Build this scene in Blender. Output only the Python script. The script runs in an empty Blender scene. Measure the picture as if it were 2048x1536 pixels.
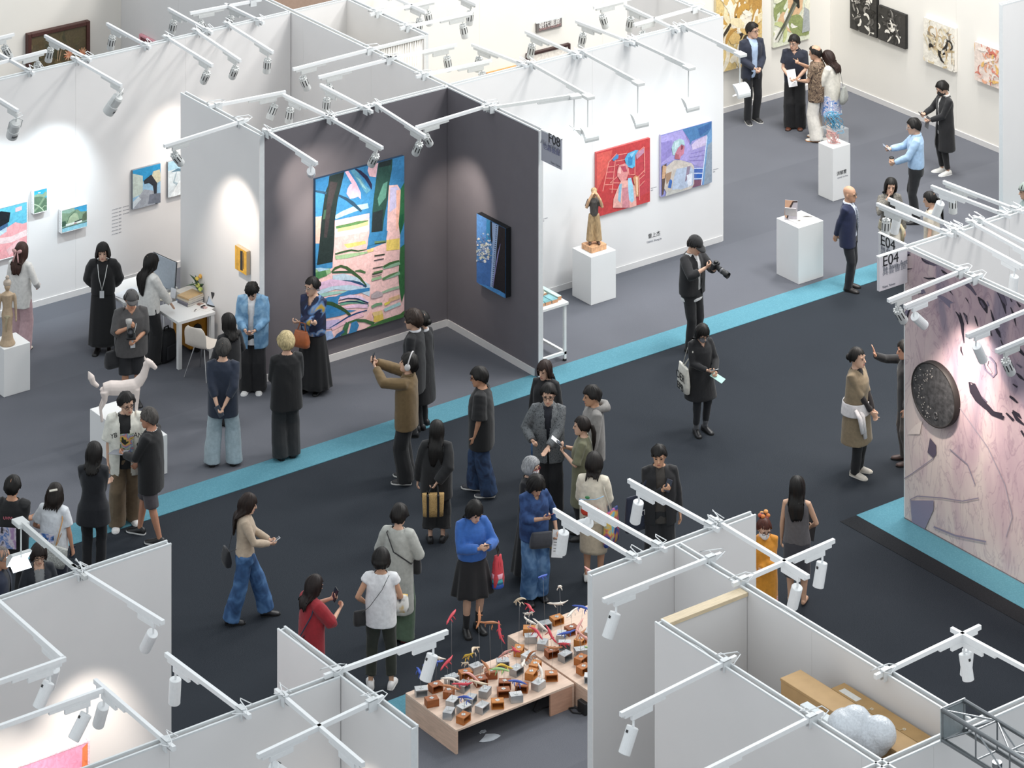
# Art fair seen from a gallery above: booths, visitors, track lights.
import bpy, bmesh, math, random
import numpy as np
from mathutils import Vector, Matrix
random.seed(7)
S = bpy.context.scene
COL = S.collection
# ---------------------------------------------------------------- camera, world, light, exposure
F, CX, CY, H, YAW = 6726.8, 1024.0, -2158.6, 21.5, 0.6415
SN, CS = math.sin(YAW), math.cos(YAW)
cam = bpy.data.objects.new('camera', bpy.data.cameras.new('camera'))
COL.objects.link(cam)
cam.location = (0, 0, H)
cam.rotation_euler = (math.pi/2, 0, -YAW)
cam.data.sensor_width = 36.0
cam.data.lens = F/2048*36
cam.data.shift_y = -(768-CY)/2048
cam.data.clip_start = 1.0
cam.data.clip_end = 300
S.camera = cam
S.view_settings.view_transform = 'Standard'
S.view_settings.look = 'None'
S.view_settings.exposure = 0.32
S.view_settings.gamma = 1.0
S.view_settings.use_curve_mapping = False
wd = bpy.data.worlds.new('hall_light'); S.world = wd
wd.use_nodes = True
_bg = wd.node_tree.nodes['Background']
_bg.inputs[0].default_value = (0.90, 0.96, 1.0, 1)
_bg.inputs[1].default_value = 0.80
def area_light(name, loc, size, energy, col, rot=(0, 0, 0)):
    l = bpy.data.lights.new(name, 'AREA'); l.shape = 'RECTANGLE'
    l.size, l.size_y = size; l.energy = energy; l.color = col
    o = bpy.data.objects.new(name, l); COL.objects.link(o); o.location = loc; o.rotation_euler = rot
    return o
# area lamps added overhead, out of view, to brighten the right and back
for _x, _y, _e in [(34.5, 35.5, 560), (39, 35, 700), (40, 43, 900), (33.5, 43.5, 450), (35, 29, 500), (27, 43.5, 60)]:
    area_light('overhead_fill_lamp', (_x, _y, 13), (2.5, 2.5), _e, (1.0, 0.98, 0.95))
POOL = 1.0    # strength of the booth spotlights

# ---------------------------------------------------------------- helpers
def ray(u, v):
    a = (u-CX)/F; b = -(v-CY)/F
    return Vector((SN+a*CS, CS-a*SN, b))
def at(u, v, z=0.0):
    r = ray(u, v); t = (z-H)/r.z
    return Vector((r.x*t, r.y*t, z))
def on_x(u, v, x0):
    r = ray(u, v); t = x0/r.x
    return Vector((x0, r.y*t, H+r.z*t))
def on_y(u, v, y0):
    r = ray(u, v); t = y0/r.y
    return Vector((r.x*t, y0, H+r.z*t))
def lin(h):
    if not isinstance(h, str): return tuple(h)
    h = h.lstrip('#'); o = []
    for i in (0, 2, 4):
        c = int(h[i:i+2], 16)/255
        o.append(c/12.92 if c <= .04045 else ((c+.055)/1.055)**2.4)
    return tuple(o)
_M = {}
def mat(col, rough=.6, metal=0, var=.06, scale=25, bump=0.0, emit=0, alpha=1, stretch=None, spec=.5, sheen=0):
    """A node material: base colour broken up by noise, optional fine relief."""
    key = (col, rough, metal, var, scale, bump, emit, alpha, stretch, spec, sheen)
    if key in _M: return _M[key]
    m = bpy.data.materials.new('mat'); m.use_nodes = True
    nt = m.node_tree; b = nt.nodes['Principled BSDF']
    c = lin(col)
    tc = nt.nodes.new('ShaderNodeTexCoord'); no = nt.nodes.new('ShaderNodeTexNoise')
    no.inputs['Scale'].default_value = scale; no.inputs['Detail'].default_value = 3
    src = tc.outputs['Object']
    if stretch:
        mp = nt.nodes.new('ShaderNodeMapping'); mp.inputs['Scale'].default_value = stretch
        nt.links.new(src, mp.inputs[0]); src = mp.outputs[0]
    nt.links.new(src, no.inputs['Vector'])
    rp = nt.nodes.new('ShaderNodeValToRGB')
    e = rp.color_ramp.elements
    e[0].position, e[1].position = .3, .7
    e[0].color = tuple(max(0, x*(1-var)) for x in c)+(1,)
    e[1].color = tuple(min(1, x*(1+var)) for x in c)+(1,)
    nt.links.new(no.outputs['Fac'], rp.inputs[0])
    nt.links.new(rp.outputs[0], b.inputs['Base Color'])
    b.inputs['Roughness'].default_value = rough
    b.inputs['Metallic'].default_value = metal
    b.inputs['Specular IOR Level'].default_value = spec
    if sheen: b.inputs['Sheen Weight'].default_value = sheen
    if emit:
        b.inputs['Emission Color'].default_value = c+(1,)
        b.inputs['Emission Strength'].default_value = emit
    if alpha < 1: b.inputs['Alpha'].default_value = alpha
    if bump:
        bp = nt.nodes.new('ShaderNodeBump'); bp.inputs['Strength'].default_value = bump
        bp.inputs['Distance'].default_value = .01
        nt.links.new(no.outputs['Fac'], bp.inputs['Height']); nt.links.new(bp.outputs[0], b.inputs['Normal'])
    _M[key] = m
    return m
def attr_mat(name, rough=.6, var=.08, scale=18, bump=.3):
    """Paint or print: colour from the mesh's own flat face colours, broken up by brushy noise."""
    m = bpy.data.materials.new(name); m.use_nodes = True
    nt = m.node_tree; b = nt.nodes['Principled BSDF']
    at_ = nt.nodes.new('ShaderNodeVertexColor'); at_.layer_name = 'Col'
    tc = nt.nodes.new('ShaderNodeTexCoord'); no = nt.nodes.new('ShaderNodeTexNoise')
    no.inputs['Scale'].default_value = scale; no.inputs['Detail'].default_value = 5; no.inputs['Distortion'].default_value = 1.2
    mr = nt.nodes.new('ShaderNodeMapRange')
    mr.inputs[1].default_value, mr.inputs[2].default_value = .3, .7
    mr.inputs[3].default_value, mr.inputs[4].default_value = 1-var, 1+var
    mx = nt.nodes.new('ShaderNodeVectorMath'); mx.operation = 'SCALE'
    nt.links.new(tc.outputs['Object'], no.inputs['Vector'])
    nt.links.new(no.outputs['Fac'], mr.inputs[0]); nt.links.new(at_.outputs[0], mx.inputs[0]); nt.links.new(mr.outputs[0], mx.inputs['Scale'])
    nt.links.new(mx.outputs[0], b.inputs['Base Color'])
    b.inputs['Roughness'].default_value = rough
    if bump:
        bp = nt.nodes.new('ShaderNodeBump'); bp.inputs['Strength'].default_value = bump; bp.inputs['Distance'].default_value = .01
        nt.links.new(no.outputs['Fac'], bp.inputs['Height']); nt.links.new(bp.outputs[0], b.inputs['Normal'])
    return m
PAINT = attr_mat('oil_paint', .5, .16, 14, .4)
PRINT = attr_mat('print', .6, .03, 60, 0)

def raw(name, me, parent=None, m=None):
    o = bpy.data.objects.new(name, me); COL.objects.link(o)
    if parent is not None: o.parent = parent
    if m is not None and not me.materials: me.materials.append(m)
    return o
def tag(o, label=None, cat=None, group=None, kind=None):
    if label: o['label'] = label
    if cat: o['category'] = cat
    if group: o['group'] = group
    if kind: o['kind'] = kind
    return o
def empty(name, loc, label, cat, group=None, rz=0):
    o = bpy.data.objects.new(name, None); COL.objects.link(o)
    o.empty_display_size = .1
    o.location = loc; o.rotation_euler = (0, 0, rz)
    return tag(o, label, cat, group)
class MB:
    """Collects boxes, tubes and lofts; build() links them as ONE mesh object."""
    def __init__(s): s.v = []; s.f = []
    def add(s, v, f):
        n = len(s.v); s.v += [tuple(p) for p in v]; s.f += [tuple(i+n for i in q) for q in f]; return s
    def box(s, lo, hi, M=None):
        x0, y0, z0 = lo; x1, y1, z1 = hi
        v = [Vector(p) for p in ((x0,y0,z0),(x1,y0,z0),(x1,y1,z0),(x0,y1,z0),(x0,y0,z1),(x1,y0,z1),(x1,y1,z1),(x0,y1,z1))]
        if M is not None: v = [M @ p for p in v]
        return s.add(v, [(0,3,2,1),(4,5,6,7),(0,1,5,4),(1,2,6,5),(2,3,7,6),(3,0,4,7)])
    def cbox(s, c, size, M=None):
        c = Vector(c); h = Vector(size)/2
        return s.box(c-h, c+h, M)
    def ring_loft(s, rings, cap=True):
        n = len(rings[0]); v = [p for r in rings for p in r]; f = []
        for i in range(len(rings)-1):
            for j in range(n):
                a, b = i*n+j, i*n+(j+1) % n
                f.append((a, b, b+n, a+n))
        if cap:
            f.append(tuple(range(n-1, -1, -1))); k = (len(rings)-1)*n
            f.append(tuple(range(k, k+n)))
        return s.add(v, f)
    def tube(s, pts, r, n=8, cap=True, flat=1.0):
        pts = [Vector(p) for p in pts]
        rs = r if isinstance(r, (list, tuple)) else [r]*len(pts)
        rings = []; up = None
        for i, p in enumerate(pts):
            d = (pts[min(i+1, len(pts)-1)]-pts[max(i-1, 0)])
            d = d.normalized() if d.length > 1e-9 else Vector((0, 0, 1))
            if up is None: up = Vector((0, 0, 1)) if abs(d.z) < .9 else Vector((0, 1, 0))
            a = d.cross(up)
            if a.length < 1e-4: a = d.cross(Vector((1, 0, 0)))
            a.normalize(); b = a.cross(d).normalized(); up = b
            rings.append([p+(a*math.cos(t)+b*math.sin(t)*flat)*rs[i] for t in [2*math.pi*k/n for k in range(n)]])
        return s.ring_loft(rings, cap)
    def lathe(s, c, prof, n=16, M=None):
        rings = [[Vector((r*math.cos(t), r*math.sin(t), z))+Vector(c) for t in [2*math.pi*k/n for k in range(n)]] for r, z in prof]
        if M is not None: rings = [[M @ p for p in r] for r in rings]
        return s.ring_loft(rings)
    def ball(s, c, r, n=10, m=6, M=None):
        r = r if isinstance(r, (tuple, list)) else (r, r, r)
        rings = []
        for i in range(1, m):
            a = math.pi*i/m
            rings.append([Vector((c[0]+r[0]*math.sin(a)*math.cos(t), c[1]+r[1]*math.sin(a)*math.sin(t), c[2]-r[2]*math.cos(a))) for t in [2*math.pi*k/n for k in range(n)]])
        if M is not None: rings = [[M @ p for p in q] for q in rings]
        return s.ring_loft(rings)
    def prism(s, poly, d, M=None):
        """poly: 2D points in local xz, extruded from y=0 to y=d."""
        n = len(poly)
        v = [Vector((x, 0, z)) for x, z in poly]+[Vector((x, d, z)) for x, z in poly]
        if M is not None: v = [M @ p for p in v]
        f = [tuple(range(n)), tuple(range(2*n-1, n-1, -1))]+[(i, i+n, (i+1) % n+n, (i+1) % n) for i in range(n)]
        return s.add(v, f)
    def mesh(s, name, smooth=False):
        me = bpy.data.meshes.new(name); me.from_pydata(s.v, [], s.f); me.validate()
        bm = bmesh.new(); bm.from_mesh(me); bmesh.ops.recalc_face_normals(bm, faces=bm.faces); bm.to_mesh(me); bm.free()
        if smooth: me.shade_smooth()
        return me
    def build(s, name, m, parent=None, smooth=False, bevel=0):
        o = raw(name, s.mesh(name, smooth), parent, m)
        if bevel:
            b = o.modifiers.new('edge', 'BEVEL'); b.width = bevel; b.segments = 2; b.limit_method = 'ANGLE'
        return o
def copy_tree(o, parent=None):
    c = o.copy(); COL.objects.link(c)
    if parent is not None: c.parent = parent
    for ch in o.children: copy_tree(ch, c)
    return c
FONT = None
def text(name, body, size, m, parent, M, align='LEFT', extrude=.0015):
    """Flat lettering as a mesh, in the local xz plane of M facing local -y."""
    cu = bpy.data.curves.new('lettering', 'FONT'); cu.body = body; cu.size = size; cu.align_x = align
    cu.extrude = extrude
    t = bpy.data.objects.new('tmp', cu); COL.objects.link(t)
    dg = bpy.context.evaluated_depsgraph_get()
    me = bpy.data.meshes.new_from_object(t.evaluated_get(dg))
    bpy.data.objects.remove(t)
    me.transform(M @ Matrix.Rotation(math.pi/2, 4, 'X'))
    me.materials.clear()
    o = raw(name, me, parent, m)
    return o
# ---------------------------------------------------------------- setting: floor and carpets
DARK = '#5b626b'
def carpet_mat(col, speck, var=.35, scale=160):
    m = bpy.data.materials.new('carpet'); m.use_nodes = True; nt = m.node_tree; b = nt.nodes['Principled BSDF']
    tc = nt.nodes.new('ShaderNodeTexCoord')
    n1 = nt.nodes.new('ShaderNodeTexNoise'); n1.inputs['Scale'].default_value = scale; n1.inputs['Detail'].default_value = 2
    n2 = nt.nodes.new('ShaderNodeTexNoise'); n2.inputs['Scale'].default_value = 1.1; n2.inputs['Detail'].default_value = 4
    r1 = nt.nodes.new('ShaderNodeValToRGB'); e = r1.color_ramp.elements
    c = lin(col); k = lin(speck)
    e[0].position, e[1].position = .36, .66
    e[0].color = tuple(x*(1-var) for x in c)+(1,); e[1].color = k+(1,)
    x = e.new(.5); x.color = c+(1,)
    mr = nt.nodes.new('ShaderNodeMapRange'); mr.inputs[1].default_value, mr.inputs[2].default_value = .3, .7
    mr.inputs[3].default_value, mr.inputs[4].default_value = .965, 1.035
    sc = nt.nodes.new('ShaderNodeVectorMath'); sc.operation = 'SCALE'
    for n in (n1, n2): nt.links.new(tc.outputs['Object'], n.inputs['Vector'])
    nt.links.new(n1.outputs['Fac'], r1.inputs[0]); nt.links.new(n2.outputs['Fac'], mr.inputs[0])
    nt.links.new(r1.outputs[0], sc.inputs[0]); nt.links.new(mr.outputs[0], sc.inputs['Scale'])
    nt.links.new(sc.outputs[0], b.inputs['Base Color'])
    bp = nt.nodes.new('ShaderNodeBump'); bp.inputs['Strength'].default_value = .5; bp.inputs['Distance'].default_value = .004
    nt.links.new(n1.outputs['Fac'], bp.inputs['Height']); nt.links.new(bp.outputs[0], b.inputs['Normal'])
    b.inputs['Roughness'].default_value = .95; b.inputs['Specular IOR Level'].default_value = .1
    return m
C_DARK = carpet_mat('#2a2e34', '#3f444a', .4)
C_DARKER = carpet_mat('#26272a', '#323437', .2)
C_LIGHT = [carpet_mat('#5f6168', '#6e7076', .16), carpet_mat('#5b5d64', '#6a6c72', .16)]
C_BLUE = carpet_mat('#568796', '#5e8f9d', .04, 60)
floor = MB().box((-5, 5, -.1), (70, 80, 0)).build('floor', C_DARK); tag(floor, kind='structure')
def patch(name, x0, y0, x1, y1, m, z=.006, lab=None):
    o = MB().box((x0, y0, .0005), (x1, y1, z)).build(name, m, floor)
    if lab: o['label'] = lab
    return o
# far block (behind the aisle): light carpet laid in two-metre widths
y = 39.66; i = 0
while y < 60:
    patch('carpet_strip', 8, y, 62, min(y+2.0, 60), C_LIGHT[i % 2], .006, 'light grey carpet width' if i == 0 else None); y += 2.0; i += 1
patch('blue_strip', 8, 39.15, 62, 39.66, C_BLUE, .008, 'light blue edging carpet')
# near block
y = 32.98; i = 0
while y > 14:
    patch('carpet_strip', 5, max(y-2, 14), 27.55, y, C_LIGHT[i % 2]); y -= 2; i += 1
patch('blue_strip', 5, 32.98, 28.0, 33.43, C_BLUE, .008)
patch('blue_strip', 27.55, 14, 28.0, 32.98, C_BLUE, .008)
# block at the side with the mural
y = 33.1; i = 0
while y > 14:
    patch('carpet_strip', 31.3, max(y-2, 14), 62, y, C_LIGHT[i % 2]); y -= 2; i += 1
patch('blue_strip', 30.85, 33.1, 62, 33.55, C_BLUE, .008)
patch('blue_strip', 30.85, 14, 31.3, 33.1, C_BLUE, .008)
patch('dark_strip', 30.56, 14, 30.85, 33.55, C_DARKER, .005, 'darker grey carpet band')
# ---------------------------------------------------------------- setting: booth walls
WH = 3.66
WHITE = mat('#e0dedd', .75, var=.012, scale=2)
WARM = mat('#eae6de', .75, var=.012, scale=2)
GREY = mat('#69656a', .8, var=.03, scale=4)
ALU = mat('#d9dcdd', .4, var=.03)
CHAN = mat('#8f9899', .6, var=.15, scale=9)
BASE = mat('#d5d3d2', .6, var=.02)
BROWN = mat('#a58d7d', .8, var=.05)
PURPLE = None
def wall(name, axis, c0, a0, a1, m0=WHITE, m1=WHITE, z1=WH, caps=(1, 1), seam=2.0):
    """A hollow system wall: two skins 10 cm apart, an open channel between. axis 'x': runs along x, skins at y=c0 (m0) and c0+.1 (m1)."""
    def bx(b, lo, hi):
        if axis == 'x': b.box(lo, hi)
        else: b.box((lo[1], lo[0], lo[2]), (hi[1], hi[0], hi[2]))
    core = MB(); bx(core, (a0+.012, c0+.012, 0), (a1-.012, c0+.088, z1-.07))
    w = core.build(name, CHAN); tag(w, kind='structure')
    n = max(1, round((a1-a0)/seam))
    for side, m in ((0, m0), (1, m1)):
        for k in range(n):
            b = MB(); p0 = a0+(a1-a0)*k/n; p1 = a0+(a1-a0)*(k+1)/n
            bx(b, (p0+.001, c0+.085*side, 0), (p1-.001, c0+.015+.085*side, z1-.004))
            b.build('wall_panel', m, w)
        b = MB(); bx(b, (a0, c0-.002+.084*side, z1-.02), (a1, c0+.02+.084*side, z1))
        b.build('edge_rail', ALU, w)
    for e, cp in ((0, caps[0]), (1, caps[1])):
        if cp:
            b = MB(); p = a0 if e == 0 else a1-.02
            bx(b, (p, c0+.012, 0), (p+.02, c0+.088, z1-.02)); b.build('end_post', ALU, w)
    # loose white cable lying in the channel
    pts = []; t = a0+.05
    rr = random.Random(hash(name) % 1000 if False else int(a0*100+c0*10))
    while t < a1-.05:
        q = (t, c0+.05+rr.uniform(-.022, .022), z1-.055+rr.uniform(0, .03))
        pts.append(q if axis == 'x' else (q[1], q[0], q[2])); t += rr.uniform(.18, .4)
    if len(pts) > 2: MB().tube(pts, .008, 5).build('cable', ALU, w, True)
    return w
wall('wall_back_left', 'x', 46.2, 20, 29.99)
wall('wall_divider', 'y', 30.0, 41.93, 51.7, WHITE, WARM)
wall('wall_grey_side', 'y', 30.0, 39.53, 41.925, GREY, WHITE)
wall('wall_grey_back', 'x', 41.82, 26.69, 29.995, GREY, WHITE, seam=4)
wall('wall_white_wing', 'y', 26.60, 41.82, 44.05, WHITE, WHITE, caps=(1, 1), seam=3)
wall('wall_white_portraits', 'x', 41.82, 30.105, 35.53, WHITE, WARM, seam=3)
wall('wall_portraits_return', 'y', 35.43, 41.925, 44.2, WHITE, WHITE)
wall('wall_store_back', 'x', 46.2, 30.105, 31.1, WHITE, BROWN)
wall('wall_store_side', 'y', 31.1, 44.0, 46.2, WHITE, WHITE)
wall('wall_back_right', 'x', 46.3, 31.21, 41.93, WARM, WARM, seam=3)
wall('wall_right_booth', 'y', 41.93, 39.7, 46.3, WARM, WHITE, seam=3)
wall('wall_pale_front', 'x', 39.52, 39.61, 45, WHITE, WHITE)
wall('wall_far_left', 'x', 51.7, 27.32, 30.0, WARM, WARM, seam=3)
wall('wall_far_brown', 'x', 50.5, 30.105, 38, BROWN, BROWN)
wall('wall_far_beige', 'x', 57.5, 22, 40, BROWN, BROWN)
wall('wall_mural', 'y', 31.33, 25.5, 33.03, WHITE, WHITE, seam=8)
wall('wall_mural_return', 'x', 33.03, 31.33, 37, WHITE, WHITE)
wall('wall_near_left', 'x', 31.87, 13, 19.13, WHITE, WHITE, seam=3)
wall('wall_near_middle', 'x', 28.42, 13, 19.05, WHITE, WHITE)
wall('wall_near_wing', 'y', 19.06, 27.2, 29.62, WHITE, WHITE, caps=(1, 1), seam=3)
wall('wall_near_right', 'x', 28.53, 22.40, 24.72, WHITE, WHITE, seam=3)
wall('wall_near_long', 'y', 23.53, 24.02, 28.525, WHITE, WHITE, seam=3)
wall('wall_store_grey', 'y', 22.31, 21, 27.37, WHITE, WHITE, seam=3)
wall('wall_store_lintel', 'x', 27.3, 22.415, 23.525, WHITE, WHITE, z1=3.6)
wall('wall_near_front', 'x', 23.9, 20, 29, WHITE, WHITE, seam=3)
o = MB().box((22.42, 27.28, 3.6), (23.52, 27.41, 3.64)).build('trim_1', mat('#d9c6a6', .6, var=.12, scale=8, stretch=(1, 12, 12))); tag(o, kind='structure')
def baseboard(name, axis, c, a0, a1, d=.015, h=.10, m=BASE):
    b = MB()
    if axis == 'x': b.box((a0, c-d, .004), (a1, c-.0005, h))
    else: b.box((c-d, a0, .004), (c-.0005, a1, h))
    tag(b.build(name, m), kind='structure')
baseboard('baseboard_back_left', 'x', 46.2, 20, 29.98)
baseboard('baseboard_grey_back', 'x', 41.82, 26.72, 29.98, .02, .11)
baseboard('baseboard_grey_side', 'y', 30.0, 39.6, 41.8, .02, .11)
baseboard('baseboard_portraits', 'x', 41.82, 30.12, 35.5)
baseboard('baseboard_back_right', 'x', 46.3, 31.3, 41.9)
baseboard('baseboard_right_booth', 'y', 41.93, 39.8, 46.27)
baseboard('baseboard_wing', 'y', 26.60, 41.85, 44.0)
# ruched white curtain across the store cupboard
pts = [(30.12+1.06*i/160, 44.02+.018*math.sin(i*.9)+.008*math.sin(i*2.3)) for i in range(161)]
cv = [(x, y, z) for z in (0.03, 3.6) for x, y in pts]
cf = [(i, i+1, i+162, i+161) for i in range(160)]
me = bpy.data.meshes.new('store_curtain'); me.from_pydata(cv, [], cf); me.shade_smooth()
o = raw('store_curtain', me, None, mat('#dfdcd6', .9, var=.03)); sm = o.modifiers.new('s', 'SOLIDIFY'); sm.thickness = .004
tag(o, 'pleated white curtain closing the small store cupboard', 'curtain')
rl = MB().box((30.105, 43.99, 3.6), (31.1, 44.05, 3.64)).build('curtain_rail', ALU, o)
# ---------------------------------------------------------------- lamps on the wall tops
LW = mat('#e6e8e9', .35, var=.02)
LG = mat('#c9cbca', .4, var=.03)
LDK = mat('#1d1e20', .5)
LENS_W = mat('#fff3df', .3, emit=6)
LENS_C = mat('#eaf6ff', .3, emit=6)
_hd = {}
def head_parts(kind):
    """meshes of a lamp head hanging from the origin, pointing to -z"""
    if kind in _hd: return _hd[kind]
    r = []
    if kind == 'can':
        b = MB().lathe((0, 0, 0), [(.0, -.02), (.058, -.02), (.062, -.025), (.062, -.275), (.058, -.28), (.05, -.262), (0, -.262)], 20)
        r.append(('lamp_head', b.mesh('lamp_head', False), LW))
        r.append(('lens', MB().lathe((0, 0, 0), [(0, -.2635), (.048, -.2635), (.046, -.266), (0, -.266)], 16).mesh('lens'), LENS_W))
        k = MB().box((-.012, .058, -.085), (.012, .068, -.06))
        r.append(('pivot', k.mesh('pivot'), LDK))
    elif kind == 'slot':
        b = MB().lathe((0, 0, 0), [(0, -.015), (.05, -.015), (.06, -.03), (.06, -.22), (.056, -.225), (.05, -.21), (0, -.21)], 20)
        for i in range(8):
            a = i*math.pi/4+.2; M = Matrix.Rotation(a, 4, 'Z')
            b.box((.030, -.011, -.02), (.058, .011, .006), M)
        r.append(('lamp_head', b.mesh('lamp_head'), LG))
        for i in range(8):
            a = i*math.pi/4+.6; M = Matrix.Rotation(a, 4, 'Z')
            r.append(('vent_slot', MB().box((.055, -.007, -.14), (.0612, .007, -.035), M).mesh('vent_slot'), LDK))
        r.append(('lens', MB().lathe((0, 0, 0), [(0, -.2105), (.048, -.2105), (.046, -.213), (0, -.213)], 16).mesh('lens'), LENS_W))
    elif kind == 'big':
        b = MB().lathe((0, 0, 0), [(0, -.03), (.07, -.03), (.085, -.06), (.085, -.20), (.092, -.205), (.092, -.36), (.085, -.365), (.08, -.34), (0, -.34)], 24)
        r.append(('lamp_head', b.mesh('lamp_head'), LG))
        y = MB().tube([(-.1, 0, -.17), (-.1, 0, .0), (-.04, 0, .05), (.04, 0, .05), (.1, 0, .0), (.1, 0, -.17)], .009, 6)
        r.append(('yoke', y.mesh('yoke'), LG))
        c = MB().tube([(0, .03, -.03), (.02, .09, .03), (.09, .1, .04), (.1, .03, .06), (.0, .0, .06)], .006, 5)
        r.append(('cable', c.mesh('cable'), LW))
        for i in range(5):
            M = Matrix.Rotation(-1.9+i*.22, 4, 'Z')
            r.append(('mark', MB().box((.0915, -.009, -.30), (.0928, .005, -.255), M).mesh('mark'), LDK))
        r.append(('lens', MB().lathe((0, 0, 0), [(0, -.3405), (.078, -.3405), (.07, -.345), (0, -.345)], 18).mesh('lens'), LENS_C))
    else:  # flood: a curved half-barrel shade, open below, facing +y
        prof = [(-.14+.28*i/10, 0) for i in range(11)]
        n = 9; rings = []
        for x in (-.12, .12):
            out = [Vector((x, .02-.15*math.cos(a), -.05+.15*math.sin(a)-.1)) for a in [-.25+1.9*k/n for k in range(n+1)]]
            inn = [Vector((x, .02-.138*math.cos(a), -.05+.138*math.sin(a)-.1)) for a in [1.65-1.9*k/n for k in range(n+1)]]
            rings.append(out+inn)
        b = MB().ring_loft(rings)
        r.append(('shade', b.mesh('shade'), LG))
        for x in (-.12, .117):
            e = MB()
            poly = [(.02-.14*math.cos(a), -.15+.14*math.sin(a)) for a in [-.25+1.9*k/n for k in range(n+1)]]
            v = [Vector((x+d, p, q)) for d in (0, .003) for p, q in poly]; m_ = n+1
            e.add(v, [tuple(range(m_)), tuple(range(2*m_-1, m_-1, -1))]+[(i, i+m_, (i+1) % m_+m_, (i+1) % m_) for i in range(m_)])
            r.append(('end_plate', e.mesh('end_plate'), LG))
        Mx = Matrix.Translation((0, -.045, -.13)) @ Matrix.Rotation(-.55, 4, 'X')
        r.append(('diffuser', MB().box((-.112, -.1, -.006), (.112, .1, 0), Mx).mesh('diffuser'), LENS_C))
    _hd[kind] = r
    return r
WARMC, COOLC = (1.0, .88, .77), (.80, .93, 1.0)
LAMPN = 0
def lamp(kind, base, tip, label, power=None, tilt=30, swing=0, off=.12, back=.16, drop=.5, z=3.70, spread=62, lit=True, col=None, cross=0):
    """An arm clamped to a wall top; base and tip are where its upper edge meets the wall and ends."""
    p0, p1 = at(*base, z), at(*tip, z)
    d = p1-p0; L = d.length; ang = math.atan2(d.y, d.x)
    o = empty('track_light' if kind != 'flood' else 'flood_light', (p0.x, p0.y, WH), label, 'lamp', 'lamps on arms along the wall tops', ang)
    zt = z-WH
    # local x runs out along the arm
    MB().box((-back, -.02, zt-.045), (L, .02, zt)).build('arm', LW if kind != 'flood' else LG, o)
    b = MB(); b.box((-.06, -.032, -.06), (.05, -.021, zt+.012)); b.box((-.06, .021, -.06), (.05, .032, zt+.012)); b.box((-.06, -.032, zt+.002), (.05, .032, zt+.014))
    b.build('clamp', ALU, o)
    rr = random.Random(int(base[0]*7+base[1]))
    c = [(-.05+rr.uniform(-.03, .03), .0, zt+.01)]
    for k in range(6): c.append((-.05+.14*math.sin(k*1.3), -.1+.04*k+rr.uniform(-.02, .02), zt+.0+.06*math.sin(k*.6+.3)))
    MB().tube(c, .006, 5).build('cable_loop', LW, o, True)
    mh = LG if kind in ('slot', 'flood', 'big') else LW
    if kind == 'flood':
        MB().box((L-.55, -.018, zt-.075), (L, .018, zt-.046)).build('track', mh, o)
        MB().box((L-.03, -.07, zt-.06), (L+.15, .07, zt-.01)).build('driver_box', mh, o, bevel=.008)
        MB().tube([(L+.05, 0, zt-.06), (L+.05, 0, zt-.06-drop)], .009, 8).build('drop_rod', mh, o)
        hx = L+.05; hz = zt-.06-drop+.03
        a = math.pi/2+math.radians(swing)
        for n, me, m in head_parts('flood'):
            q = raw(n, me, o, m); q.location = (hx, 0, hz+.03); q.rotation_euler = (0, 0, a)
        if lit:
            l = bpy.data.lights.new('flood_bulb', 'SPOT'); l.energy = (power or 260)*POOL; l.color = col or COOLC; l.spot_size = math.radians(115); l.spot_blend = .9; l.shadow_soft_size = .12
            q = bpy.data.objects.new('flood_bulb', l); COL.objects.link(q); q.parent = o; q.location = (hx-.12, 0, hz-.24)
            dv = Vector((-math.cos(math.radians(swing)), -math.sin(math.radians(swing)), -1.0)); q.rotation_euler = dv.to_track_quat('-Z', 'Y').to_euler()
        return o
    MB().box((L-.62, -.016, zt-.078), (L-.05, .016, zt-.046)).build('track', mh, o)
    hx = L-off-.06
    MB().box((hx-.26, -.017, zt-.135), (hx+.03, .017, zt-.079)).build('adapter', mh, o, bevel=.004)
    MB().tube([(hx, 0, zt-.13), (hx, 0, zt-.20)], .012, 8).build('stem', mh, o)
    t = math.radians(tilt); sw = math.radians(swing)
    dv = Vector((-math.sin(t)*math.cos(sw), -math.sin(t)*math.sin(sw), -math.cos(t)))
    q_ = dv.to_track_quat('-Z', 'Y')
    top = Vector((hx, 0, zt-.185))
    for n, me, m in head_parts(kind):
        q = raw(n, me, o, m); q.rotation_euler = q_.to_euler(); q.location = top
    if lit:
        l = bpy.data.lights.new('bulb', 'SPOT'); l.energy = (power or 90)*POOL; l.color = col or (COOLC if kind == 'big' else WARMC); l.spot_size = math.radians(spread); l.spot_blend = .85; l.shadow_soft_size = .05
        q = bpy.data.objects.new('bulb', l); COL.objects.link(q); q.parent = o; q.rotation_euler = q_.to_euler(); q.location = top+dv*.37
    return o
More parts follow.
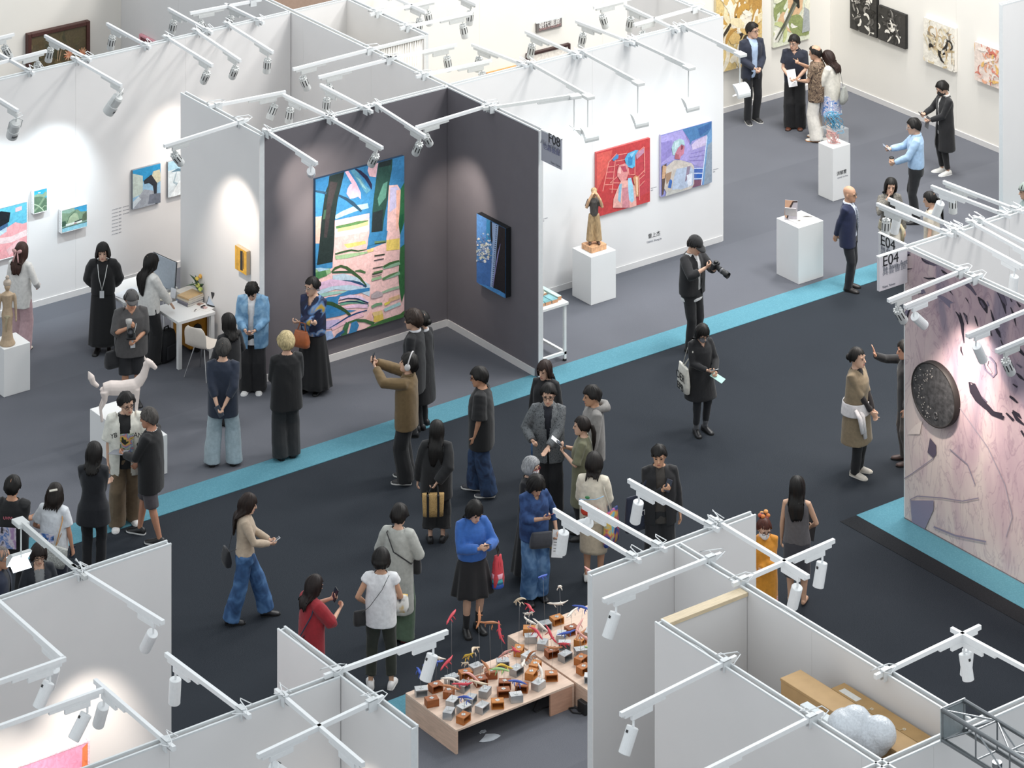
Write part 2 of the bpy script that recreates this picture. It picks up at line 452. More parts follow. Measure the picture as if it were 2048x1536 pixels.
LP = [
 # upper-left back wall, both sides
 ('big', (153, 117), (243, 168), 'large pale theatre lamp on an arm, above the small hill pictures', dict(power=150, tilt=35, spread=80, swing=28, off=.0)),
 ('big', (-55, 163), (36, 219), 'large pale theatre lamp above the pink and black portrait', dict(power=110, tilt=35, spread=80, off=.0, swing=-10)),
 ('slot', (337, 74), (425, 128), 'slotted lamp over the pale back wall, first one before the white wing wall', dict(power=70, tilt=35)),
 ('slot', (395, 61), (481, 119), 'slotted lamp over the pale back wall, between two others near the white wing', dict(power=70, tilt=35)),
 ('slot', (458, 47), (546, 102), 'slotted lamp with its lit glass showing, beside the booth corner', dict(power=70, tilt=12)),
 ('slot', (172, 113), (90, 69), 'slotted lamp hanging before the framed flower painting', dict(power=110, tilt=-20)),
 ('slot', (291, 87), (214, 45), 'slotted lamp between the framed flower painting and the pink frame', dict(power=110, tilt=-18)),
 ('slot', (415, 58), (337, 15), 'slotted lamp hanging over the far side of the pale back wall, above the booth top', dict(power=90, tilt=-20)),
 ('slot', (58, 139), (-25, 92), 'slotted lamp whose arm crosses another at the picture edge', dict(power=80, tilt=-15)),
 ('slot', (517, 38), (450, 6), 'slotted lamp on the far side of the pale back wall, next to the divider', dict(power=80, tilt=-15)),
 ('slot', (-40, 133), (93, 99), 'slotted lamp swung sideways in front of the dark carved frame', dict(power=60, tilt=-35)),
 ('slot', (-70, 90), (28, 66), 'slotted lamp before the black silhouette', dict(power=50, tilt=-30)),
 ('slot', (505, 0), (380, 24), 'slotted lamp on an arm running along above the booth top', dict(power=60, tilt=25)),
 # grey booth
 ('can', (537, 262), (634, 324), 'white lamp lying almost level over the tree painting', dict(power=95, tilt=62, swing=-30, spread=60)),
 ('slot', (661, 234), (765, 293), 'slotted lamp seen end-on over the middle of the tree painting', dict(power=120, tilt=38, spread=70)),
 ('slot', (757, 210), (851, 270), 'slotted lamp over the edge of the tree painting near the grey corner', dict(power=80, tilt=35, spread=60)),
 ('slot', (975, 209), (832, 252), 'lamp reaching in from the grey side wall over the blue and black canvas', dict(power=130, tilt=40, swing=25, spread=58)),
 ('slot', (733, 215), (641, 167), 'slotted lamp with lit glass, behind the grey wall on the white side', dict(power=70, tilt=-8)),
 ('slot', (661, 232), (567, 187), 'slotted lamp behind the grey wall where two arms meet', dict(power=150, tilt=-12)),
 ('slot', (777, 116), (637, 152), 'slotted lamp reaching from the divider wall over the empty white booth', dict(power=60, tilt=25)),
 ('slot', (738, 97), (586, 136), 'slotted lamp reaching from the divider wall beside the booth corner', dict(power=60, tilt=25)),
 ('slot', (437, 207), (571, 181), 'slotted lamp on the arm crossing the white wing wall top', dict(power=60, tilt=25)),
 ('slot', (480, 241), (328, 289), 'slotted lamp above the pale blue landscapes, on the white wing wall', dict(power=110, tilt=38, spread=70)),
 # beyond the divider
 ('slot', (757, 23), (873, -2), 'slotted lamp reaching out over the curtained store, topmost', dict(power=70, tilt=-12)),
 ('slot', (817, 51), (944, 23), 'slotted lamp on the store wall, near the grey name plate', dict(power=90, tilt=-12)),
 ('slot', (780, 115), (913, 87), 'slotted lamp reaching out in front of the pleated curtain', dict(power=90, tilt=-10)),
 ('slot', (850, 147), (983, 118), 'slotted lamp beyond the divider wall, beside the cable loop', dict(power=90, tilt=-16)),
 ('slot', (778, -12), (852, 22), 'slotted lamp seen from its vented back above the store wall', dict(power=60, tilt=10)),
 ('slot', (878, -28), (953, 7), 'slotted lamp at the top edge of the picture, seen from its back', dict(power=60, tilt=10)),
 ('slot', (1040, 124), (944, 87), 'slotted lamp with an upward arm behind the portraits wall, next to the divider', dict(power=90, tilt=-15)),
 ('slot', (1150, 105), (1051, 61), 'slotted lamp below the grey name plate, behind the portraits wall', dict(power=90, tilt=-15)),
 ('slot', (1255, 79), (1152, 40), 'slotted lamp to the side of the grey name plate, behind the portraits wall', dict(power=90, tilt=-15)),
 ('slot', (1347, 54), (1249, 8), 'slotted lamp behind the portraits wall near its far end', dict(power=90, tilt=-15)),
 ('slot', (1303, -16), (1187, 13), 'slotted lamp on a level arm above the portraits wall, before the cream wall', dict(power=60, tilt=20)),
 ('slot', (1388, 14), (1268, 47), 'slotted lamp half lost against the grey return wall', dict(power=60, tilt=25)),
 # floods over the portraits wall
 ('flood', (1065, 126), (1172, 186), 'flood lamp on a drop rod, closest to the booth sign, on the portraits wall', dict(power=22)),
 ('flood', (1168, 103), (1272, 159), 'flood lamp on a drop rod over the red painting', dict(power=22)),
 ('flood', (1270, 80), (1373, 128), 'flood lamp on a drop rod over the violet painting', dict(power=22)),
 ('flood', (1370, 51), (1476, 102), 'flood lamp on a drop rod in front of the man in the navy suit', dict(power=25)),
 ('flood', (986, 212), (1142, 189), 'flood lamp seen from above, on an arm from the grey side wall', dict(power=18, swing=0)),
 # mural booth
 ('slot', (1920, 540), (1776, 598), 'slotted lamp hanging in front of the mural, closest to its top corner', dict(power=150, tilt=35)),
 ('can', (1948, 553), (1809, 610), 'white round-backed lamp in front of the mural, second from its top corner', dict(power=160, tilt=48)),
 ('can', (2090, 602), (1933, 668), 'white lamp hanging over the marbled part of the mural', dict(power=150, tilt=30)),
 ('slot', (2150, 632), (1992, 699), 'slotted lamp over the marbled part of the mural, lowest of its row', dict(power=150, tilt=30)),
 ('slot', (1888, 461), (1754, 405), 'slotted lamp in front of the smiling woman', dict(power=60, tilt=-5)),
 ('can', (1911, 452), (1777, 395), 'white lamp with a lit rim beside the smiling woman', dict(power=60, tilt=-14)),
 ('can', (2003, 424), (1863, 370), 'white lamp beside the ponytailed woman', dict(power=60, tilt=-25)),
 ('slot', (2028, 415), (1887, 361), 'small slotted lamp above the ponytailed woman', dict(power=60, tilt=0)),
 ('can', (1911, 459), (2046, 531), 'white lamp inside the mural booth', dict(power=110, tilt=8)),
 ('can', (1947, 444), (2085, 520), 'lamp arm inside the mural booth, middle of three', dict(power=90, tilt=20)),
 ('can', (1962, 438), (2110, 513)  ,'lamp arm inside the mural booth, along the white return wall', dict(power=90, tilt=20)),
 # near booths
 ('can', (162, 1139), (327, 1241), 'white lamp on an arm hanging before the blank white wall, closest to its end', dict(power=150, tilt=32)),
 ('can', (-20, 1184), (126, 1313), 'white lamp half hidden behind another where two arms meet', dict(power=150, tilt=25)),
 ('can', (-45, 1375), (131, 1313), 'white lamp on a level arm meeting another arm by the white wall', dict(power=150, tilt=30)),
 ('can', (-55, 1469), (206, 1375), 'white lamp above the pink picture, on the level arm', dict(power=150, tilt=35)),
 ('can', (332, 1479), (190, 1357), 'white lamp above the pink picture, on the rising arm', dict(power=150, tilt=-24)),
 ('can', (482, 1416), (332, 1304), 'white lamp over the dark aisle carpet, by the end of the white wall', dict(power=50, tilt=-5)),
 ('flood', (158, 1140), (46, 1043), 'flood lamp on a rod in front of the seated-height couple behind the white wall', dict(power=120, drop=.36)),
 ('can', (675, 1339), (895, 1259), 'white lamp hanging beside the carved creatures table', dict(power=120, tilt=22)),
 ('can', (568, 1390), (727, 1525), 'white lamp inside the small corner booth, on the falling arm', dict(power=60, tilt=30)),
 ('can', (742, 1401), (515, 1508), 'white round-backed lamp inside the small corner booth', dict(power=60, tilt=48)),
 ('can', (1418, 1046), (1257, 957), 'white lamp in front of the man with the navy tote', dict(power=40, tilt=-14)),
 ('can', (1313, 1086), (1160, 1000), 'white lamp seen end-on before the woman in the beige skirt', dict(power=40, tilt=-60)),
 ('can', (1262, 1108), (1108, 1016), 'white lamp beside the flyers and the denim shirt', dict(power=40, tilt=-12)),
 ('can', (1437, 1041), (1617, 1150), 'white lamp in front of the bare calves, on the falling arm', dict(power=40, tilt=18)),
 ('can', (1487, 1156), (1668, 1077), 'white lamp at the dark skirt, on the rising arm', dict(power=40, tilt=14)),
 ('can', (1420, 1113), (1206, 1197), 'white lamp inside the near white booth, higher of two', dict(power=80, tilt=-26)),
 ('can', (1450, 1321), (1241, 1425), 'white lamp inside the near white booth, lower of two', dict(power=110, tilt=-28)),
 ('can', (1622, 1432), (1390, 1548), 'lamp arm leaving the bottom edge beside the storage walls', dict(power=60, tilt=20)),
 ('can', (1772, 1339), (1960, 1249), 'white lamp alone over the dark carpet, on the rising arm', dict(power=40, tilt=8)),
 ('can', (2095, 1357), (1903, 1254), 'white lamp alone over the dark carpet, on the crossing arm', dict(power=40, tilt=12)),
]
for k, b, t, lab, kw in LP: lamp(k, b, t, lab, **kw)
# ---------------------------------------------------------------- paintings, mural, signs
RZ = {'x': Matrix.Identity(4), 'y': Matrix.Rotation(-math.pi/2, 4, 'Z')}
def stroke(pts, w):
    """A brush stroke outline (list of points) of width w (number or list)."""
    n = len(pts); ws = w if isinstance(w, (list, tuple)) else [w]*n
    L, R = [], []
    for i in range(n):
        a = pts[max(i-1, 0)]; b = pts[min(i+1, n-1)]
        dx, dy = b[0]-a[0], b[1]-a[1]; l = math.hypot(dx, dy) or 1
        nx, ny = -dy/l*ws[i]/2, dx/l*ws[i]/2
        L.append((pts[i][0]+nx, pts[i][1]+ny)); R.append((pts[i][0]-nx, pts[i][1]-ny))
    return L+R[::-1]
def clip(poly, w, h):
    """Clip a polygon to the rectangle 0..w, 0..h."""
    for ax, lim, sg in ((0, 0, 1), (0, w, -1), (1, 0, 1), (1, h, -1)):
        out = []
        for i in range(len(poly)):
            p, q = poly[i-1], poly[i]
            ip, iq = sg*(p[ax]-lim) >= 0, sg*(q[ax]-lim) >= 0
            if ip != iq:
                t = (lim-p[ax])/(q[ax]-p[ax]); out.append((p[0]+(q[0]-p[0])*t, p[1]+(q[1]-p[1])*t))
            if iq: out.append(q)
        poly = out
        if not poly: return []
    return poly
def layers(name, shapes, w, h, parent, m=None, y0=0.0, clip_it=True, step=None):
    """Flat painted shapes (colour, outline in metres) laid one over another on the local xz plane."""
    v, f, c = [], [], []
    step = step or min(.0005, .012/len(shapes))
    for i, (col, poly) in enumerate(shapes):
        if clip_it: poly = clip(poly, w, h)
        if len(poly) < 3: continue
        n = len(v); v += [(x, y0-step*(i+1), z) for x, z in poly]; f.append(tuple(range(n, n+len(poly)))); c.append(lin(col))
    me = bpy.data.meshes.new(name); me.from_pydata(v, [], f)
    a = me.color_attributes.new('Col', 'FLOAT_COLOR', 'CORNER')
    flat = []
    for p, col in zip(me.polygons, c): flat += [*col, 1.0]*p.loop_total
    a.data.foreach_set('color', flat)
    # all faces look out of the wall
    bm = bmesh.new(); bm.from_mesh(me); bm.normal_update()
    bmesh.ops.reverse_faces(bm, faces=[q for q in bm.faces if q.normal.y > 0]); bmesh.ops.triangulate(bm, faces=bm.faces); bm.to_mesh(me); bm.free()
    return raw(name, me, parent, m or PAINT)
def picture(axis, plane, depth, tl, br, label, side, fill, shapes=None, name='painting', cat='painting', frame=None, px=None, group=None, gap=.004, m=None, ground=True):
    """A canvas hung on a wall plane. tl, br: where its front corners show in the photograph. shapes get metres; px: converter for shapes given in photo pixels."""
    fp = plane-depth
    A = on_y(*tl, fp) if axis == 'x' else on_x(*tl, fp)
    B = on_y(*br, fp) if axis == 'x' else on_x(*br, fp)
    w = (B.x-A.x) if axis == 'x' else (A.y-B.y); h = A.z-B.z
    o = empty(name, (A.x, A.y, B.z), label, cat, group, 0 if axis == 'x' else -math.pi/2)
    MB().box((0, 0.0, 0), (w, depth-gap, h)).build('canvas', mat(side, .7), o, bevel=.003)
    def toloc(u, v):
        P = on_y(u, v, fp) if axis == 'x' else on_x(u, v, fp)
        return ((P.x-A.x) if axis == 'x' else (A.y-P.y), P.z-B.z)
    sh = [(fill, [(0, 0), (w, 0), (w, h), (0, h)])]
    for col, poly in (shapes(w, h) if callable(shapes) else shapes or []):
        if px: poly = [toloc(*px(*p)) for p in poly]
        sh.append((col, poly))
    layers('painted_surface', sh, w, h, o, m)
    if frame:
        fw, fd, fc = frame
        for lo, hi in (((-fw, -fd, -fw), (0, depth-gap, h+fw)), ((w, -fd, -fw), (w+fw, depth-gap, h+fw)), ((0, -fd, -fw), (w, depth-gap, 0)), ((0, -fd, h), (w, depth-gap, h+fw))):
            MB().box(lo, hi).build('frame_side', mat(fc, .5, var=.25, scale=60, bump=.3), o, bevel=.008)
    return o, w, h
def abstract(pal, n, seed, wd=(.02, .12), ln=(.15, .5), curl=1.5, center=None):
    def f(w, h):
        r = random.Random(seed); out = []
        for i in range(n):
            c = r.choice(pal); cx, cy = center or (.5, .5)
            x, y = w*min(1, max(0, r.gauss(cx, .24))), h*min(1, max(0, r.gauss(cy, .25)))
            a = r.uniform(0, 6.3); k = r.uniform(-curl, curl); L = r.uniform(*ln)*h; pts = []; m_ = 9
            for j in range(m_):
                pts.append((x, y)); x += math.cos(a)*L/m_; y += math.sin(a)*L/m_; a += k*3/m_+r.uniform(-.15, .15)
            W = r.uniform(*wd)*h
            out.append((c, stroke(pts, [W*(.25+.75*math.sin(math.pi*(j+.6)/(m_+.2)))*r.uniform(.8, 1.2) for j in range(m_)])))
        return out
    return f
T8 = lambda x, y: (600+x/8, 300+y/8)
TREE = [
 ('#eec6c4', [(545, 1130), (1110, 1010), (1110, 1420), (1060, 1600), (1180, 1560), (1380, 1480), (1420, 565), (1560, 555), (1610, 640), (1600, 1500), (1600, 2000), (1668, 2300), (1668, 2640), (1400, 2760), (900, 2900), (600, 2980), (240, 3200), (240, 2050), (520, 1880)]),
 ('#cfdcdf', [(560, 1250), (1100, 1130), (1100, 1300), (570, 1400)]), ('#d9d79a', [(600, 1240), (1090, 1140), (1090, 1200), (840, 1270), (600, 1310)]),
 ('#e6cf7d', [(700, 1510), (1040, 1450), (1060, 1500), (760, 1570)]), ('#5d8a57', stroke([(575, 1240), (800, 1195), (920, 1165), (1090, 1130)], [40, 45, 50, 16])),
 ('#a9d3dc', stroke([(560, 1080), (700, 1010), (900, 930), (1090, 890)], [60, 80, 90, 80])), ('#dfc2df', stroke([(560, 1190), (800, 1150), (1100, 1050)], [30, 40, 60])),
 ('#2e6f9f', [(245, 470), (460, 400), (440, 640), (330, 660), (245, 640)]), ('#e8b7a9', [(245, 1070), (345, 1060), (310, 1495), (245, 1495)]),
 ('#e7b9cf', [(710, 335), (770, 330), (900, 530), (970, 680), (975, 790), (930, 745), (860, 770), (800, 780), (745, 700), (760, 620), (800, 550), (830, 540)]),
 ('#5f9db8', [(800, 320), (900, 310), (1040, 560), (1130, 640), (1060, 700), (960, 560)]), ('#95c3c9', [(900, 430), (960, 470), (1060, 630), (1000, 590)]),
 ('#2b2b49', stroke([(880, 300), (960, 350), (1060, 440), (1130, 560), (1145, 630)], [20, 50, 60, 50, 8])),
 ('#e9bcc3', [(1100, 250), (1160, 215), (1255, 190), (1235, 300), (1215, 435), (1110, 420), (1080, 330)]),
 ('#c4bfe0', [(1440, 600), (1540, 580), (1590, 650), (1560, 900), (1430, 1000)]), ('#f0b8a5', [(1540, 640), (1600, 640), (1590, 1200), (1540, 1300)]),
 ('#2f6b45', [(1610, 620), (1668, 520), (1668, 1150), (1600, 1360), (1575, 1180), (1600, 900)]), ('#1f5a3c', [(1600, 1040), (1660, 1020), (1640, 1250), (1595, 1350)]),
 ('#23302f', [(470, 395), (712, 335), (660, 560), (600, 800), (555, 1130), (545, 1500), (520, 1790), (270, 1840), (310, 1500), (345, 1090), (400, 680), (450, 560)]),
 ('#3a3638', [(480, 500), (600, 520), (500, 900), (430, 1400), (380, 1400), (420, 900)]), ('#3f5f4c', [(385, 960), (420, 950), (400, 1100), (360, 1110)]),
 ('#2d4f47', [(1255, 185), (1480, 130), (1470, 300), (1430, 520), (1400, 800), (1340, 1110), (1320, 1290), (1140, 1335), (1160, 950), (1200, 600)]),
 ('#5f9585', [(1330, 540), (1400, 500), (1370, 760), (1260, 900), (1240, 780)]), ('#2a3436', [(1160, 1000), (1330, 950), (1310, 1290), (1145, 1330)]), ('#24302f', [(1260, 200), (1470, 140), (1450, 240), (1260, 280)]),
 ('#2b4a62', stroke([(245, 655), (330, 670), (420, 690)], [30, 40, 40])), ('#2b4a62', stroke([(610, 720), (740, 780), (840, 850), (980, 980)], [30, 45, 60, 30])),
 ('#3f86b8', [(1110, 1320), (1400, 1290), (1370, 1470), (1180, 1510), (1080, 1540), (1090, 1420)]), ('#6b8a67', stroke([(1190, 1480), (1370, 1465)], 40)), ('#34432f', stroke([(1190, 1500), (1370, 1475)], 14)),
 ('#e6cc6f', [(1380, 1440), (1590, 1410), (1590, 1590), (1380, 1610)]),
 ('#3c5b3b', stroke([(560, 1665), (700, 1625), (820, 1600), (930, 1615), (1065, 1590)], [26, 30, 28, 22, 10])), ('#a4c59a', [(560, 1690), (900, 1640), (1090, 1620), (1080, 1650), (760, 1730), (570, 1750)]),
 ('#e9d08f', [(1070, 1600), (1180, 1560), (1170, 1620), (1080, 1640)]),
 ('#93b98c', [(245, 1900), (470, 1890), (500, 1960), (430, 2000), (245, 2080)]), ('#4f8556', [(245, 1960), (400, 1900), (430, 2010), (245, 2080)]), ('#a7cbe4', [(245, 1890), (330, 1880), (480, 1905), (300, 1945)]),
 ('#b8cfe0', [(520, 2000), (700, 1975), (960, 2050), (1120, 2160), (1110, 2340), (900, 2250), (560, 2230), (250, 2330), (250, 2300), (520, 2080)]),
 ('#3d5a36', stroke([(500, 1950), (560, 1890), (650, 1855), (740, 1880), (850, 1960), (960, 2050), (1060, 2170)], [14, 40, 40, 46, 50, 44, 20])), ('#3a5942', stroke([(510, 1955), (640, 1950), (760, 1950), (850, 1965)], [30, 36, 36, 16])), ('#4b6b45', stroke([(880, 1935), (960, 1930), (1045, 1960)], [20, 44, 30])),
 ('#244a6d', stroke([(560, 2105), (700, 2095), (850, 2110), (950, 2130), (1060, 2190)], [20, 30, 50, 40, 30])), ('#d9b9d6', stroke([(250, 2200), (500, 2120), (800, 2130), (1000, 2180)], [110, 120, 50, 20])), ('#9fcabf', stroke([(250, 2340), (500, 2290), (760, 2260)], [60, 50, 30])),
 ('#3b80b4', [(250, 2430), (450, 2350), (570, 2340), (760, 2250), (950, 2220), (1110, 2200), (1110, 2250), (900, 2300), (640, 2340), (610, 2400), (600, 2500), (760, 2560), (900, 2560), (640, 2650), (380, 2700), (250, 2900)]),
 ('#2e76ac', [(260, 2480), (580, 2460), (640, 2560), (400, 2640), (300, 2740), (250, 2740)]),
 ('#d8c6e3', stroke([(640, 2380), (800, 2340), (960, 2360), (1090, 2440)], [50, 60, 60, 30])), ('#1e3454', stroke([(615, 2405), (760, 2370), (900, 2375), (1090, 2445)], [10, 18, 24, 20])), ('#6aa58c', stroke([(640, 2470), (800, 2430), (960, 2430), (1095, 2490)], [30, 50, 50, 20])), ('#223f55', stroke([(610, 2450), (760, 2420), (900, 2425), (1090, 2470)], [10, 20, 24, 16])), ('#e0bfd9', stroke([(700, 2520), (900, 2490), (1080, 2500)], [30, 60, 60])),
 ('#31502f', stroke([(250, 2470), (360, 2440), (500, 2455), (620, 2510), (720, 2570), (800, 2640)], [20, 56, 64, 60, 50, 36])),
 ('#e9bcca', stroke([(500, 2860), (640, 2780), (800, 2690), (1000, 2600)], [60, 70, 90, 110])), ('#c5b7dc', [(250, 2760), (420, 2730), (640, 2700), (600, 2800), (470, 2860), (250, 2880)]), ('#1d4676', stroke([(460, 2850), (600, 2770), (760, 2670), (900, 2610), (1070, 2560)], [8, 20, 24, 24, 14])),
 ('#e8b6ad', [(1050, 2700), (1140, 2560), (1150, 2700), (1120, 2750)]), ('#d9bd5f', [(1180, 2640), (1320, 2600), (1335, 2720), (1170, 2760)]), ('#e3c68a', [(1150, 2600), (1310, 2560), (1320, 2620), (1170, 2660)]),
 ('#3f6440', stroke([(760, 2760), (900, 2720), (1040, 2730), (1180, 2780)], [24, 44, 50, 60])), ('#3b7fb0', [(820, 2760), (900, 2730), (940, 2800), (900, 2900), (770, 2960)]), ('#3f6a48', stroke([(760, 2760), (720, 2860), (700, 2990)], [60, 80, 90])),
 ('#9db6df', [(250, 2920), (500, 2890), (540, 3000), (420, 3072), (250, 3160)]), ('#2c5b86', stroke([(520, 3040), (600, 2960), (700, 2890)], [14, 50, 40])),
 ('#44703f', [(900, 2920), (1100, 2820), (1300, 2720), (1600, 2620), (1668, 2560), (1668, 2690), (1500, 2730), (1100, 2870), (850, 2960)]),
 ('#35693f', [(1600, 1560), (1668, 1500), (1668, 2280), (1620, 2440), (1585, 2200), (1570, 2000)]),
 ('#8fb59a', stroke([(1320, 1880), (1460, 1840), (1590, 1800)], [50, 70, 60])), ('#8fb59a', stroke([(1320, 2060), (1480, 2000), (1590, 1960)], [40, 60, 50])), ('#44693f', stroke([(1330, 1870), (1440, 1810), (1580, 1770)], [34, 40, 30])), ('#5b7f54', stroke([(1315, 2070), (1420, 2010), (1560, 1950)], [34, 36, 14])), ('#9db89f', stroke([(1310, 2280), (1440, 2230), (1580, 2190)], [34, 44, 40])),
 ('#2f3b2c', stroke([(1185, 1690), (1350, 1665)], 20)), ('#2c3038', stroke([(1180, 1765), (1335, 1735)], 14)), ('#2f3b2c', stroke([(1160, 1890), (1320, 1860)], 14)), ('#31472f', stroke([(1150, 1985), (1310, 1945)], 24)), ('#5c7d52', stroke([(1170, 1960), (1320, 1925)], 24)), ('#2f3b2c', stroke([(1145, 2025), (1300, 1990)], 10)), ('#93b690', stroke([(1140, 2075), (1300, 2030)], 40)),
 ('#b5a9ae', [(1130, 2310), (1220, 2250), (1310, 2270), (1320, 2330), (1200, 2370), (1130, 2370)]), ('#6f9a78', stroke([(1140, 2510), (1220, 2470), (1310, 2455)], [40, 50, 40])), ('#e0cf5c', [(1340, 2450), (1430, 2410), (1430, 2450), (1350, 2490)]), ('#dcb98d', stroke([(1420, 2400), (1590, 2340)], 60)), ('#a9cfd0', stroke([(1340, 2560), (1600, 2450)], 50)),
]
picture('x', 41.82, .06, (631, 359), (808.5, 633.5), 'huge painting of dark tree trunks over pink and blue water in the grey booth', '#1d3b57', '#3f86b8', TREE, px=T8)
# blue and black canvas on the grey side wall (crop at 920,400 scale 6.98)
T7 = lambda x, y: (920+x/6.98, 400+y/6.98)
r = random.Random(3)
sea = [('#3d8fc0', [(360, 260), (440, 300), (425, 590), (365, 560)]), ('#5f93d0', [(232, 190), (370, 260), (360, 600), (225, 520)]), ('#416fae', [(225, 850), (450, 800), (430, 1230), (225, 1150)])]
for i in range(170):
    x, y = r.gauss(330, 60), r.gauss(700, 90); s_ = r.uniform(6, 26)
    sea.append((r.choice(['#dfe4ea', '#b9c9dd', '#8fa9c8', '#c9cdbf', '#6f86b4', '#f0e8d8', '#55719b']), [(x-s_, y), (x, y-s_*.8), (x+s_, y+3), (x+2, y+s_*.8)]))
sea += [('#9fb7da', [(455, 310), (545, 350), (470, 1230), (430, 1210), (460, 700)]), ('#121420', [(430, 292), (452, 300), (462, 560), (450, 612), (430, 500)]), ('#0c0d15', [(545, 350), (652, 395), (640, 1310), (585, 1290), (470, 1230), (500, 900)])]
for i in range(30): x = 520-i*2; y = 350+i*29; sea.append(('#141a30', [(x-9, y), (x+9, y+4), (x+7, y+14), (x-10, y+9)]))
sea += [('#8a86b8', stroke([(572, 610), (540, 750), (515, 900), (490, 1050), (470, 1200)], [4, 16, 14, 14, 10])), ('#4a8cc6', [(440, 1210), (560, 1260), (640, 1310), (630, 1375), (225, 1150)])]
picture('y', 30.0, .10, T7(232, 186), T7(640, 1370), 'blue and black sea canvas on the grey side wall', '#121318', '#4a84bd', sea, px=T7)
# yellow picture on the white wing wall
Ty = lambda x, y: (512*0+x/4, 384+y/4)
picture('y', 26.60, .07, (470, 490), (493, 551), 'small yellow picture with a black bar on the white wing wall', '#b9a58a', '#d9a63c', lambda w, h: [('#2c2a2a', [(w*.45, h*.08), (w*.68, h*.1), (w*.68, h*.93), (w*.45, h*.9)]), ('#c99a3c', [(w*.1, 0), (w*.3, 0), (w*.3, h), (w*.1, h)]), ('#3a3330', stroke([(w*.75, h*.2), (w*.73, h*.5), (w*.76, h*.9)], w*.05))])
# portraits, crop at 1200,220 scale 8
Tp = lambda x, y: (1200+x/8, 220+y/8)
def seglines(col, L, w): return [(col, stroke(s_, w)) for s_ in L]
RED = [('#b8424a', [(-50, 900), (300, 700), (800, 640), (800, 1300), (500, 1450)]), ('#cf5a52', [(-50, 700), (200, 640), (140, 900), (-50, 1300)]),
 *seglines('#e08a7f', [[(140, 830), (45, 1300)], [(245, 800), (190, 1330)], [(130, 910), (240, 900)], [(110, 995), (225, 990)], [(95, 1090), (215, 1090)], [(75, 1195), (205, 1190)], [(150, 1265), (330, 1270)], [(160, 1165), (330, 1165)], [(160, 1165), (280, 1060)], [(270, 690), (140, 830)], [(270, 720), (430, 690)], [(240, 820), (400, 790)], [(250, 885), (300, 870)], [(560, 700), (555, 1030)], [(705, 590), (712, 1010)], [(560, 710), (700, 585)], [(610, 1060), (712, 960)], [(620, 1110), (712, 1030)], [(615, 1230), (710, 1130)], [(620, 1060), (630, 1440)], [(450, 930), (460, 1040)], [(480, 1035), (560, 1030)]], 13),
 ('#4e86b8', [(190, 790), (265, 705), (295, 720), (285, 770), (215, 815)]), ('#5aa6cc', [(390, 780), (440, 690), (560, 640), (615, 640), (560, 720), (555, 900), (510, 930), (420, 900)]), ('#3f83b4', [(440, 760), (520, 720), (510, 880), (450, 890)]), ('#8fc1de', [(470, 700), (560, 660), (500, 760)]),
 ('#c08aa0', [(570, 700), (700, 600), (700, 680), (580, 790)]), ('#d98f8c', [(300, 880), (400, 850), (445, 900), (450, 1000), (420, 1100), (380, 1180), (320, 1130), (270, 1050), (270, 970)]), ('#e6b3ab', [(290, 920), (330, 900), (330, 1020), (280, 1000)]), ('#b34a5c', [(320, 900), (400, 890), (430, 980), (370, 990)]),
 ('#e2a99f', [(330, 1130), (440, 1120), (560, 1220), (580, 1560), (200, 1560), (210, 1420), (260, 1290)]), ('#8eb7cc', [(300, 1190), (345, 1170), (320, 1480), (280, 1440)]), ('#9cc9de', [(440, 1090), (490, 1080), (520, 1200), (540, 1440), (500, 1480), (450, 1420)]), ('#c98d68', [(520, 1080), (560, 1040), (610, 1060), (610, 1380), (570, 1380), (545, 1200)]), ('#e3c0a2', [(565, 1070), (595, 1070), (600, 1350), (580, 1350)]), ('#c9868e', [(350, 1250), (440, 1230), (470, 1560), (350, 1560)])]
picture('x', 41.82, .05, (1193, 305.5), (1300, 403), 'red painting of a head with ladders on the white portraits wall', '#d5605e', '#bb3f40', RED, px=Tp)
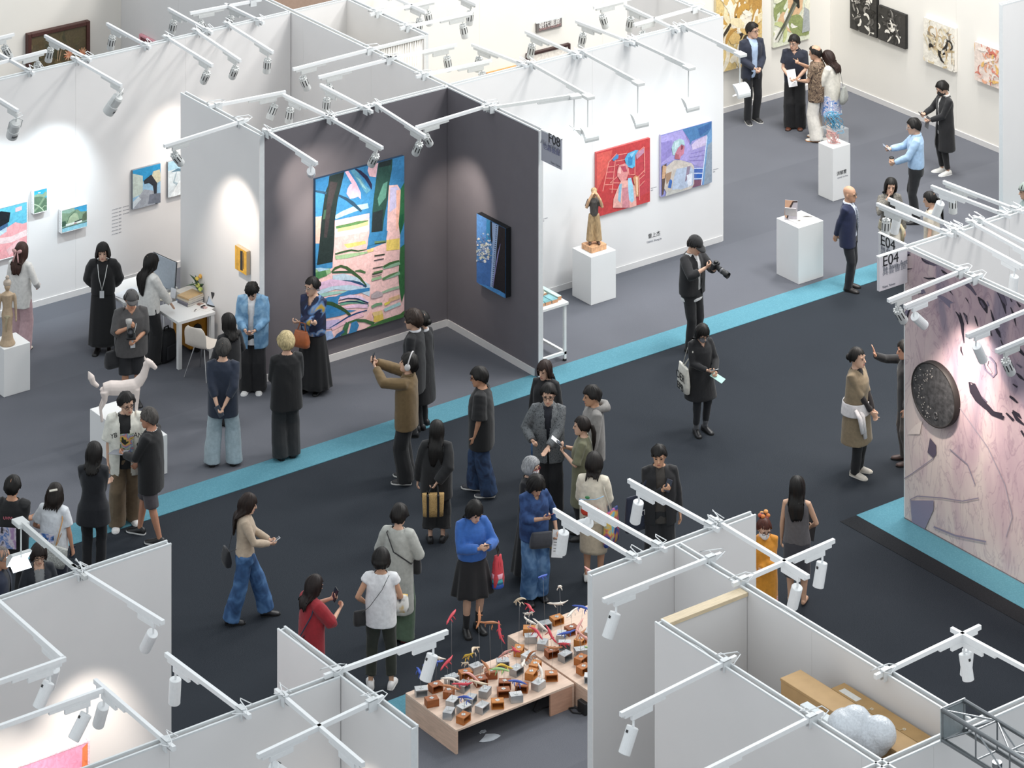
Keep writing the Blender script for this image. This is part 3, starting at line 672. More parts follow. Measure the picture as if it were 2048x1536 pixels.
VIO = [('#4f7aa8', [(1320, 310), (1790, 180), (1790, 270), (1720, 390), (1530, 470), (1470, 500), (1440, 560)]), ('#3f6498', [(1560, 300), (1790, 190), (1770, 290), (1600, 420)]), ('#8f7bb0', [(1330, 330), (1440, 500), (1440, 540), (1380, 480)]), ('#a79bd0', [(975, 420), (1320, 320), (1470, 620), (1400, 820), (1180, 800), (975, 880)]), ('#8f82bd', [(980, 520), (1150, 480), (1140, 720), (980, 850)]),
 ('#9e93c6', [(1470, 620), (1700, 560), (1660, 920), (1500, 880), (1400, 820)]), ('#c7b7d3', [(1460, 560), (1530, 490), (1710, 400), (1690, 560), (1480, 640)]), *seglines('#8577b5', [[(1450, 700), (1690, 640)], [(1440, 760), (1680, 720)], [(1430, 810), (1670, 800)]], 12), ('#6f97c0', [(1710, 400), (1790, 270), (1790, 1150), (1640, 1200), (1660, 900)]), ('#8a96a5', [(1720, 560), (1790, 500), (1790, 1150), (1660, 1190)]),
 ('#4a68ae', [(1500, 930), (1650, 930), (1640, 1190), (1500, 1200)]), ('#2f5fae', [(1540, 1030), (1640, 1010), (1630, 1090), (1550, 1090)]), ('#7a5064', [(1490, 1120), (1620, 1110), (1620, 1200), (1470, 1240)]), *seglines('#cdd6ea', [[(1710, 420), (1620, 1200)], [(1310, 940), (1650, 930)], [(1230, 1010), (1640, 1010)], [(1500, 1100), (1630, 1095)]], 14),
 ('#a9c4c8', [(1140, 600), (1180, 500), (1270, 455), (1340, 480), (1355, 570), (1300, 545), (1240, 610), (1200, 720), (1160, 720)]), ('#c3d6d8', [(1190, 530), (1260, 480), (1250, 580), (1190, 640)]), ('#c27a8d', [(1240, 610), (1300, 550), (1350, 580), (1335, 700), (1290, 740), (1270, 790), (1200, 770), (1200, 690)]), ('#8f4655', [(1290, 560), (1330, 570), (1320, 620), (1290, 640)]), ('#b0656f', [(1200, 690), (1260, 720), (1270, 790), (1190, 780)]),
 ('#c4b9b0', [(1060, 900), (1180, 800), (1290, 800), (1460, 850), (1500, 900), (1500, 1180), (1440, 1290), (1080, 1360), (1020, 1250), (1030, 1040)]), ('#5c4a42', [(985, 900), (1060, 850), (1040, 1100), (1010, 1340), (985, 1370)]), ('#c79f7d', [(1000, 880), (1060, 900), (1030, 1090), (985, 1100)]), ('#aeb9cd', [(1220, 940), (1440, 900), (1500, 960), (1480, 1200), (1240, 1290), (1140, 1290), (1180, 1060)]), ('#3f69ae', [(1110, 1090), (1150, 1130), (1130, 1250), (1080, 1240)]), ('#8f7f92', [(1390, 900), (1440, 890), (1410, 1090), (1350, 1150)]), ('#d7d9e2', [(1380, 1040), (1470, 1000), (1460, 1180), (1400, 1240)]), ('#a3836b', [(1040, 1020), (1140, 980), (1120, 1100), (1060, 1190)]), ('#b9b6b0', [(1060, 1290), (1230, 1260), (1430, 1290), (1200, 1340), (1040, 1380)])]
picture('x', 41.82, .05, (1322, 270), (1423.5, 364.5), 'violet painting of a white-capped figure beside a ladder on the portraits wall', '#c9c3e6', '#8f8ec4', VIO, px=Tp)
# paintings at the right booth
picture('x', 46.3, .06, (1432, -28), (1524, 123), 'tall yellow and cream abstract painting behind the man in the navy suit', '#d8c8a4', '#dcc184', abstract(['#ecdcb4', '#f2ead8', '#c79a4c', '#e3c684', '#3b3226', '#f0e6d0', '#b98d48', '#d9b777'], 70, 5, (.02, .16)))
def bird(w, h):
    o = abstract(['#e9e6cf', '#dfe0c4', '#c3c98f', '#ece9dd', '#e6d77a', '#8f9a63', '#d9b48c'], 30, 8, (.05, .16), center=(.5, .45))(w, h)
    for a, b in (((.62, .52), (.36, .98)), ((.64, .54), (.5, 1.05)), ((.66, .55), (.64, 1.08)), ((.66, .55), (.8, 1.04)), ((.62, .5), (.88, .9))):
        o.append(('#22231f', stroke([(w*a[0], h*a[1]), (w*(a[0]+b[0])/2-.03, h*(a[1]+b[1])/2), (w*b[0], h*b[1])], [w*.06, w*.17, w*.03])))
    o += [('#25261f', stroke([(w*.6, h*.66), (w*.63, h*.5), (w*.7, h*.42)], [w*.2, w*.16, w*.04])), ('#55584a', stroke([(w*.6, h*.5), (w*.35, h*.3), (w*.05, h*.1)], [w*.12, w*.08, w*.03])), ('#7f8272', stroke([(w*.62, h*.48), (w*.4, h*.3), (w*.12, h*.06)], [w*.05, w*.05, w*.02])), ('#a9adad', [(w*.78, h*.1), (w, h*.1), (w*.98, h*.36), (w*.84, h*.42)]), ('#23241f', stroke([(w*.5, h*.1), (w*.52, h*.05)], w*.05))]
    return o
picture('x', 46.3, .06, (1547, -65), (1619, 77), 'pale painting with a diving black bird, above the man with papers', '#dfe0d2', '#dcdfc9', bird)
BW = ['#3c3a38', '#5c5956', '#8d8983', '#d9d3c8', '#efeae0', '#262422', '#2c2a28', '#4a4744']
picture('y', 41.93, .07, (1700, -25), (1753, 76.5), 'black and white flower painting, upper one of the pair on the cream side wall', '#1e1d1c', '#383634', abstract(BW, 60, 11, (.02, .09), (.1, .4)))
picture('y', 41.93, .07, (1756, 10), (1810.5, 99), 'black and white flower painting, lower one of the pair on the cream side wall', '#1e1d1c', '#383634', abstract(BW, 60, 19, (.02, .09), (.1, .4)))
picture('y', 41.93, .07, (1847, 34), (1909, 145), 'cream painting with sweeping black curves on the cream side wall', '#ece7de', '#e9e3d6', abstract(['#e3d6bd', '#d3c4a4', '#b9a07c', '#efe9de', '#2a2622', '#c7b48f', '#d9b48a', '#8d8271'], 60, 23, (.012, .09)))
picture('y', 41.93, .07, (1949, 83), (2013, 184), 'pale pink and orange swirl painting next to the blue-grey wall', '#e9d9cf', '#e6d5ca', abstract(['#e3a98a', '#d98a78', '#efe0d3', '#e6b96f', '#c96f5c', '#eac6b8', '#f0e6dc', '#8d6f60'], 55, 29, (.015, .1)))
# landscapes on the pale back wall
picture('x', 46.2, .05, (265.5, 341), (321, 405), 'grey and blue landscape of a bare tree by pale globes, larger of two', '#7a7f86', '#8fb5cf', lambda w, h: [('#2f8fc0', [(0, h*.7), (w, h*.6), (w, h), (0, h)]), ('#b9c5bd', [(0, h*.3), (w*.36, h*.34), (w*.36, h*.8), (0, h*.92)]), ('#c6c3a8', stroke([(w*.72, h*.55), (w*.86, h*.7), (w, h*.72)], [w*.2, w*.44, w*.34])), ('#2b2f36', stroke([(w*.4, h*.62), (w*.62, h*.68), (w*.8, h*.5), (w*.82, h*.2), (w*.86, 0)], [w*.12, w*.26, w*.16, w*.08, w*.1])), ('#9a9fa8', [(0, 0), (w*.8, 0), (w*.75, h*.35), (w*.4, h*.45), (0, h*.12)]), ('#6e7480', [(w*.55, h*.05), (w, 0), (w, h*.25), (w*.6, h*.28)]), ('#c9d2d8', [(0, h*.02), (w*.3, h*.22), (w*.2, h*.3), (0, h*.2)])])
picture('x', 46.2, .05, (336, 324.5), (392, 381), 'white and pale blue landscape next to the white wing wall, half hidden', '#8d9196', '#d3dde2', lambda w, h: [('#a9cfe2', [(0, h*.75), (w, h*.75), (w, h), (0, h)]), ('#5f7f92', stroke([(w*.1, h*.7), (w*.35, h*.72), (w*.55, h*.66), (w*.8, h*.7)], [4e-3, .05, .03, .01])), ('#a3b6c0', stroke([(w*.3, h*.66), (w*.2, h*.4), (w*.45, h*.25)], [.02, .03, .05])), ('#8fa6b4', stroke([(w*.3, h*.3), (w*.5, h*.15)], .06)), ('#e6ecef', [(w*.05, 0), (w, 0), (w, h*.3), (w*.4, h*.4)])])
def hills(w, h):
    return [('#3aa9d0', [(0, h*.6), (w, h*.6), (w, h), (0, h)]), ('#8aa58c', stroke([(0, h*.72), (w*.3, h*.7), (w*.7, h*.68), (w, h*.8)], [h*.2, h*.3, h*.2, h*.2])), ('#5f7b63', [(0, 0), (w, 0), (w, h*.5), (w*.8, h*.62), (w*.5, h*.7), (0, h*.74)]), ('#86a083', stroke([(0, h*.1), (w*.4, h*.3), (w*.8, h*.6)], h*.1)), ('#b9cdb0', stroke([(0, h*.42), (w*.3, h*.32), (w*.6, h*.14), (w*.75, 0)], h*.045)), ('#b9cdb0', stroke([(w*.6, h*.14), (w*.8, h*.24), (w, h*.2)], h*.03)), ('#dfe9e6', stroke([(w*.3, h*.9), (w*.5, h*.88)], h*.04))]
picture('x', 46.2, .08, (68.3, 383), (93.5, 420.5), 'small green hill picture in a deep white frame, upper one of two', '#f0f0f0', '#6f8f79', hills, frame=(.014, .004, '#f2f2f2'))
def house(w, h):
    return [('#3f9fcb', [(w*.55, h*.72), (w, h*.7), (w, h), (w*.5, h)]), ('#7d977d', [(0, h*.3), (w, h*.3), (w, h*.7), (w*.75, h*.75), (w*.6, h*.92), (w*.3, h*.8), (0, h*.9)]), ('#a9bb9d', [(w*.2, h*.32), (w*.7, h*.34), (w*.62, h*.7), (w*.45, h*.78), (w*.28, h*.6)]), ('#55705c', stroke([(w*.2, h*.4), (w*.3, h*.65), (w*.55, h*.85)], h*.04)), ('#3d5a4a', [(0, h*.25), (w*.18, h*.3), (w*.14, h*.5), (0, h*.5)]), ('#5b6a55', [(w*.78, h*.3), (w, h*.3), (w, h*.7), (w*.85, h*.6)]), ('#e3ebe3', [(w*.15, h*.24), (w*.8, h*.26), (w*.8, h*.36), (w*.15, h*.34)]), ('#3c4a46', stroke([(w*.5, h*.34), (w*.8, h*.38)], h*.06)), ('#b7627a', [(w*.48, h*.25), (w*.6, h*.26), (w*.6, h*.29), (w*.48, h*.28)]), ('#8ec6d6', [(0, 0), (w, 0), (w, h*.2), (0, h*.18)]), ('#31443f', stroke([(0, h*.19), (w, h*.21)], h*.025))]
picture('x', 46.2, .09, (124, 422), (173.5, 452), 'small hillside house picture in a deep white frame, lower one of two', '#f0f0f0', '#8fb0a0', house, frame=(.016, .004, '#f2f2f2'))
def pinkp(w, h):
    return [('#62b6cf', [(w*.6, h*.55), (w, h*.6), (w, h), (w*.5, h)]), ('#f0a9ad', [(0, 0), (w, 0), (w, h*.55), (w*.82, h*.66), (w*.6, h*.55), (0, h*.5)]), ('#f5d9d9', stroke([(w*.5, h*.38), (w*.75, h*.34), (w, h*.4)], h*.12)), ('#ee8f9b', stroke([(0, h*.15), (w*.4, h*.3), (w*.55, h*.1)], h*.2)), ('#f4c3c6', stroke([(w*.7, h*.1), (w*.9, h*.25)], h*.14)), ('#efb9bd', [(w*.82, h*.86), (w*.92, h*.87), (w*.92, h*.95), (w*.82, h*.94)]), ('#bcd3e3', [(0, h*.44), (w*.5, h*.43), (w*.68, h*.52), (w*.7, h*.7), (0, h*.7)]), ('#3c5f86', [(0, h*.53), (w*.5, h*.53), (w*.7, h*.62), (w*.7, h*.75), (0, h*.75)]), ('#10161f', [(0, h*.6), (w*.45, h*.6), (w*.72, h*.7), (w*.74, h*.88), (w*.6, h*.95), (w*.2, h*.93), (0, h*.85)]), ('#24405c', stroke([(w*.1, h*.82), (w*.35, h*.86), (w*.55, h*.8)], h*.03))]
picture('x', 46.2, .05, (-75, 437), (53.5, 505), 'large pink portrait with a black hat-like head of hair, cut by the picture edge', '#e9dfe0', '#f0b3b5', pinkp, frame=(.018, .004, '#f2efef'))
# lotus painting in the carved frame, pink frame round the corner, frames on the cream wall
def lotus(w, h):
    o = abstract(['#4f4a35', '#5d5439', '#6f6040', '#494632', '#7a6a48', '#5b4d33'], 46, 31, (.06, .2))(w, h)
    r_ = random.Random(5)
    for cx, cy, s_ in ((.52, .12, .17), (.68, .48, .12), (.93, .45, .12), (.3, .24, .09)):
        for k in range(11):
            a = k*2*math.pi/11
            o.append((r_.choice(['#d98a66', '#e3a683', '#c9744f', '#e9b795']), stroke([(w*cx, h*cy), (w*cx+math.cos(a)*s_*h, h*cy+math.sin(a)*s_*h)], [s_*h*.4, s_*h*.1])))
    o.append(('#b99a7c', stroke([(w*.47, h*.4), (w*.5, h*.8), (w*.56, h*.72), (w*.5, h*.4)], .015)))
    return o
picture('x', 51.7, .08, (62, 75), (172, 148), 'dim lotus painting in a dark carved wooden frame', '#3a2a22', '#5a4f38', lotus, frame=(.07, .03, '#4a2822'))
picture('y', 30.0, .05, (281, 73), (306, 130), 'picture in a thin pink frame behind the pale back wall', '#e6a9b3', '#7a3d45', lambda w, h: [('#3b2f33', [(w*.15, 0), (w, 0), (w, h*.8), (w*.15, h*.86)]), ('#a8555f', [(w*.4, 0), (w, 0), (w, h*.5), (w*.4, h*.6)])], frame=(.04, .01, '#e9a3ae'))
picture('x', 46.3, .06, (1059, 112), (1136, 190), 'pale picture in a dark brown frame, partly behind the portraits wall', '#3a2622', '#ece4da', lambda w, h: [('#d9c9b6', stroke([(0, h*.3), (w*.5, h*.5), (w, h*.7)], h*.1))], frame=(.045, .02, '#3a2320'))
picture('x', 46.3, .04, (975, 146), (1033, 190), 'picture with a thin orange edge behind the divider wall', '#d98c4f', '#f0ebe4', lambda w, h: [('#e9a76b', [(0, h*.96), (w, h*.96), (w, h), (0, h)])])
# picture on the near white wall
def rabbit(w, h):
    return [('#f2a0c0', [(0, 0), (w, 0), (w, h), (0, h)]), ('#f08a4f', [(w*.42, 0), (w*.5, h*.62), (w*.56, h*.66), (w*.6, h*.3)]), ('#ee8455', [(w*.93, 0), (w, 0), (w, h), (w*.95, h*.96)]), ('#f6d0dc', [(w*.52, 0), (w*.52, h*.45), (w*.57, h*.68), (w*.66, h*.75), (w*.74, h*.7), (w*.77, h*.45), (w*.76, 0)]), ('#f9eef0', [(w*.58, 0), (w*.61, h*.5), (w*.66, h*.62), (w*.71, h*.5), (w*.72, 0)]), ('#7a4a58', stroke([(w*.595, h*.5), (w*.6, h*.42)], w*.02)), ('#7a4a58', stroke([(w*.69, h*.56), (w*.695, h*.48)], w*.02))]
picture('x', 31.87, .06, (-34, 1563), (175, 1640), 'bright pink picture with an orange streak on the near white wall', '#f6dfe6', '#f2a0c0', rabbit, frame=(.03, .006, '#f7ccd8'))
# ------------------------------------------------ mural
def mural_mat():
    m = bpy.data.materials.new('mural_print'); m.use_nodes = True; nt = m.node_tree; b = nt.nodes['Principled BSDF']
    N = nt.nodes.new; L = nt.links.new
    tc = N('ShaderNodeTexCoord'); mp = N('ShaderNodeMapping'); mp.inputs['Rotation'].default_value = (0, .5, 0); mp.inputs['Scale'].default_value = (1.0, 1, .38)
    L(tc.outputs['Object'], mp.inputs[0])
    n1 = N('ShaderNodeTexNoise'); n1.inputs['Scale'].default_value = 1.3; n1.inputs['Detail'].default_value = 7; n1.inputs['Distortion'].default_value = 1.6
    n2 = N('ShaderNodeTexNoise'); n2.inputs['Scale'].default_value = 3.2; n2.inputs['Detail'].default_value = 9; n2.inputs['Distortion'].default_value = 2.5
    L(mp.outputs[0], n1.inputs['Vector']); L(mp.outputs[0], n2.inputs['Vector'])
    sp = N('ShaderNodeSeparateXYZ'); L(tc.outputs['Object'], sp.inputs[0])
    # darker, more violet towards the far end of the wall and its upper part
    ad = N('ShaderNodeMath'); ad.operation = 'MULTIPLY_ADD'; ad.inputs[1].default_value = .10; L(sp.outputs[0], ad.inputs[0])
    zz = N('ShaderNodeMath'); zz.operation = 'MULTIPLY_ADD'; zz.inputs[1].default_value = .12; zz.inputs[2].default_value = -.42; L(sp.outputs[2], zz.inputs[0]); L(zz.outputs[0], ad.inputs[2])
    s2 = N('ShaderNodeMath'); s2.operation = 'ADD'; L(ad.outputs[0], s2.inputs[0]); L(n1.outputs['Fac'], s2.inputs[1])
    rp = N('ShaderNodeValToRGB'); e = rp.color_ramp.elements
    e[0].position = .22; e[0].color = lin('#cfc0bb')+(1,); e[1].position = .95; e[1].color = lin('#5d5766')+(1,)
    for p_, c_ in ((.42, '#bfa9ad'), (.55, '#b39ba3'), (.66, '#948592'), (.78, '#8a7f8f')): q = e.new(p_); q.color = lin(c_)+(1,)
    L(s2.outputs[0], rp.inputs[0])
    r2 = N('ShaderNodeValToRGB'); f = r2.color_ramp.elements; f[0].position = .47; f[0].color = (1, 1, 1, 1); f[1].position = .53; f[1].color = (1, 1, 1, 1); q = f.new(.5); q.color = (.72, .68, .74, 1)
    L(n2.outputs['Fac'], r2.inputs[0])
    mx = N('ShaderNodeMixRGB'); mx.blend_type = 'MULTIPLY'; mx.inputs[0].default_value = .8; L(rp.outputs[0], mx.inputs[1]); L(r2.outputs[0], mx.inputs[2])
    L(mx.outputs[0], b.inputs['Base Color']); b.inputs['Roughness'].default_value = .7
    return m
MX = 31.322
mo = empty('mural', (MX, 33.1, .01), 'large violet and pink marbled mural covering the wall of the corner booth', 'mural', None, -math.pi/2)
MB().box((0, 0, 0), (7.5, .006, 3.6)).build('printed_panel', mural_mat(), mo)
def mpx(u, v):
    P = on_x(u, v, MX-.001); return (33.1-P.y, P.z-.01)
Tm = lambda x, y: mpx(1800+x/8.258, 480+y/8.258)
Tn = lambda x, y: mpx(1790+x/7.92, 640+y/7.92)
To = lambda x, y: mpx(1536+x/4, 768+y/4)
DK, MD, VI = '#2a2430', '#5a5162', '#777084'
S1 = [(DK, stroke([(90, 250), (180, 230), (130, 240), (120, 220), (200, 200), (300, 210), (350, 270)], [60, 40, 30, 24, 26, 30, 30])), (MD, [(330, 240), (430, 270), (500, 330), (620, 420), (560, 430), (420, 390), (360, 330)]), (DK, stroke([(340, 250), (380, 340), (480, 390)], [20, 24, 10])), (VI, [(90, 130), (240, 170), (300, 210), (200, 200), (90, 260)]),
 (DK, stroke([(90, 500), (130, 480), (200, 475)], [26, 22, 8])), (DK, stroke([(390, 620), (470, 640), (560, 630), (660, 690)], [12, 30, 26, 6])), (DK, stroke([(680, 490), (720, 530), (800, 570)], [12, 40, 10])), (DK, stroke([(200, 930), (190, 890), (260, 850), (330, 850), (300, 890), (380, 890)], [20, 22, 24, 20, 14, 8])), (VI, [(330, 790), (400, 820), (430, 880), (340, 890)]),
 (VI, [(570, 895), (720, 930), (890, 1040), (830, 1050), (830, 1130), (740, 1040), (660, 960)]), (DK, stroke([(790, 800), (830, 850), (880, 915)], [8, 18, 4])), (DK, stroke([(1080, 950), (1110, 990), (1140, 1050)], [6, 18, 4])), (MD, stroke([(1040, 680), (1100, 720), (1180, 800), (1260, 910)], [60, 80, 50, 30])), (DK, stroke([(1290, 940), (1350, 1020), (1410, 1110), (1440, 1210)], [20, 90, 90, 14])), (MD, stroke([(1330, 1000), (1400, 1120)], [30, 40])),
 (DK, stroke([(1570, 790), (1650, 860), (1700, 980), (1750, 1220)], [20, 90, 80, 10])), (MD, stroke([(1640, 840), (1720, 1000), (1760, 1080)], [60, 60, 20])), (DK, stroke([(920, 1180), (980, 1260), (1030, 1380), (1040, 1536), (1060, 1700)], [8, 40, 60, 40, 10])), (DK, stroke([(990, 1195), (1010, 1270), (1060, 1400)], [12, 34, 8])), (DK, stroke([(1050, 1200), (1090, 1260), (1120, 1390)], [14, 44, 10])), (MD, stroke([(1070, 1230), (1110, 1330)], [20, 20])), (DK, stroke([(1235, 1250), (1260, 1330), (1290, 1430)], [10, 30, 8])),
 (DK, stroke([(1500, 1150), (1530, 1260), (1580, 1420), (1640, 1560)], [8, 30, 26, 8])), (DK, stroke([(1830, 1110), (1880, 1240), (1920, 1420)], [10, 40, 8])), (DK, stroke([(1930, 1020), (1990, 1100)], [14, 40])), (VI, stroke([(1440, 1010), (1470, 1090)], [16, 24])), (DK, stroke([(1800, 910), (1850, 1020)], [6, 20])), (VI, [(40, 1240), (110, 1150), (170, 1100), (120, 1300), (40, 1500)]), (DK, stroke([(170, 1110), (120, 1280), (40, 1500)], [30, 24, 26]))]
S2 = [(DK, stroke([(1050, 420), (1050, 480), (1080, 560)], [16, 24, 6])), (DK, stroke([(1180, 980), (1220, 1130), (1300, 1260), (1410, 1370), (1540, 1460), (1700, 1490)], [24, 60, 60, 40, 40, 40])), (MD, [(1250, 1040), (1330, 1160), (1470, 1290), (1420, 1320), (1310, 1250)]), (DK, stroke([(1200, 985), (1270, 1020), (1295, 1090)], [16, 18, 6])), (DK, stroke([(1820, 1200), (1880, 1240), (1960, 1310)], [24, 30, 6])), (DK, stroke([(1870, 1010), (1940, 1060)], [16, 30])), (DK, stroke([(1930, 840), (1990, 900), (2060, 960)], [20, 44, 10])), (DK, stroke([(1770, 1470), (1830, 1536)], [20, 30])), (DK, stroke([(1870, 1430), (1960, 1500), (2010, 1560)], [20, 50, 10])), (DK, stroke([(1940, 420), (2000, 500), (2060, 560)], [20, 50, 30])), (DK, stroke([(1490, 120), (1540, 250)], [24, 14])), (DK, stroke([(1580, 80), (1640, 190), (1680, 280)], [20, 50, 10])), (DK, stroke([(1680, 310), (1710, 390)], [10, 16])), (MD, stroke([(1870, 760), (1900, 800)], 30)), (MD, stroke([(1930, 690), (2010, 750)], [14, 30])),
 (VI, stroke([(1450, 560), (1400, 640), (1430, 780), (1560, 900), (1610, 840), (1590, 680), (1500, 580)], 26)), ('#b7a3ad', stroke([(1480, 640), (1460, 720), (1540, 840)], 20))]
S3 = [(MD, [(1300, 430), (1350, 490), (1350, 560), (1325, 590), (1280, 545)]), ('#8f8695', stroke([(1160, 1110), (1145, 920), (1200, 895), (1400, 910), (1560, 935), (1690, 910)], 9)), ('#8f8695', stroke([(1070, 770), (1150, 720), (1330, 590)], 7)), ('#8f8695', stroke([(1460, 520), (1600, 640), (1660, 800)], 8)), ('#9a929f', stroke([(1540, 190), (1760, 500), (1900, 800), (1960, 1060), (1910, 1220)], 6)), ('#857f94', [(1150, 930), (1330, 930), (1330, 1000), (1250, 1180), (1160, 1110)]), ('#8a8294', stroke([(1330, 1140), (1500, 1210), (1750, 1260)], 14)),
 (DK, stroke([(1640, 0), (1700, 120), (1800, 230), (1890, 270)], [40, 40, 40, 30])), (DK, stroke([(1910, 230), (1970, 290)], [14, 20])), (DK, stroke([(1960, 220), (2000, 280), (2060, 330)], [16, 30, 10])), (DK, stroke([(2030, 370), (2060, 420)], [16, 16])), (DK, stroke([(1940, 100), (2000, 150)], [14, 8])), ('#d9cbc4', [(1120, 400), (1180, 330), (1240, 290), (1220, 400)])]
sh = [(c, [Tm(*p) for p in q]) for c, q in S1]+[(c, [Tn(*p) for p in q]) for c, q in S2]+[(c, [To(*p) for p in q]) for c, q in S3]
layers('printed_shape', sh, 7.5, 3.6, mo, PRINT, 0.0, True, .00025)
# round dark relief on the mural
c0 = on_x(1867, 790, MX-.09); ro = empty('round_relief', (MX-.09, c0.y, c0.z), 'round black stone-like relief disc hung on the violet mural', 'sculpture', None, -math.pi/2)
pR = on_x(1867, 727, MX-.09).z-c0.z
RM = mat('#3a3a3c', .55, var=.5, scale=14, bump=.9)
rings = [[Vector((pR*q*math.cos(t), y_, pR*q*math.sin(t))) for t in [2*math.pi*k/48 for k in range(48)]] for q, y_ in ((1, .085), (1, -.01), (.985, -.012), (.96, -.012), (.95, 0))]
MB().ring_loft(rings, False).build('rim', mat('#241f1e', .6), ro, True)
MB().ring_loft([[Vector((pR*.955*math.cos(t), y_, pR*.955*math.sin(t))) for t in [2*math.pi*k/48 for k in range(48)]] for y_ in (.08, -.004)]).build('relief_face', RM, ro)
rr = random.Random(4)
for i in range(60):
    a = rr.uniform(1.6, 4.6); q = pR*rr.uniform(.45, .9); x, z = q*math.cos(a), q*math.sin(a)
    MB().ball((x, -.006, z), (rr.uniform(.004, .012), .006, rr.uniform(.004, .012)), 6, 4).build('pebble', mat('#8d8a86', .4), ro)
MB().tube([(.12*pR+.03*math.cos(t), -.008, -.62*pR+.045*math.sin(t)) for t in [2*math.pi*k/10 for k in range(11)]], .012, 6).build('pebble_ring', mat('#4a4a4c', .4), ro, True)
# ------------------------------------------------ signs
INK = mat('#1b1c1f', .6); INK2 = mat('#8d8f98', .6); INK3 = mat('#6f7290', .6)
def sign(name, axis, plane, t, a0, a1, z0, z1, label, m, rows, flip=1):
    """A thin booth sign beside a wall end. rows: (text, size, x, z, material, align) from the face's own lower corner."""
    w = abs(a1-a0)
    if axis == 'x': o = empty(name, (min(a0, a1), plane, z0), label, 'sign'); rot = Matrix.Identity(4)
    else: o = empty(name, (plane, max(a0, a1), z0), label, 'sign', None, -math.pi/2)
    MB().box((0, 0, 0), (w, t, z1-z0)).build('sign_panel', m, o)
    MB().box((-.01, -.004, z1-z0-.012), (w, t+.004, z1-z0+.008)).build('top_rail', ALU, o)
    for tx, sz, x, z, mm, al in rows: text('lettering', tx, sz, mm, o, Matrix.Translation((x*w, -.003, z*(z1-z0))), al)
    return o
e1 = on_x(1118, 277, 30.0); e0 = on_x(1075, 340, 30.0)
zt = 3.66; zb = on_x(1118, 341, 30.0).z
sign('booth_sign', 'y', 30.04, .02, 39.5, e1.y, zb, zt, 'grey hanging sign reading F08 at the end of the grey side wall', mat('#a3a4ae', .6, var=.02), [('F08', .20, .96, .72, INK, 'RIGHT'), ('Aki Gallery', .105, .96, .56, INK2, 'RIGHT'), ('也趣藝廊', .105, .96, .44, INK3, 'RIGHT'), ('Taipei, Taiwan', .04, .96, .07, INK2, 'RIGHT')])
x0 = on_y(1759, 507, 33.03).x; zb = on_y(1760, 583, 33.03).z
sign('booth_sign', 'x', 33.03, .05, x0, 31.3, zb, zt, 'white hanging sign reading E04 in front of the mural corner, facing the aisle', mat('#d6d3d8', .6, var=.02), [('E04', .20, .1, .70, INK, 'LEFT'), ('Yi Yun Art', .105, .1, .56, INK2, 'LEFT'), ('異雲書屋', .11, .1, .45, INK2, 'LEFT'), ('Taipei, Taiwan', .04, .1, .07, INK2, 'LEFT')])
y1 = on_x(1757, 468, 31.35).y
sign('booth_sign', 'y', 31.35, .04, 33.14, y1, zb, zt, 'second sign reading E04, half hidden behind the first one', mat('#cfcfd2', .6, var=.02), [('E04', .20, .07, .70, INK, 'LEFT'), ('Yi Yun Art', .105, .07, .56, INK2, 'LEFT'), ('異雲書屋', .11, .07, .45, INK2, 'LEFT')])
a = on_y(1073, 46, 46.27); b = on_y(1123, 53, 46.27)
sign('name_plate', 'x', 46.26, .03, a.x, b.x, b.z, a.z, 'dark grey name plate with white characters on the cream back wall', mat('#6f6a68', .6, var=.05), [('朝代畫廊', (b.x-a.x)*.215, .08, .40, mat('#efece8', .6), 'LEFT'), ('DYNASTY GALLERY', .055, .08, .13, mat('#b58d8a', .6), 'LEFT')])
def caption(axis, plane, pos, label, rows, al='LEFT'):
    P = on_y(*pos, plane-.003) if axis == 'x' else on_x(*pos, plane-.003)
    o = empty('wall_caption', P, label, 'caption', None, 0 if axis == 'x' else -math.pi/2)
    for tx, sz, x, z, mm in rows: text('lettering', tx, sz, mm, o, Matrix.Translation((x, 0, z)), al, .0008)
caption('x', 41.82, (1296, 477), 'artist name in dark characters on the portraits wall', [('曾上杰', .085, .0, 0, INK), ('TSENG Shang-Jie', .045, -.03, -.075, INK2)])
caption('x', 41.82, (1302, 380), 'tiny caption beside the red painting', [('oil on canvas', .022, 0, .02, INK2), ('2024', .022, 0, -.015, INK2)])
caption('x', 41.82, (1426, 343), 'tiny caption beside the violet painting', [('oil on canvas', .022, 0, .02, INK2), ('2024', .022, 0, -.015, INK2)])
caption('x', 41.82, (1084, 442), 'tiny caption near the grey side wall end on the portraits wall', [('oil on canvas', .022, 0, .02, INK2), ('2024', .022, 0, -.015, INK2)])
caption('x', 46.2, (224, 421), 'column of tiny printed caption lines on the pale back wall', [('oil on linen  2024', .024, 0, -.055*i, INK2) for i in range(8)])
caption('x', 46.2, (246, 415), 'short block of tiny caption lines beside the longer column', [('oil on linen', .024, 0, -.055*i, INK2) for i in range(3)])
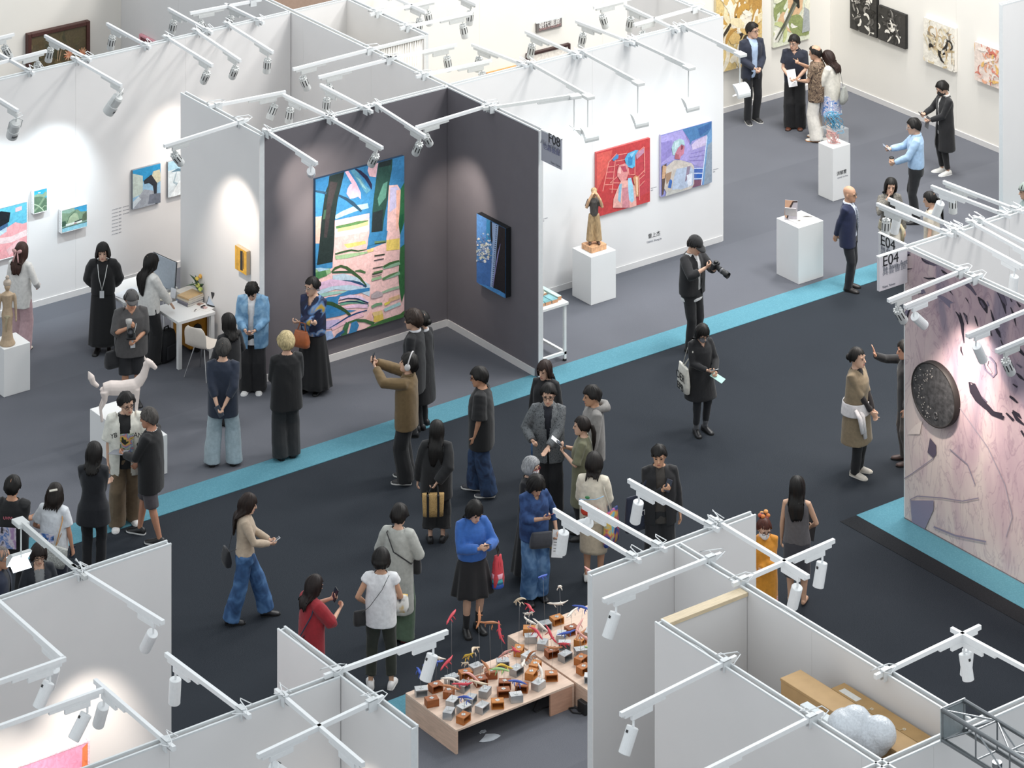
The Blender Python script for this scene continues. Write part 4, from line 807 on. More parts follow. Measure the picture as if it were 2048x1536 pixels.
# ---------------------------------------------------------------- plinths, furniture, sculptures, stored things
PW = mat('#e4e4e3', .6, var=.01, scale=3)
def plinth(front, right, left, top_v, label, m=PW, top_right_v=None):
    """A white box; its three visible bottom corners and the front corner's top edge in the photograph."""
    P = at(*front); X1 = at(*right).x; Y1 = at(*left).y
    d = P.x*SN+P.y*CS; z = H-(top_v-CY)*d/F
    o = empty('plinth', (P.x, P.y, .007), label, 'plinth')
    MB().box((0, 0, 0), (X1-P.x, Y1-P.y, z-.007)).build('plinth_box', m, o, bevel=.004)
    return o, Vector((P.x, P.y, z)), X1-P.x, Y1-P.y
oA, A0, aw, ad = plinth((1182, 612), (1233, 597), (1144, 592), 515, 'white plinth under the carved standing figure')
oB, B0, bw, bd = plinth((1597, 570), (1649, 555), (1551.5, 549), 456.5, 'white plinth with an open book and a stand, beside the blue strip')
oC, C0, cw, cd = plinth((1666, 404), (1702, 394), (1635.5, 391), 297.5, 'white plinth under the wire sculpture, artist name on its side')
oD, D0, dw, dd = plinth((8, 796), (61, 781), (-28, 777), 699.5, 'white plinth under the clay figure, cut by the picture edge')
oE, E0, ew, ed = plinth((277, 966), (334, 947), (173, 897), 887, 'long white plinth under the horse, behind the baseball jersey')
text('lettering', '洪郁雯', .075, INK, oC, Matrix.Translation((.08, -.004, .42)), 'LEFT', .001)
text('lettering', 'HUNG Yu-Wen', .035, INK2, oC, Matrix.Translation((.1, -.004, .36)), 'LEFT', .001)
ACR = mat('#f4fafa', .05, alpha=.16, var=.0)
cb = empty('display_cover', C0+Vector((.02, .02, .001)), 'clear acrylic cover on the plinth of the wire sculpture', 'cover')
MB().box((0, 0, 0), (cw-.04, cd-.04, .26)).build('clear_shell', ACR, cb)
# wire sculpture: tangled pink below, blue above
wsc = empty('wire_sculpture', C0+Vector((cw*.5, cd*.5, .001)), 'tangled wire sculpture, pink below and blue above', 'sculpture')
rr = random.Random(9)
for nm, col, z0, z1, R_, n in (('pink_wire', '#d98f86', .0, .2, .10, 9), ('blue_wire', '#4f8fae', .18, .50, .13, 10)):
    for k in range(n):
        pts = []; ph = rr.uniform(0, 6)
        for i in range(22):
            t = i/21; q = R_*(.55+.45*math.sin(t*9+ph)); pts.append((q*math.cos(t*11+ph+k), q*math.sin(t*9+ph*2), max(.006, z0+(z1-z0)*(.5+.5*math.sin(t*7+k+ph)))))
        MB().tube(pts, .0055, 5).build(nm, mat(col, .4), wsc, True)
# ---- grown sculptures use the same skin as the figures
def sculpt(name, parts, label, cat, loc, rz, scale=1.0):
    o = empty(name, loc, label, cat, None, rz); o.scale = (scale,)*3
    for nm, b, m, vox, dec in parts: TASKS.append((b.mesh(nm), vox, dec, nm, m, o, None))
    return o
TASKS = []
def face_rz(deg):
    f = Vector((-SN, -CS))*math.cos(math.radians(deg))+Vector((CS, -SN))*math.sin(math.radians(deg)); return math.atan2(f.y, f.x)-math.pi/2
# carved wooden figure, hands to its eyes
Wd = lambda c: mat(c, .65, var=.3, scale=16, bump=.5, stretch=(3, 3, 1))
b1 = MB(); b1.tube([(0, 0, .44), (0, 0, .56), (0, .0, .66), (0, 0, .72)], [.062, .07, .085, .05], 12)
for s in (-1, 1): b1.tube([(s*.075, 0, .69), (s*.12, .03, .585)], [.032, .034], 8)
b2 = MB(); b2.tube([(0, 0, .70), (0, .01, .76)], [.03, .03], 8); b2.ball((0, .015, .80), (.046, .055, .062))
for s in (-1, 1): b2.tube([(s*.12, .03, .60), (s*.125, .04, .57), (s*.09, .085, .70), (s*.035, .085, .795)], [.022, .024, .022, .022], 8); b2.ball((s*.03, .085, .80), (.026, .018, .02))
b3 = MB()
for s in (-1, 1): b3.tube([(s*.035, 0, .46), (s*.05, 0, .3), (s*.058, 0, .15), (s*.062, .01, .045)], [.05, .054, .06, .066], 10)
b4 = MB()
for s in (-1, 1): b4.tube([(s*.06, -.03, .02), (s*.07, .06, .02), (s*.08, .1, .015)], [.026, .026, .012], 8)
b5 = MB(); b5.ball((0, .0, .825), (.052, .06, .045)); b5.tube([(0, -.03, .83), (0, -.05, .76), (0, -.04, .72)], [.04, .035, .02], 8)
pa = A0+Vector((aw*.5, ad*.5, 0)); bh = .085
bb = empty('wooden_base', pa+Vector((0, 0, .002)), 'pale wooden block under the carved standing figure', 'block', None, 0)
MB().box((-aw*.30, -ad*.27, 0), (aw*.30, ad*.27, bh)).build('wood_block', Wd('#c99a73'), bb, bevel=.004)
sculpt('carved_figure', [('torso', b1, Wd('#4a4440'), .009, .5), ('arms_and_face', b2, Wd('#c9a07c'), .008, .5), ('trousers', b3, Wd('#a98d68'), .009, .5), ('shoes', b4, Wd('#574338'), .009, .5), ('hair', b5, Wd('#a58963'), .009, .5)], 'carved wooden figure in wide trousers, hands raised to its eyes', 'sculpture', pa+Vector((0, 0, bh+.004)), face_rz(5), 1.0)
# clay figure with topknot
c1 = MB(); c1.lathe((0, 0, 0), [(.115, 0), (.115, .02), (.085, .08), (.07, .2), (.075, .34), (.085, .42), (.07, .5), (.062, .56)], 16)
c1.tube([(0, 0, .54), (0, .0, .64), (0, 0, .72), (0, 0, .75)], [.066, .074, .084, .04], 12); c1.tube([(0, 0, .74), (0, .005, .79)], [.028, .028], 8)
c1.ball((0, .01, .83), (.045, .052, .06))
for s in (-1, 1): c1.tube([(s*.08, 0, .715), (s*.105, 0, .66), (s*.12, .01, .5), (s*.125, .03, .37)], [.034, .028, .02, .016], 8); c1.ball((s*.125, .035, .35), (.016, .02, .026))
c2 = MB(); c2.lathe((0, 0, 0), [(.05, .84), (.058, .86), (.056, .90), (.03, .925), (.012, .93)], 12); c2.ball((0, 0, .955), .03)
c3 = MB(); c3.ball((0, .07, .42), (.05, .02, .028)); c3.tube([(0, .075, .41), (.02, .08, .3), (.015, .07, .2)], [.022, .016, .006], 8)
sculpt('clay_figure', [('body', c1, mat('#b29c82', .8, var=.08, bump=.3), .008, .5), ('headdress', c2, mat('#b3a596', .8), .007, .6), ('sash', c3, mat('#a79a80', .8), .007, .6)], 'beige clay figure of a slender woman with a topknot on a white plinth', 'sculpture', D0+Vector((.13, dd*.32, .002)), face_rz(8), 1.02)
# horse
h1 = MB(); h1.tube([(0, -.26, .43), (0, -.16, .44), (0, 0, .425), (0, .16, .44), (0, .24, .46)], [.08, .10, .10, .10, .075], 14)
h1.tube([(0, .22, .48), (0, .30, .58), (0, .34, .70), (0, .345, .76)], [.08, .062, .05, .05], 10)
h1.tube([(0, .33, .78), (0, .40, .74), (0, .48, .66)], [.05, .045, .028], 10)
for s in (-1, 1):
    h1.tube([(s*.025, .32, .80), (s*.03, .315, .86)], [.016, .004], 6)
    h1.tube([(s*.055, .20, .42), (s*.055, .21, .26), (s*.055, .2, .13), (s*.055, .21, .0)], [.05, .026, .02, .024], 8)
    h1.tube([(s*.055, -.25, .42), (s*.06, -.24, .29), (s*.06, -.30, .17), (s*.06, -.28, .0)], [.065, .036, .022, .024], 8)
h1.tube([(0, -.33, .47), (0, -.40, .53), (0, -.43, .61), (0, -.47, .70)], [.03, .04, .05, .006], 8)
sculpt('horse', [('body', h1, mat('#d8cbc4', .6, var=.03), .011, .5)], 'white horse sculpture with raised tail on the long plinth', 'sculpture', E0+Vector((ew*.45, ed*.60, .002)), face_rz(100), 1.0)
# open book, booklet stand
bk = empty('open_book', B0+Vector((bw*.56, bd*.48, .002)), 'open book with printed bird pictures on the white plinth', 'book', None, 0)
for s in (0, 1):
    MB().box((-.20+.20*s, -.17, 0), (.20*s, .17, .016)).build('page_block', mat('#eceae6', .7), bk, bevel=.003)
layers('printed_page', [('#55534f', stroke([(.24, .2), (.3, .17), (.36, .1)], [.02, .06, .02])), ('#8f8a84', stroke([(.08, .12), (.12, .1)], [.05, .03])), ('#5b5955', stroke([(.05, .14), (.1, .1)], [.01, .03])), ('#9a9691', stroke([(.2, .08), (.26, .06)], .01))], .4, .34, bk, PRINT, clip_it=False)
bk.children[-1].matrix_local = Matrix.Translation((-.2, -.17, .0165)) @ Matrix.Rotation(-math.pi/2, 4, 'X')
st = empty('booklet_stand', B0+Vector((bw*.22, bd*.60, .002)), 'upright card with an orange and black stripe on the white plinth', 'card', None, face_rz(-14)+math.pi)
Mx = Matrix.Rotation(-.18, 4, 'X')
MB().box((-.1, 0, 0), (.1, .012, .30), Mx).build('card_board', mat('#b9b2b4', .6), st)
MB().box((-.09, .03, .0), (.09, .045, .2), Matrix.Rotation(.3, 4, 'X')).build('prop', mat('#b3adad', .6), st)
s_ = layers('printed_card', [('#aea8ae', [(0, 0), (.2, 0), (.2, .3), (0, .3)]), ('#c49a7f', [(.0, .06), (.03, .02), (.15, .3), (0, .3)]), ('#3a2c28', stroke([(.04, .02), (.09, .2), (.13, .28), (.2, .29)], [.02, .03, .025, .02]))], .2, .3, st, PRINT)
s_.matrix_local = Mx @ Matrix.Translation((-.1, -.001, 0))
# blue bust on a slatted trestle stand, partly behind the grey side wall
T0 = at(1133, 722); zt_ = H-(604-CY)*(T0.x*SN+T0.y*CS)/F
tr = empty('trestle', (T0.x, T0.y, .007), 'white metal trestle table with a lower frame behind the grey side wall end', 'table')
tw, td = min(.95, T0.x-30.16), 1.55
KX = tw/.95
for x in (-tw, -.04):
    for y in (0, td-.04): MB().box((x, y, 0), (x+.04, y+.04, zt_-.03)).build('leg', PW, tr)
MB().box((-tw-.03, -.03, zt_-.04), (.02, td+.03, zt_)).build('table_top', PW, tr, bevel=.004)
for lo, hi in (((-tw, 0, .1), (0, .04, .14)), ((-tw, td-.04, .1), (0, td, .14)), ((-.04, .04, .1), (0, td-.04, .14)), ((-tw, .04, .1), (-tw+.04, td-.04, .14))): MB().box(lo, hi).build('lower_bar', PW, tr)
for x in (-tw+.02, -.02):
    for y in (.02, td-.02): MB().tube([(x, y, 0), (x, y, .03)], .03, 8).build('foot', LDK, tr)
for i, (x, y, w, d, c, h) in enumerate([(-.16, .10, .13, 1.25, '#a9c2bd', .06), (-.40, .06, .2, .22, '#6d9aa0', .05), (-.62, .06, .2, .2, '#5f9095', .05), (-.84, .06, .2, .2, '#78a3a6', .05), (-.34, .34, .14, .9, '#c3c0b0', .05), (-.52, .34, .15, .9, '#b5cfca', .05)]):
    x *= KX; w *= KX
    q = empty('painted_plank', (T0.x+x, T0.y+y, .007+zt_), ('pale green painted plank along the trestle edge', 'teal painted block at the trestle corner', 'teal painted block, middle one on the trestle', 'teal painted block half hidden by the grey wall', 'cream painted plank under the blue bust', 'pale blue plank under the blue bust')[i], 'plank', 'planks on the trestle')
    MB().box((0, 0, 0), (w, d, h)).build('plank_body', mat(c, .7, var=.2, scale=9), q, bevel=.004)
    MB().box((.002, -.003, .003), (w-.002, -.0005, h-.003)).build('plank_end', mat('#b98a68', .7), q)
q = empty('white_block', (T0.x-.56*KX, T0.y+.30, .007+zt_+.052), 'pale plaster block beneath the blue bust', 'block')
MB().box((-.14*KX, 0, 0), (.22*KX, .42, .09)).build('plaster', mat('#bdbab4', .8, bump=.3), q, bevel=.006)
bl = mat('#2f75a8', .6, var=.25, scale=10, bump=.5)
u1 = MB(); u1.ball((0, 0, .46), (.12, .15, .17)); u1.tube([(0, .0, .36), (0, 0, .22), (0, 0, .10), (0, 0, .0)], [.085, .09, .17, .20], 14); u1.tube([(.13, 0, .10), (.24, .02, .05)], [.12, .08], 10); u1.ball((.115, -.01, .44), (.03, .04, .06)); u1.ball((0, .15, .44), (.03, .04, .04))
sculpt('blue_bust', [('body', u1, bl, .012, .5)], 'rough blue head and shoulders bust on the trestle', 'sculpture', Vector((T0.x-tw*.5, T0.y+.66, .007+zt_+.055)), face_rz(-70), .62+.4*KX)
# ---- desk with its things
K0 = at(357, 741); kd = K0.x*SN+K0.y*CS; kz = H-(644-CY)*kd/F
kx = 26.52-K0.x; ky = at(325, 705).y-K0.y
dk = empty('desk', (K0.x, K0.y, .007), 'white desk against the white wing wall with books, flowers and a tablet', 'desk')
MB().box((-.01, -.01, kz-.05), (kx, ky, kz-.007)).build('desk_top', PW, dk, bevel=.004)
for x in (0, kx-.07):
    for y in (0, ky-.07): MB().box((x, y, 0), (x+.06, y+.06, kz-.05)).build('leg', PW, dk)
DZ = kz
def onz(u, v, z): return at(u, v, z)
def thin_book(pos, size, col, label, rz=0, page=True, cat='book', group='books on the desk'):
    q = empty('book', pos, label, cat, group, rz); w, d, h = size
    MB().box((-w/2, -d/2, .003), (w/2-.004, d/2, h-.003)).build('pages', mat('#dedad2', .8), q)
    for z0, z1 in ((0, .003), (h-.003, h)): MB().box((-w/2-.003, -d/2-.003, z0), (w/2, d/2+.003, z1)).build('cover', mat(col, .5), q)
    MB().box((-w/2-.004, -d/2-.003, 0), (-w/2-.0005, d/2+.003, h)).build('spine', mat(col, .5), q)
    return q
bp = onz(381, 604, DZ)
for i, (c, h, s) in enumerate((('#6a6a74', .035, (.30, .24)), ('#8a8690', .03, (.30, .24)), ('#c9c0ae', .03, (.31, .25)), ('#c9a97e', .025, (.30, .24)))):
    z = sum((.035, .03, .03, .025)[:i])+.001*i
    thin_book(bp+Vector((0, 0, z)), (*s, h), c, ('grey book at the bottom of the desk stack', 'mauve-grey book second in the desk stack', 'cream book third in the desk stack', 'tan book on top of the desk stack')[i], .12+.03*i)
thin_book(bp+Vector((.05, .20, .001)), (.28, .22, .10), '#d5cfc6', 'thick cream book behind the stack on the desk', .1)
for i, (c, du, lab) in enumerate((('#4a6f8f', 0, 'blue postcard leaning on the desk stack'), ('#c9505c', 3, 'red postcard leaning on the desk stack'), ('#d9803f', 7, 'orange postcard leaning on the desk stack'))):
    P = onz(360+du, 601+i*3, DZ)
    q = empty('postcard', P+Vector((-.03, -.02, .001)), lab, 'card', 'postcards on the desk', .15-math.pi/2)
    MB().box((-.06, 0, 0), (.06, .004, .09), Matrix.Rotation(-.4, 4, 'X')).build('card_board', mat(c, .6), q)
q = empty('card_holder', onz(345, 596, DZ), 'small white standing card at the desk end', 'card', None, face_rz(-35)+math.pi)
MB().box((-.05, 0, 0), (.05, .005, .14), Matrix.Rotation(-.2, 4, 'X')).build('card_board', mat('#e2e4e8', .6), q)
# vase of flowers
vp = onz(401, 597, DZ)
va = empty('flower_vase', vp+Vector((0, 0, .001)), 'glass vase of orange, yellow and green flowers on the desk', 'flowers')
MB().lathe((0, 0, 0), [(.045, 0), (.055, .02), (.06, .10), (.05, .15), (.056, .16), (.052, .16), (.046, .15), (.054, .10), (.05, .02), (.0, .015)], 16).build('glass_vase', mat('#cfdcd6', .05, alpha=.45), va, True)
rr = random.Random(2)
for i in range(12):
    a = rr.uniform(0, 6.3); e = rr.uniform(.05, .14); z = rr.uniform(.18, .3)
    MB().tube([(0, 0, .03), (e*.4*math.cos(a), e*.4*math.sin(a), .14), (e*math.cos(a), e*math.sin(a), z)], .004, 5).build('stem', mat('#5a7a45', .6), va)
def bloom(c, P, r, n=9):
    b = MB()
    for k in range(n):
        a = k*2.4; e = r*(.25+.75*k/n)
        b.ball((P[0]+e*math.cos(a)*.6, P[1]+e*math.sin(a)*.6, P[2]+r*(.6-.6*k/n)), (r*.42, r*.42, r*.36), 6, 5)
    b.build('bloom', mat(c, .6, var=.2), va, True)
for c, P, r in (('#e07a45', (.10, -.02, .25), .04), ('#e58a55', (.13, .03, .22), .036), ('#e07a4b', (.08, -.06, .20), .036), ('#d9a44a', (.0, .0, .32), .05), ('#d8bc55', (-.05, .02, .29), .045), ('#c8ca6a', (-.08, -.05, .22), .05), ('#b9c86a', (-.06, -.09, .17), .05), ('#d9b14c', (.04, .05, .33), .04)): bloom(c, P, r)
for i in range(9):
    a = i*.72; L = rr.uniform(.12, .2)
    p0 = Vector((.03*math.cos(a), .03*math.sin(a), .18)); p1 = p0+Vector((L*math.cos(a), L*math.sin(a), rr.uniform(.02, .16)))
    MB().tube([p0, p0.lerp(p1, .5)+Vector((0, 0, .03)), p1], [.008, .03, .003], 6, flat=.25).build('leaf', mat('#2f4d2e', .6), va, True)
# tablet on a stand, papers, pen
tb = empty('tablet', onz(425, 613, DZ)+Vector((0, 0, .001)), 'black-framed tablet on a stand showing small pictures, on the desk', 'tablet', None, face_rz(-32)+math.pi)
Mx = Matrix.Rotation(-.55, 4, 'X')
MB().box((-.125, 0, 0), (.125, .01, .27), Mx).build('tablet_body', mat('#141416', .4), tb, bevel=.004)
MB().box((-.03, .05, 0), (.03, .06, .2), Matrix.Rotation(.25, 4, 'X')).build('stand', mat('#3a3a3e', .5), tb)
s_ = layers('screen', [('#aeb9c6', [(.012, .012), (.238, .012), (.238, .258), (.012, .258)]), ('#2a3038', [(.05, .10), (.11, .10), (.11, .17), (.05, .17)]), ('#5a6470', [(.14, .07), (.19, .07), (.19, .13), (.14, .13)]), ('#2a3038', [(.06, .2), (.09, .2), (.09, .23), (.06, .23)]), ('#3a4450', [(.16, .18), (.18, .18), (.18, .2), (.16, .2)])], .25, .27, tb, PRINT)
s_.matrix_local = Mx @ Matrix.Translation((-.125, -.001, 0))
for (u, v), sz, cols, lab, n in (((400, 609), (.16, .21), ('#b59a8a', '#8f6f66'), 'brown printed sheet flat on the desk', 3), ((411, 617), (.17, .2), ('#c9a9a4', '#5a5660'), 'white sheet with small pink pictures on the desk', 5), ((391, 621), (.12, .07), ('#2a2a2e', '#55555a'), 'pen and dark slip of paper near the desk edge', 2)):
    q = empty('paper_sheet', onz(u, v, DZ)+Vector((0, 0, .001)), lab, 'paper', None, .35)
    MB().box((-sz[0]/2, -sz[1]/2, 0), (sz[0]/2, sz[1]/2, .0015)).build('sheet', mat('#e6e4e1', .7), q)
    r2 = random.Random(n); sh = []
    for k in range(n): x, y = r2.uniform(.1, .6)*sz[0], r2.uniform(.1, .6)*sz[1]; sh.append((r2.choice(cols), [(x, y), (x+sz[0]*.3, y), (x+sz[0]*.3, y+sz[1]*.3), (x, y+sz[1]*.3)]))
    s_ = layers('printed_picture', sh, *sz, q, PRINT); s_.matrix_local = Matrix.Translation((-sz[0]/2, -sz[1]/2, .002)) @ Matrix.Rotation(-math.pi/2, 4, 'X')
# chairs
def shell_chair(P, rz, label, col, seat_only=False):
    o = empty('chair', P, label, 'chair', None, rz)
    rings = []
    n = 14
    # seat shell: (y, z, half width)
    prof = [(.24, .44, .10), (.22, .455, .17), (.12, .45, .21), (0, .44, .225), (-.12, .445, .215), (-.20, .47, .20), (-.235, .54, .19), (-.25, .64, .20), (-.26, .74, .19), (-.265, .80, .12)]
    v = []
    for y, z, w in prof:
        v += [Vector((w*t, y+(.04*t*t if z > .5 else 0), z+(.02*t*t if z < .5 else 0))) for t in [-1+2*k/n for k in range(n+1)]]
    m = n+1; f = [(i*m+j, i*m+j+1, (i+1)*m+j+1, (i+1)*m+j) for i in range(len(prof)-1) for j in range(n)]
    b = MB(); b.v = v; b.f = f
    s = b.build('seat_shell', mat(col, .45, var=.02), o, True); q = s.modifiers.new('t', 'SOLIDIFY'); q.thickness = .012; q = s.modifiers.new('s', 'SUBSURF'); q.levels = q.render_levels = 1
    cr = mat('#c9cacb', .25, metal=.9)
    for x, y in ((.2, .2), (-.2, .2), (.2, -.2), (-.2, -.2)): MB().tube([(x*.45, y*.5, .43), (x, y, .0)], .009, 8).build('leg', cr, o)
    return o
c_ = at(408, 752); shell_chair(Vector((c_.x, c_.y+.02, .007)), face_rz(150), 'cream shell chair with thin metal legs drawn up to the desk', '#e6ddd2')
c_ = at(335, 655); shell_chair(Vector((c_.x-.05, c_.y+.1, .007)), face_rz(60), 'pale beige shell chair behind the desk, next to the white blouse', '#c9c6ba')
# second table behind the wing wall end, with papers and a white board
S0 = at(362, 690); sx = S0.x
t2 = empty('side_table', (25.55, 43.95, .007), 'white side table behind the desk, half hidden by the wing wall', 'table')
MB().box((0, 0, .70), (.95, .75, .74)).build('table_top', PW, t2, bevel=.004)
for x in (.02, .87):
    for y in (.02, .67): MB().box((x, y, 0), (x+.05, y+.05, .70)).build('leg', PW, t2)
q = empty('paper_sheet', (25.78, 44.2, .749), 'open white catalogue with a small black mark on the side table', 'paper', None, .2)
MB().box((-.2, -.13, 0), (.2, .13, .008)).build('sheet', mat('#dfe3e8', .7), q)
MB().tube([(-.08, 0, .009), (-.02, .03, .009), (.05, .0, .009), (.0, -.03, .009)], .005, 5).build('printed_mark', INK, q)
q = empty('display_board', (26.30, 44.10, .749), 'thin grey-edged screen standing on edge on the side table', 'screen', None, math.radians(-82))
MB().box((-.28, 0, .02), (.28, .018, .44), Matrix.Rotation(-.1, 4, 'X')).build('screen_panel', mat('#9fa9b3', .4), q)
MB().box((-.285, .018, .015), (.285, .03, .445), Matrix.Rotation(-.1, 4, 'X')).build('back_edge', mat('#1d2024', .5), q)
MB().box((-.1, -.06, 0), (.1, .1, .012)).build('stand', mat('#b9bec4', .4), q)
# backpack and yellow case under the desk
bp_ = at(334, 722)
q = empty('backpack', (bp_.x, bp_.y+.02, .008), 'black backpack standing on the carpet beside the desk leg', 'bag', None, .3)
rings = [[Vector((w*math.copysign(abs(math.cos(t))**.6, math.cos(t)), d*math.copysign(abs(math.sin(t))**.6, math.sin(t)), z)) for t in [2*math.pi*k/20 for k in range(20)]] for z, w, d in ((0, .13, .08), (.02, .15, .10), (.2, .155, .11), (.36, .15, .10), (.43, .13, .08), (.45, .1, .05))]
MB().ring_loft(rings).build('bag_body', fabric_ if False else mat('#17181b', .8, bump=.4), q, True)
MB().box((-.11, -.135, .05), (.11, -.10, .26)).build('front_pocket', mat('#1b1c20', .8), q, bevel=.02)
MB().tube([(-.05, 0, .44), (-.04, 0, .50), (.04, 0, .50), (.05, 0, .44)], .012, 6).build('top_handle', mat('#141417', .8), q, True)
cs = at(372, 713)
q = empty('tool_case', (cs.x+.08, cs.y+.02, .008), 'ochre yellow wheeled case under the desk', 'case', None, 0)
yl = mat('#b97d18', .5, var=.08)
MB().box((0, 0, .05), (.78, .5, .52)).build('case_body', yl, q, bevel=.03)
MB().box((.28, -.018, .10), (.31, .0, .50)).build('seam', mat('#7d5410', .5), q)
MB().box((.34, -.012, .10), (.76, .0, .48)).build('front_panel', mat('#c58a22', .5), q, bevel=.01)
MB().box((.06, .05, .52), (.5, .45, .56)).build('tray', mat('#8d9a98', .5, var=.4, scale=20), q)
MB().tube([(.12, -.005, .36), (.12, -.03, .36)], .07, 14).build('dark_cap', LDK, q)
for x in (.12, .66): MB().tube([(x, -.02, .045), (x, .04, .045)], .045, 12).build('wheel', LDK, q)
# ---- low plywood tables with the carved creatures
PL = mat('#c9ac98', .6, var=.12, scale=5, stretch=(1, 1, 8))
PLT = mat('#d6bdaa', .6, var=.08, scale=4, stretch=(1, 8, 1))
L0 = at(908, 1512); ld = L0.x*SN+L0.y*CS; LZ = H-(1462-CY)*ld/F
tl = at(811, 1386, LZ); tr_ = at(1149, 1367, LZ)
lx0, ly0, lx1, ly1 = tl.x, L0.y, tr_.x, tl.y
def low_table(x0, y0, x1, y1, label, mid):
    o = empty('low_table', (x0, y0, .007), label, 'table'); w, d = x1-x0, y1-y0; z = LZ-.007
    MB().box((0, 0, z-.025), (w, d, z)).build('table_top', PLT, o, bevel=.002)
    MB().box((0, 0, 0), (.03, d, z-.0255)).build('end_panel', PL, o)
    MB().box((w-.03, 0, 0), (w, d, z-.0255)).build('end_panel', PL, o)
    if mid: MB().box((w-.36, .0, 0), (w-.03, .025, z-.0255)).build('brace_panel', mat('#b98f78', .6, var=.1, scale=5, stretch=(1, 1, 8)), o)
    return o
low_table(lx0, ly0, lx1, ly1, 'low plywood table crowded with carved creatures, open towards the aisle corner', True)
low_table(lx1+.03, ly0-.25, lx1+1.5, ly1+.35, 'second low plywood table, running behind the near white wall', False)
SK = {'red': '#c8414e', 'blue': '#3f5bb0', 'yellow': '#d9b33f', 'white': '#e4dbd0', 'tan': '#b0744c', 'green': '#9ac07f', 'pink': '#e0a59c', 'cream': '#d9c7ad'}
_cm = {}
def creature_mesh(bend, seed):
    k = (bend, seed)
    if k in _cm: return _cm[k]
    b = MB(); n = 9; pts = []; rs = []
    prof = (.006, .017, .016, .022, .025, .024, .017, .010, .003)
    for i in range(n):
        t = i/(n-1); pts.append((-.17+.34*t, .02*math.sin(t*5+seed), .03*bend*math.sin((t-.3)*3)))
        rs.append(prof[n-1-i] if False else prof[i])
    b.tube(pts, rs, 7, flat=.8)
    mb_ = b.mesh('carved_body', True)
    lg = []
    for x in (-.065, .045):
        for s in (-1, 1): lg.append(MB().tube([(x, s*.012, -.008), (x+.008, s*.034, -.035), (x+.022, s*.04, -.055)], [.009, .007, .004], 6).mesh('leg', True))
    _cm[k] = (mb_, lg); return _cm[k]
def boxm():
    b = MB(); w, d, h, t = .075, .055, .085, .010
    b.box((-w, -d, 0), (w, d, t)); b.box((-w, -d, h-t), (w, d, h)); b.box((-w, -d, t), (-w+t, d, h-t)); b.box((w-t, -d, t), (w, d, h-t)); b.box((-w+t, d-.008, t), (w-t, d, h-t))
    return b.mesh('hollow_box')
BOXM = boxm()
CLIP = MB().box((-.022, -.022, .085), (.022, .022, .088), Matrix.Rotation(.6, 4, 'Z')).mesh('clip_plate'); CLIP.materials.append(mat('#b9bdbd', .3, metal=.8))
WBM = {'wood': [mat(c, .55, var=.15, scale=9, stretch=(1, 6, 6)) for c in ('#a9662f', '#95552a', '#b97838', '#8a4a24')], 'metal': [mat(c, .38, metal=.55, var=.05) for c in ('#a3a7aa', '#b5b8ba')]}
_bm2 = {}
NCR = 0; ORD = ('first', 'second', 'third', 'fourth', 'fifth', 'sixth', 'seventh', 'eighth', 'ninth', 'tenth')
CNT = {}
def creature(P, rz, boxk, bi, col, wire, ang, pitch, bend, seed, where):
    key = (col, boxk, where); CNT[key] = CNT.get(key, 0)+1
    bx_ = 'wooden' if boxk == 'wood' else 'metal'
    w_ = 'tall wire' if wire > .4 else 'short wire' if wire < .14 else 'wire'
    lab = f'{col} carved creature, {w_}, {bx_} box, {where}'+(f', {ORD[CNT[key]-1]} such' if CNT[key] > 1 else '')
    o = empty('carved_creature', P, lab, 'sculpture', 'carved creatures on wired boxes', rz)
    k = (boxk, bi)
    if k not in _bm2: _bm2[k] = BOXM.copy(); _bm2[k].materials.clear(); _bm2[k].materials.append(WBM[boxk][bi])
    raw('hollow_box', _bm2[k], o); raw('clip_plate', CLIP, o)
    lx, ly = .02*math.sin(seed*3), .02*math.cos(seed*5)
    MB().tube([(0, 0, .085), (lx*.6, ly*.4, .085+wire*.5), (lx, ly, .085+wire)], .0016, 5).build('wire', mat('#9a9c9e', .4, metal=.6), o, True)
    cb_, lg = creature_mesh(bend, seed % 4)
    key = (col, bend, seed % 4)
    if key not in _bm2:
        m = mat(SK[col], .55, var=.08); a = cb_.copy(); a.materials.append(m); ll = []
        for q in lg: q = q.copy(); q.materials.append(m); ll.append(q)
        _bm2[key] = (a, ll)
    a, ll = _bm2[key]
    Mx = Matrix.Translation((lx, ly, .085+wire+.02)) @ Matrix.Rotation(ang, 4, 'Z') @ Matrix.Rotation(pitch, 4, 'Y') @ Matrix.Diagonal((.78, .78, .78, 1))
    q = raw('carved_body', a, o); q.matrix_local = Mx
    for l in ll: z = raw('leg', l, q)
rr = random.Random(12)
cols = ['red', 'blue', 'yellow', 'white', 'tan', 'green', 'pink', 'white', 'red', 'blue', 'cream', 'tan']
placed = []
def try_place(x0, y0, x1, y1, n, dist, wheres):
    k = 0
    for _ in range(4000):
        if k >= n: break
        x, y = rr.uniform(x0, x1), rr.uniform(y0, y1)
        if all((x-a)**2+(y-b)**2 > dist**2 for a, b in placed):
            placed.append((x, y)); k += 1
            fx = (x-x0)/(x1-x0); fy = (y-y0)/(y1-y0)
            wh = wheres(fx, fy)
            wire = rr.choice([.10, .16, .2, .24, .3, .34]) if fy < .6 else rr.choice([.16, .22, .3, .4, .55, .7])
            bk_ = 'wood' if rr.random() < .46 else 'metal'
            creature(Vector((x, y, LZ+.001)), rr.uniform(-.9, .9)+(math.pi if rr.random() < .3 else 0), bk_, rr.randrange(4 if bk_ == 'wood' else 2), rr.choice(cols), wire, rr.uniform(-3.1, 3.1), rr.gauss(0, .35), rr.choice([-1, 0, 1, 2]), rr.randrange(40), wh)
